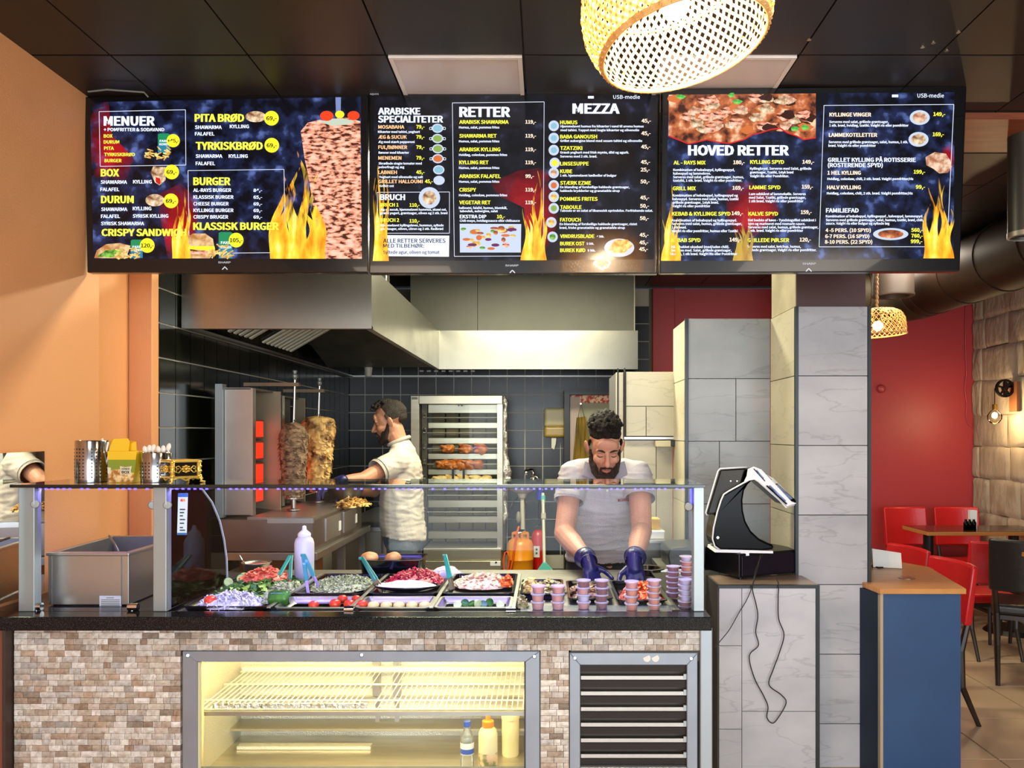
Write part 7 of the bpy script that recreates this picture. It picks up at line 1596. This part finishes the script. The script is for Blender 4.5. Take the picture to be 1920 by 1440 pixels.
# black oval dish of yoghurt in the beet pan
yd = thing('yoghurt_dish', 'black oval dish of white yoghurt dip in front of the beet', 'dish', (-.465, 2.665, .922))
b = MB(); rings = []
for r_, z in ((.001, .930), (.7, .930), (.96, .940), (1.02, .946), (.98, .947), (.9, .941)): rings.append([b.bm.verts.new((-.465+.108*r_*math.cos(2*PI*i/36), 2.665+.058*r_*math.sin(2*PI*i/36), z)) for i in range(36)])
b.skin(rings, False)
put('dish_body', b, BP, yd, smooth=True)
b = MB(); rings = []
for i in range(9):
    q = 1-i/8; rings.append([b.bm.verts.new(Vector((-.465+.100*q*math.cos(2*PI*j/40), 2.665+.052*q*math.sin(2*PI*j/40), .942+.018*(1-q*q)))+Vector((0, 0, .005*noise.noise((q*5, math.cos(2*PI*j/40)*2, math.sin(2*PI*j/40)*2))))) for j in range(40)])
b.skin(rings, False); put('yoghurt', b, YOG, yd, smooth=True); yd.location.z -= .010
def ball(name, lb, c, r, m, cat, grp=None, sq=.85, stem=None):
    t = thing(name, lb, cat, (c[0], c[1], c[2]-r*sq), grp); b = MB(); b.ell(c, (r, r, r*sq), sub=3)
    for v in b.bm.verts:
        a = math.atan2(v.co.y-c[1], v.co.x-c[0]); v.co.z -= .08*r*max(0, 1-math.hypot(v.co.x-c[0], v.co.y-c[1])/(r*.4)) if v.co.z > c[2] else 0; v.co += (v.co-Vector(c))*.03*math.sin(5*a)
    put('flesh', b, m, t, smooth=True)
    if stem: put('stem_scar', MB().cyl((c[0], c[1], c[2]+r*sq*.85), (c[0], c[1], c[2]+r*sq*.95), r*.12, n=6), stem, t)
ball('tomato', 'big red tomato at the front left of the salad tray', (X(394, 2.47), 2.47, .925), .0185, TOM, 'tomato', stem=G1)
TL_ = [(588, 1131, .016), (628, 1129, .018), (642, 1120, .016), (655, 1130, .018), (668, 1120, .015), (679, 1130, .017)]
W6 = ('alone at the left', 'left end of the cluster', 'upper left of the cluster', 'front middle of the cluster', 'back of the cluster', 'right end of the cluster')
for k, (px, py, r_) in enumerate(TL_):
    d = 2.46+(1131-py)*.008; ball('tomato', f'small red tomato in the steel front pan, {W6[k]}', (X(px, d), d, .913), r_, TOM, 'tomato', 'small tomatoes in the steel pan', stem=G1)
for k, px in enumerate((700, 724, 748, 772, 796)): ball('egg_half', f'yellow egg half in the steel front pan, {("first", "second", "third", "fourth", "fifth")[k]} from the left', (X(px, 2.47), 2.47, .909), .0185, EGG, 'egg', 'yellow egg halves in the steel pan', .75)
ct = thing('cucumber_chunk', 'thick dark green cucumber chunk at the front right of the salad tray', 'cucumber', (X(524, 2.5), 2.5, .905)); b = MB(); rings = []
for i in range(9):
    x = X(506, 2.5)+(X(542, 2.5)-X(506, 2.5))*i/8; e = 1-.12*(1 if i in (0, 8) else 0); rings.append([b.bm.verts.new((x, 2.5+math.cos(2*PI*j/24)*.024*e*(1+.06*math.cos(j*PI/2)), .926+math.sin(2*PI*j/24)*.024*e*(1+.06*math.cos(j*PI/2)))) for j in range(24)])
b.skin(rings); put('peel', b, CUC, ct, smooth=True)
WC = ('on the pink tomato heap', 'leaning on the cucumber slice above the tomato heap', 'at the back left of the salad tray')
for k, (px, py, d) in enumerate(((458, 1082, 2.82), (452, 1086, 2.80), (428, 1092, 2.76))):
    c = P(px, py, d); s_ = thing('cucumber_slice', 'green cucumber slice '+WC[k], 'cucumber', tuple(c)); R_ = Euler((.9, .5+k*.2, .3)).to_matrix()
    put('slice_flesh', MB().cyl(c-R_ @ Vector((0, 0, .003)), c+R_ @ Vector((0, 0, .003)), .016, n=20), CUCI, s_); put('slice_peel', MB().cyl(c-R_ @ Vector((0, 0, .0034)), c+R_ @ Vector((0, 0, .0028)), .0175, n=20), CUC, s_)
for k, (px, a) in enumerate(((858, 0), (872, .4), (884, -.3), (896, .8), (906, .2), (918, .6), (938, 0))):
    d = 2.47+.012*(k % 3); c = Vector((X(px, d), d, .910+.004*(k % 2))); s_ = thing('pickle_slice', f'green pickle piece in the steel front pan, {("first", "second", "third", "fourth", "fifth", "sixth", "last")[k]} from the left', 'pickle', tuple(c), 'pickle pieces in the steel pan')
    R_ = Euler((.7+a, a, a)).to_matrix(); put('slice_body', MB().cyl(c-R_ @ Vector((0, 0, .004)), c+R_ @ Vector((0, 0, .004)), .013, n=16), CUC if k % 3 else CUCI, s_, bevel=.001)
# cups of sauce in stacks
M_CUP = glassmat('clear_cup_plastic', (.95, .93, .97), 1.4, .05, .14, (.86, .78, .9)); M_LID = glassmat('clear_lid_plastic', (.95, .94, .98), 1.45, .05, .38, (.9, .85, .97))
SAU = {'pink': mat('pink_sauce', '#e8a08e', .3, emit=0), 'orange': mat('orange_sauce', '#e89060', .3), 'red': mat('red_sauce', '#8e1418', .25), 'white': mat('white_sauce', '#dcd0e4', .3)}
def cup_proto(x, d, z, k):
    t = thing('sauce_cup', 'x', 'sauce cup', (x, d, z)); c = (x, d, 0)
    put('cup_wall', MB().lathe([(0, z), (.0155, z), (.0165, z+.001), (.0195, z+.0165)], c, 20), M_CUP, t, smooth=True)
    put('sauce', MB().lathe([(0, z+.0015), (.015, z+.0015), (.0182, z+.0145), (0, z+.0148)], c, 18), SAU[k], t, auto=40)
    put('cup_lid', MB().lathe([(.0215, z+.0155), (.0225, z+.0165), (.0222, z+.019), (.019, z+.0195), (.018, z+.0178), (0, z+.0178)], c, 20), M_LID, t, auto=40); return t
protos = {}
Q = ('bottom', 'second', 'third', 'fourth', 'fifth', 'topmost')
stacks = [('first', 1009, 2.46, ['pink', 'pink', 'pink'], ZW+.004), ('second', 1046, 2.46, ['pink', 'pink', 'pink'], ZW+.004), ('third', 1094, 2.47, ['pink', 'white', 'pink', 'red'], ZW+.004), ('fourth', 1128, 2.47, ['red', 'red', 'red', 'red'], ZW+.004), ('fifth', 1184, 2.45, ['orange', 'orange', 'orange', 'pink'], ZW+.004),
    ('sixth', 1226, 2.455, ['orange', 'orange', 'orange', 'orange', 'pink'], ZW+.004), ('seventh', 1262, 2.56, ['red', 'red', 'red', 'red', 'red', 'red'], ZW+.022), ('eighth', 1285, 2.45, ['red', 'red', 'white', 'white', 'white', 'white'], ZW+.0), ('ninth', 1287, 2.66, ['red', 'white', 'red', 'red', 'orange', 'orange', 'white'], ZW+.022)]
for sn, px, d, ks, z0 in stacks:
    n = len(ks); hz = .0152 if n < 6 else .0162
    hz = {3: .0245, 4: .0222, 5: .0184}.get(n, .0165)
    for i, kd in enumerate(ks):
        w_ = 'topmost' if i == n-1 else Q[i] if i < 5 else 'second from the top'
        lb = f'lidded cup of {kd} sauce, {w_} in the {sn} stack from the left'; loc = (X(px, d)+.0012*math.sin(i*2+px), d, z0+hz*i)
        sc = (1, 1, hz/.0178)
        if kd not in protos: t = protos[kd] = cup_proto(*loc, kd); t['label'] = lb; t['group'] = 'sauce cups stacked behind the glass'; t.scale = sc
        else: dup(protos[kd], loc, None, lb, 'sauce cups stacked behind the glass', sc)
# tongs
M_TG = mat('turquoise_tong_grip', '#1f8f86', .35, coat=.2)
def tongs(lb, apex, ends, d0, d1):
    t = thing('serving_tongs', lb, 'tongs', tuple(P(*ends[0], d1)), 'turquoise serving tongs')
    for e in ends:
        a = P(apex[0], apex[1], d0); b_ = P(e[0], e[1], d1); m_ = a.lerp(b_, .68); a = a+Vector(((e[0]-apex[0])*.0001, 0, 0))
        put('grip', MB().bar(a, m_, .014, .006, up=(0, -1, 0)), M_TG, t, bevel=.002); put('steel_tip', MB().bar(m_, b_, .010, .003, up=(0, -1, 0)), STEEL, t)
    put('hinge_spring', MB().cyl(P(apex[0]-4, apex[1]+1, d0), P(apex[0]+4, apex[1]+1, d0), .005, n=10), M_TG, t)
tongs('turquoise tongs standing open left of the white squeeze bottle', (546, 1042), [(512, 1098), (543, 1108)], 2.9, 2.72)
tongs('turquoise tongs standing in the herbs before the white squeeze bottle', (568, 1040), [(578, 1112), (598, 1100)], 2.72, 2.66)
tongs('turquoise tongs lying slantwise into the yoghurt dish', (677, 1046), [(722, 1108), (716, 1112)], 2.9, 2.64)
tongs('turquoise tongs standing between the beet and the pale salad', (834, 1041), [(851, 1104), (846, 1106)], 2.85, 2.7)
# squeeze bottle
sx_, sd2 = X(570.5, 2.98), 2.98
def squeeze(lb, x, d, z0, r, h, m, capm, noz):
    t = thing('squeeze_bottle', lb, 'bottle', (x, d, z0)); c = (x, d, 0)
    put('bottle_body', MB().lathe([(0, z0), (r*.94, z0), (r, z0+.006), (r, z0+h*.68), (r*.88, z0+h*.75), (r*.6, z0+h*.80), (r*.55, z0+h*.82), (0, z0+h*.82)], c, 28), m, t, auto=50)
    put('cap', MB().lathe([(r*.66, z0+h*.80), (r*.66, z0+h*.85), (r*.5, z0+h*.88), (r*.24, z0+h*.92), (r*.2, z0+h*.985), (0, z0+h)] if noz else [(r*.6, z0+h*.8), (r*.6, z0+h*.9), (r*.3, z0+h*.92), (r*.25, z0+h), (0, z0+h)], c, 20), capm, t, auto=50); return t
squeeze('white squeeze bottle with pointed nozzle standing among the salad tongs', sx_, sd2, ZW, .036, .203, mat('bottle_white', '#dedbea', .3), WHITE, True)
# deep black pan with bread, bag, bowls, ladle
pan('deep black pan with two bread rolls behind the herbs and beet', X(670, 3.0), X(792, 3.0), 2.99, 3.17, .966, .07, BP, r=.025)
for k, (px, w_) in enumerate(((693, .034), (737, .032))): 
    b = MB().ell((X(px, 3.05), 3.05, .966), (w_, .045, .022), sub=3).jitter(.004, 30); tag(put('bread_roll', b, mat('bread_crust', '#a8683a', .6, col2='#d8a878', nscale=20), smooth=True), 'brown bread roll in the deep black pan, '+('left one' if k == 0 else 'right one'), 'bread', 'bread rolls in the deep pan')
b = MB().ell(P(838, 1083, 3.0), (.062, .05, .042), sub=4); 
for v in b.bm.verts: v.co += noise.noise_vector(v.co*28)*.016+noise.noise_vector(v.co*70)*.006
tag(put('crumpled_bag', b, mat('thin_white_bag', '#dcd8ea', .35, trans=0, bump=.5, nscale=40), auto=25), 'crumpled white plastic bag behind the pale diced salad', 'bag')
def bowl(lb, px, py, d, r, h):
    c = P(px, py, d); t = thing('steel_bowl', lb, 'bowl', (c.x, c.y, c.z-h)); z = c.z
    put('bowl_shell', MB().lathe([(0, z-h), (r*.5, z-h), (r*.78, z-h*.7), (r*.93, z-.006), (r*1.06, z), (r*1.04, z+.001), (r*.9, z-.005), (r*.74, z-h*.65), (r*.45, z-h+.003), (0, z-h+.003)], (c.x, c.y, 0), 32), STEEL, t, smooth=True); return t, c
t, c = bowl('steel bowl of dark red sauce with a spoon behind the salad tray', 481, 1054, 3.0, .052, .06)
put('red_filling', MB().lathe([(0, c.z-.004), (.03, c.z-.006), (.046, c.z-.012)], (c.x, c.y, 0), 24).jitter(.003, 60), mat('dark_red_relish', '#8c2a2c', .35, col2='#b85a50', nscale=80), t, smooth=True)
put('spoon', MB().tube([P(449, 1041, 2.97), P(454, 1049, 2.97), P(458, 1056, 3.0)], .0025, 6), CHROME, t)
bowl('empty steel bowl behind the divider pane left of the salads', 362, 1056, 2.95, .066, .06)
ld_ = thing('ladle', 'long steel ladle hooked over the divider pane beside the salads', 'ladle', tuple(P(415, 1100, 2.8)))
put('ladle_handle', MB().tube(smoothpts([tuple(P(388, 1032, 2.85)), tuple(P(396, 1020, 2.85)), tuple(P(400, 1008, 2.85)), tuple(P(404, 1014, 2.85)), tuple(P(410, 1050, 2.85)), tuple(P(417, 1096, 2.82))]), .0035, 8), STEEL, ld_, smooth=True)
put('hanging_ring', MB().cyl(P(401, 1010, 2.84), P(401, 1010, 2.83), .012, n=16), CHROME, ld_)
bk = thing('black_tub', 'black round tub at the elbow of the man at the counter', 'tub', (X(1212, 3.1), 3.15, ZW)); c = P(1214, 1066, 3.12)
put('tub_wall', MB().lathe([(.045, ZW-.01), (.055, c.z), (.068, c.z), (.068, c.z+.004), (.052, c.z+.004), (.042, ZW)], (c.x, 3.12, 0), 28), BP, bk, auto=50)

# bain-marie
bm_ = thing('food_warmer', 'steel food warmer box with open basin at the left end of the case', 'food warmer', (-1.41, 2.65, ZT))
x0, x1, xb0, xb1, d0, d1, zt_ = -1.525, -1.279, -1.55, -1.286, 2.45, 2.858, 1.076
put('front_plate', MB().box(x0, x1, d0, d0+.004, ZT+.004, zt_-.01), STEEL, bm_, bevel=.001)
put('side_plate', MB().hexa([Vector(p) for p in ((x1-.004, d0+.004, ZT+.004), (x1, d0+.004, ZT+.004), (x1, d0+.004, zt_-.01), (x1-.004, d0+.004, zt_-.01), (xb1-.004, d1, ZT+.004), (xb1, d1, ZT+.004), (xb1, d1, zt_-.01), (xb1-.004, d1, zt_-.01))]), STEEL, bm_)
put('side_plate', MB().hexa([Vector(p) for p in ((x0, d0+.004, ZT+.004), (x0+.004, d0+.004, ZT+.004), (x0+.004, d0+.004, zt_-.01), (x0, d0+.004, zt_-.01), (xb0, d1, ZT+.004), (xb0+.004, d1, ZT+.004), (xb0+.004, d1, zt_-.01), (xb0, d1, zt_-.01))]), STEEL, bm_)
put('corner_fold', MB().box(x0+.010, x0+.012, d0-.002, d0, ZT+.004, zt_-.01).box(x1-.022, x1-.019, d0-.002, d0, ZT+.004, zt_-.01), STEELD, bm_)
rimq = [((x0-.004, d0-.006), (x1+.004, d0-.006), (x1-.016, d0+.02), (x0+.016, d0+.02)), ((x1+.004, d0-.006), (xb1+.004, d1+.004), (xb1-.016, d1-.02), (x1-.016, d0+.02)), ((xb1+.004, d1+.004), (xb0-.004, d1+.004), (xb0+.016, d1-.02), (xb1-.016, d1-.02)), ((xb0-.004, d1+.004), (x0-.004, d0-.006), (x0+.016, d0+.02), (xb0+.016, d1-.02))]
for q in rimq: put('rim_bar', MB().prism([Vector((x, y, zt_-.01)) for x, y in q], (0, 0, .01)), STEEL, bm_, bevel=.002)
b = MB(); b.hexa([Vector((x, y, z)) for x, y, z in ((x0+.016, d0+.02, zt_-.002), (x1-.016, d0+.02, zt_-.002), (x1-.02, d0+.024, zt_-.1), (x0+.02, d0+.024, zt_-.1), (xb0+.016, d1-.02, zt_-.002), (xb1-.016, d1-.02, zt_-.002), (xb1-.02, d1-.024, zt_-.1), (xb0+.02, d1-.024, zt_-.1))])
b.bm.faces.ensure_lookup_table(); bmesh.ops.delete(b.bm, geom=[b.bm.faces[2]], context='FACES_ONLY'); put('basin', b, STEELD, bm_)
put('base_strip', MB().box(x0+.01, x1-.01, d0+.01, d1-.01, ZT, ZT+.006), BLACK, bm_)
lp = put('rating_label', MB().box(X(187, d0), X(228, d0), d0-.0015, d0-.0005, Z(1137, d0), Z(1117, d0)), mat('label_silver', '#c9c9d0', .4), bm_)
lm = MB(); 
for i, y in enumerate((1120, 1124, 1127.5, 1131, 1134)): lm.box(X(190 if i else 200, d0), X(225 if i else 214, d0), d0-.002, d0-.0014, Z(y+1.2, d0), Z(y, d0))
put('label_print', lm, mat('label_ink', '#5a5a66', .6), lp, kind='stuff')
put('ladle', MB().tube([P(205, 1005, 2.75), P(212, 1016, 2.7), P(222, 1034, 2.65)], .004, 8), STEELD, bm_, smooth=True)
# ---- things on the glass shelf
ZG = ZS+.008
def holder(lb, px, d, r, h, sd, sticks):
    x = X(px, d); t = thing('cutlery_holder', lb, 'cutlery holder', (x, d, ZG)); c = (x, d, 0)
    put('holder_wall', MB().lathe([(0, ZG), (r*.99, ZG), (r, ZG+.003), (r, ZG+h-.002), (r-.0015, ZG+h), (r-.003, ZG+h-.002), (r-.003, ZG+.004), (0, ZG+.004)], c, 48), mat('polished_holder_steel', '#a8a7a8', .16, 1.0), t, auto=50)
    b = MB(); rows_ = int((h-.03)/.0105)
    for i in range(rows_):
        for k in range(24):
            if (k // 3) % 2 and i in (3, 4): pass
            a = 2*PI*k/24+(.13 if i % 2 else 0)*0
            if math.sin(a) > .25 or k % 4 == 3: continue
            n_ = Vector((math.cos(a), math.sin(a), 0)); p = Vector((x, d, ZG+.018+i*.0105)); b.cyl(p+n_*(r-.001), p+n_*(r+.0006), .0023, n=8)
    put('punched_hole', b, mat('hole_black', '#050505', .6), t, kind='stuff'); return t, x
t, x = holder('taller perforated steel cylinder at the left of the glass shelf', 172, 2.44, .0455, .128, 1, 0)
M_PLW = mat('clear_white_plastic', '#e8e0d4', .3)
def cutl(lb, px, py, py1, d, ang, sp_, grp):
    a = P(px, py1, d); b_ = P(px, py, d)+Vector((ang, 0, 0)); o = put('plastic_'+sp_, MB().tube([a, a.lerp(b_, .6), b_], [.0022, .0026, .003], 6), M_PLW, None, smooth=True); return tag(o, lb, sp_, grp)
for k, (px, py, an, w_) in enumerate(((182, 826, .004, 'leftmost'), (188, 822, .006, 'second from the left'), (195, 829, .012, 'third from the left'), (199, 834, .016, 'rightmost'))): cutl(f'white plastic straw in the taller perforated cylinder, {w_}', px, py, 870, 2.44, an, 'straw', 'straws in the taller cylinder')
t, x = holder('shorter perforated steel cylinder of plastic spoons between the yellow box and the gold casket', 293, 2.45, .0445, .092, 2, 0)
for k, (px, py) in enumerate(((272, 843), (280, 841), (287, 840), (297, 843), (306, 842), (316, 838))):
    c = P(px, py+3, 2.45); a = P(px-2, 880, 2.45); t = put('plastic_spoon', MB().tube([a, c], .0022, 6).ell(c+Vector((0, 0, .004)), (.0075, .004, .013), Euler((0, .25*((k % 3)-1), 0)).to_matrix()), M_PLW, None, smooth=True)
    tag(t, f'white plastic spoon in the shorter perforated cylinder, {("leftmost", "second", "third", "fourth", "fifth", "rightmost")[k]}', 'spoon', 'spoons in the shorter cylinder')
# yellow takeaway box
D_ = 2.42; yb = thing('takeaway_box', 'yellow and green printed takeaway carton between the two steel cylinders', 'food box', (X(228, D_), D_+.03, ZG))
def yq(px, py, off=0): return P(px, py, D_-off)
M_YEL = mat('yellow_carton', '#e0b414', .5); M_GRC = mat('green_carton_band', '#7c8a1c', .5); M_FPR = mat('food_print_band', '#a8641c', .5, col2='#e8c88a', nscale=60, contrast=(.42, .58))
zc = Z(902, D_)
put('carton_body', MB().hexa([yq(204, 905), yq(249, 905), yq(256, 846), yq(201, 846)]+[p+Vector((0, .07, 0)) for p in (yq(206, 905), yq(247, 905), yq(256, 846), yq(201, 846))]), M_YEL, yb, bevel=.001)
put('green_band', MB().prism([yq(202, 862, .001), yq(255, 862, .001), yq(252.5, 886, .001), yq(203, 886, .001)], (0, .0008, 0)), M_GRC, yb)
put('print_band', MB().prism([yq(203, 882, .0015), yq(236, 878, .0015), yq(251, 890, .0015), yq(249, 904, .0015), yq(204, 904, .0015)], (0, .0008, 0)), M_FPR, yb)
sg_ = put('sign_patch', MB().prism([yq(224.5, 874, .0022), yq(235, 876, .0022), yq(247, 874, .0022), yq(245, 882, .0022), yq(247, 890, .0022), yq(235, 889, .0022), yq(225, 890, .0022), yq(226.5, 882, .0022)], (0, .0006, 0)), mat('cream_sign', '#d8cda8', .6), yb)
b = MB(); text_on(b, 'DÖNER', 228, 881, 3.6, 243, lambda u, v: yq(u, v, .0026), .03); text_on(b, 'BOX', 228, 888, 5.2, 243, lambda u, v: yq(u, v, .0026), .04); put('sign_lettering', b, mat('sign_ink', '#6b4a2a', .6), sg_)
for nm, q, dy in (('lid_flap', [(204, 846), (208, 833), (213, 823), (240, 822), (243, 830), (241, 846)], .004), ('lid_flap', [(238, 846), (243, 832), (255, 828), (256, 846)], .02), ('lid_flap', [(203, 846), (206, 826), (215, 824), (252, 827), (254, 846)], .062)): put(nm, MB().prism([P(x, y, D_+dy) for x, y in q], (0, .0012, 0)), M_YEL, yb)
put('print_detail', MB().prism([yq(201.5, 876, .002), yq(208, 877, .002), yq(207, 888, .002), yq(202, 888, .002)], (0, .0006, 0)), mat('cream_sign', '#d8cda8', .6), yb)
# ornate black and gold casket
gx_, gd_ = X(334, 2.42), 2.43; gb_ = thing('ornate_casket', 'ornate black and gold footed casket on the glass shelf', 'casket', (gx_, gd_, ZG))
Mg = Matrix.Translation((gx_, gd_, ZG)) @ Matrix.Rotation(math.radians(-40), 4, 'Z'); a_ = .040
put('casket_core', MB().box(-a_, a_, -a_+.002, a_-.002, .022, .066, Mg), mat('casket_black_lacquer', '#08080a', .15, coat=.5), gb_)
def gt(pts, r): return MB().tube([Mg @ Vector(p) for p in pts], r, 8)
for z in (.018, .066):
    for p, q in (((-a_, -a_), (a_, -a_)), ((a_, -a_), (a_, a_)), ((a_, a_), (-a_, a_)), ((-a_, a_), (-a_, -a_))): put('gold_moulding', MB().bar(Mg @ Vector((*p, z)), Mg @ Vector((*q, z)), .008, .007), GOLD, gb_, bevel=.002)
for sx2, sy2 in ((-1, -1), (1, -1), (1, 1), (-1, 1)):
    b = MB().cyl(Mg @ Vector((sx2*a_, sy2*a_, .018)), Mg @ Vector((sx2*a_, sy2*a_, .068)), .0062, n=10)
    for k in range(4): b.ell(Mg @ Vector((sx2*(a_+.001), sy2*(a_+.001), .022+.014*k)), (.0085, .0085, .005), sub=1)
    b.tube([Mg @ Vector((sx2*a_, sy2*a_, .02)), Mg @ Vector((sx2*(a_+.006), sy2*(a_+.006), .012)), Mg @ Vector((sx2*(a_+.004), sy2*(a_+.004), .005)), Mg @ Vector((sx2*(a_+.013), sy2*(a_+.013), .0025))], [.006, .005, .004, .003], 8)
    put('gold_corner_foot', b, GOLD, gb_, smooth=True)
for ax in (0, 1, 2, 3):
    Ma = Mg @ Matrix.Rotation(ax*PI/2, 4, 'Z'); b = MB()
    for k in range(8): a = 2*PI*k/8; b.ell(Ma @ Vector((math.cos(a)*.010, -a_-.001, .043+math.sin(a)*.009)), (.0055, .0055, .0035), sub=1)
    b.ell(Ma @ Vector((0, -a_-.002, .043)), (.006, .006, .006), sub=1)
    for s_ in (-1, 1):
        b.tube([Ma @ Vector((s_*x_, -a_-.001, z_)) for x_, z_ in ((.014, .043), (.022, .052), (.03, .05), (.028, .043), (.022, .044))], .0017, 6); b.tube([Ma @ Vector((s_*x_, -a_-.001, z_)) for x_, z_ in ((.014, .041), (.022, .032), (.031, .034), (.028, .04))], .0017, 6)
    b.tube([Ma @ Vector((x_, -a_-.001, z_)) for x_, z_ in ((-.038, .012), (-.02, .018), (-.008, .012), (0, .008), (.008, .012), (.02, .018), (.038, .012))], .0026, 6)
    put('gold_ornament', b, GOLD, gb_, smooth=True)
put('casket_lid', MB().box(-a_, a_, -a_, a_, .068, .071, Mg), GOLD, gb_, bevel=.002)
# ---- bottles in the fridge
fz = .372
wbx = X(876, 2.52); wbt = thing('water_bottle', 'clear water bottle with a blue cap on the fridge floor', 'bottle', (wbx, 2.52, fz)); zt2 = Z(1352, 2.52)
M_PET = glassmat('pet_bottle', (.96, .98, .97), 1.35, .03, .12, (.9, .92, .85)); H_ = zt2-fz
put('bottle_body', MB().lathe([(0, fz), (.018, fz), (.0215, fz+.006), (.0215, fz+H_*.35), (.019, fz+H_*.38), (.0215, fz+H_*.41), (.0215, fz+H_*.62), (.019, fz+H_*.72), (.011, fz+H_*.84), (.009, fz+H_*.9)], (wbx, 2.52, 0), 26), M_PET, wbt, smooth=True)
put('cap', MB().cyl((wbx, 2.52, zt2-.016), (wbx, 2.52, zt2), .0115, n=20), mat('blue_cap', '#2c54b8', .35), wbt)
put('paper_label', MB().lathe([(.0219, Z(1412, 2.52)), (.0219, Z(1390, 2.52))], (wbx, 2.52, 0), 26), mat('label_pale', '#d5dbe0', .5), wbt); put('label_band', MB().lathe([(.0221, Z(1410, 2.52)), (.0221, Z(1401, 2.52))], (wbx, 2.52, 0), 26), mat('blue_cap', '#2c54b8', .35), wbt)
b = squeeze('sauce bottle with an orange cap and food picture on the fridge floor', X(915, 2.5), 2.5, fz, .030, Z(1340, 2.5)-fz, mat('cream_bottle', '#ddd2a8', .35), mat('orange_cap', '#ef8a1c', .4), False)
fl = put('picture_label', MB().lathe([(.0304, .395), (.0304, Z(1408, 2.5))], (X(915, 2.5), 2.5, 0), 28), mat('picture_label', '#7f8a50', .5, col2='#e8c8a8', nscale=40, contrast=(.42, .55)), b)
jx = X(957, 2.66); jt = thing('white_tub', 'tall white plastic tub at the right end of the fridge floor', 'tub', (jx, 2.66, fz)); zj = Z(1338, 2.66)
put('tub_body', MB().lathe([(0, fz), (.026, fz), (.028, fz+.004), (.029, zj-.006), (0, zj-.006)], (jx, 2.66, 0), 28), mat('tub_white', '#e6ddb4', .4), jt, auto=50); put('tub_lid', MB().lathe([(.031, zj-.014), (.031, zj), (0, zj)], (jx, 2.66, 0), 28), mat('tub_white', '#e6ddb4', .4), jt, auto=50)
bpy.data.scenes.remove(WORK)
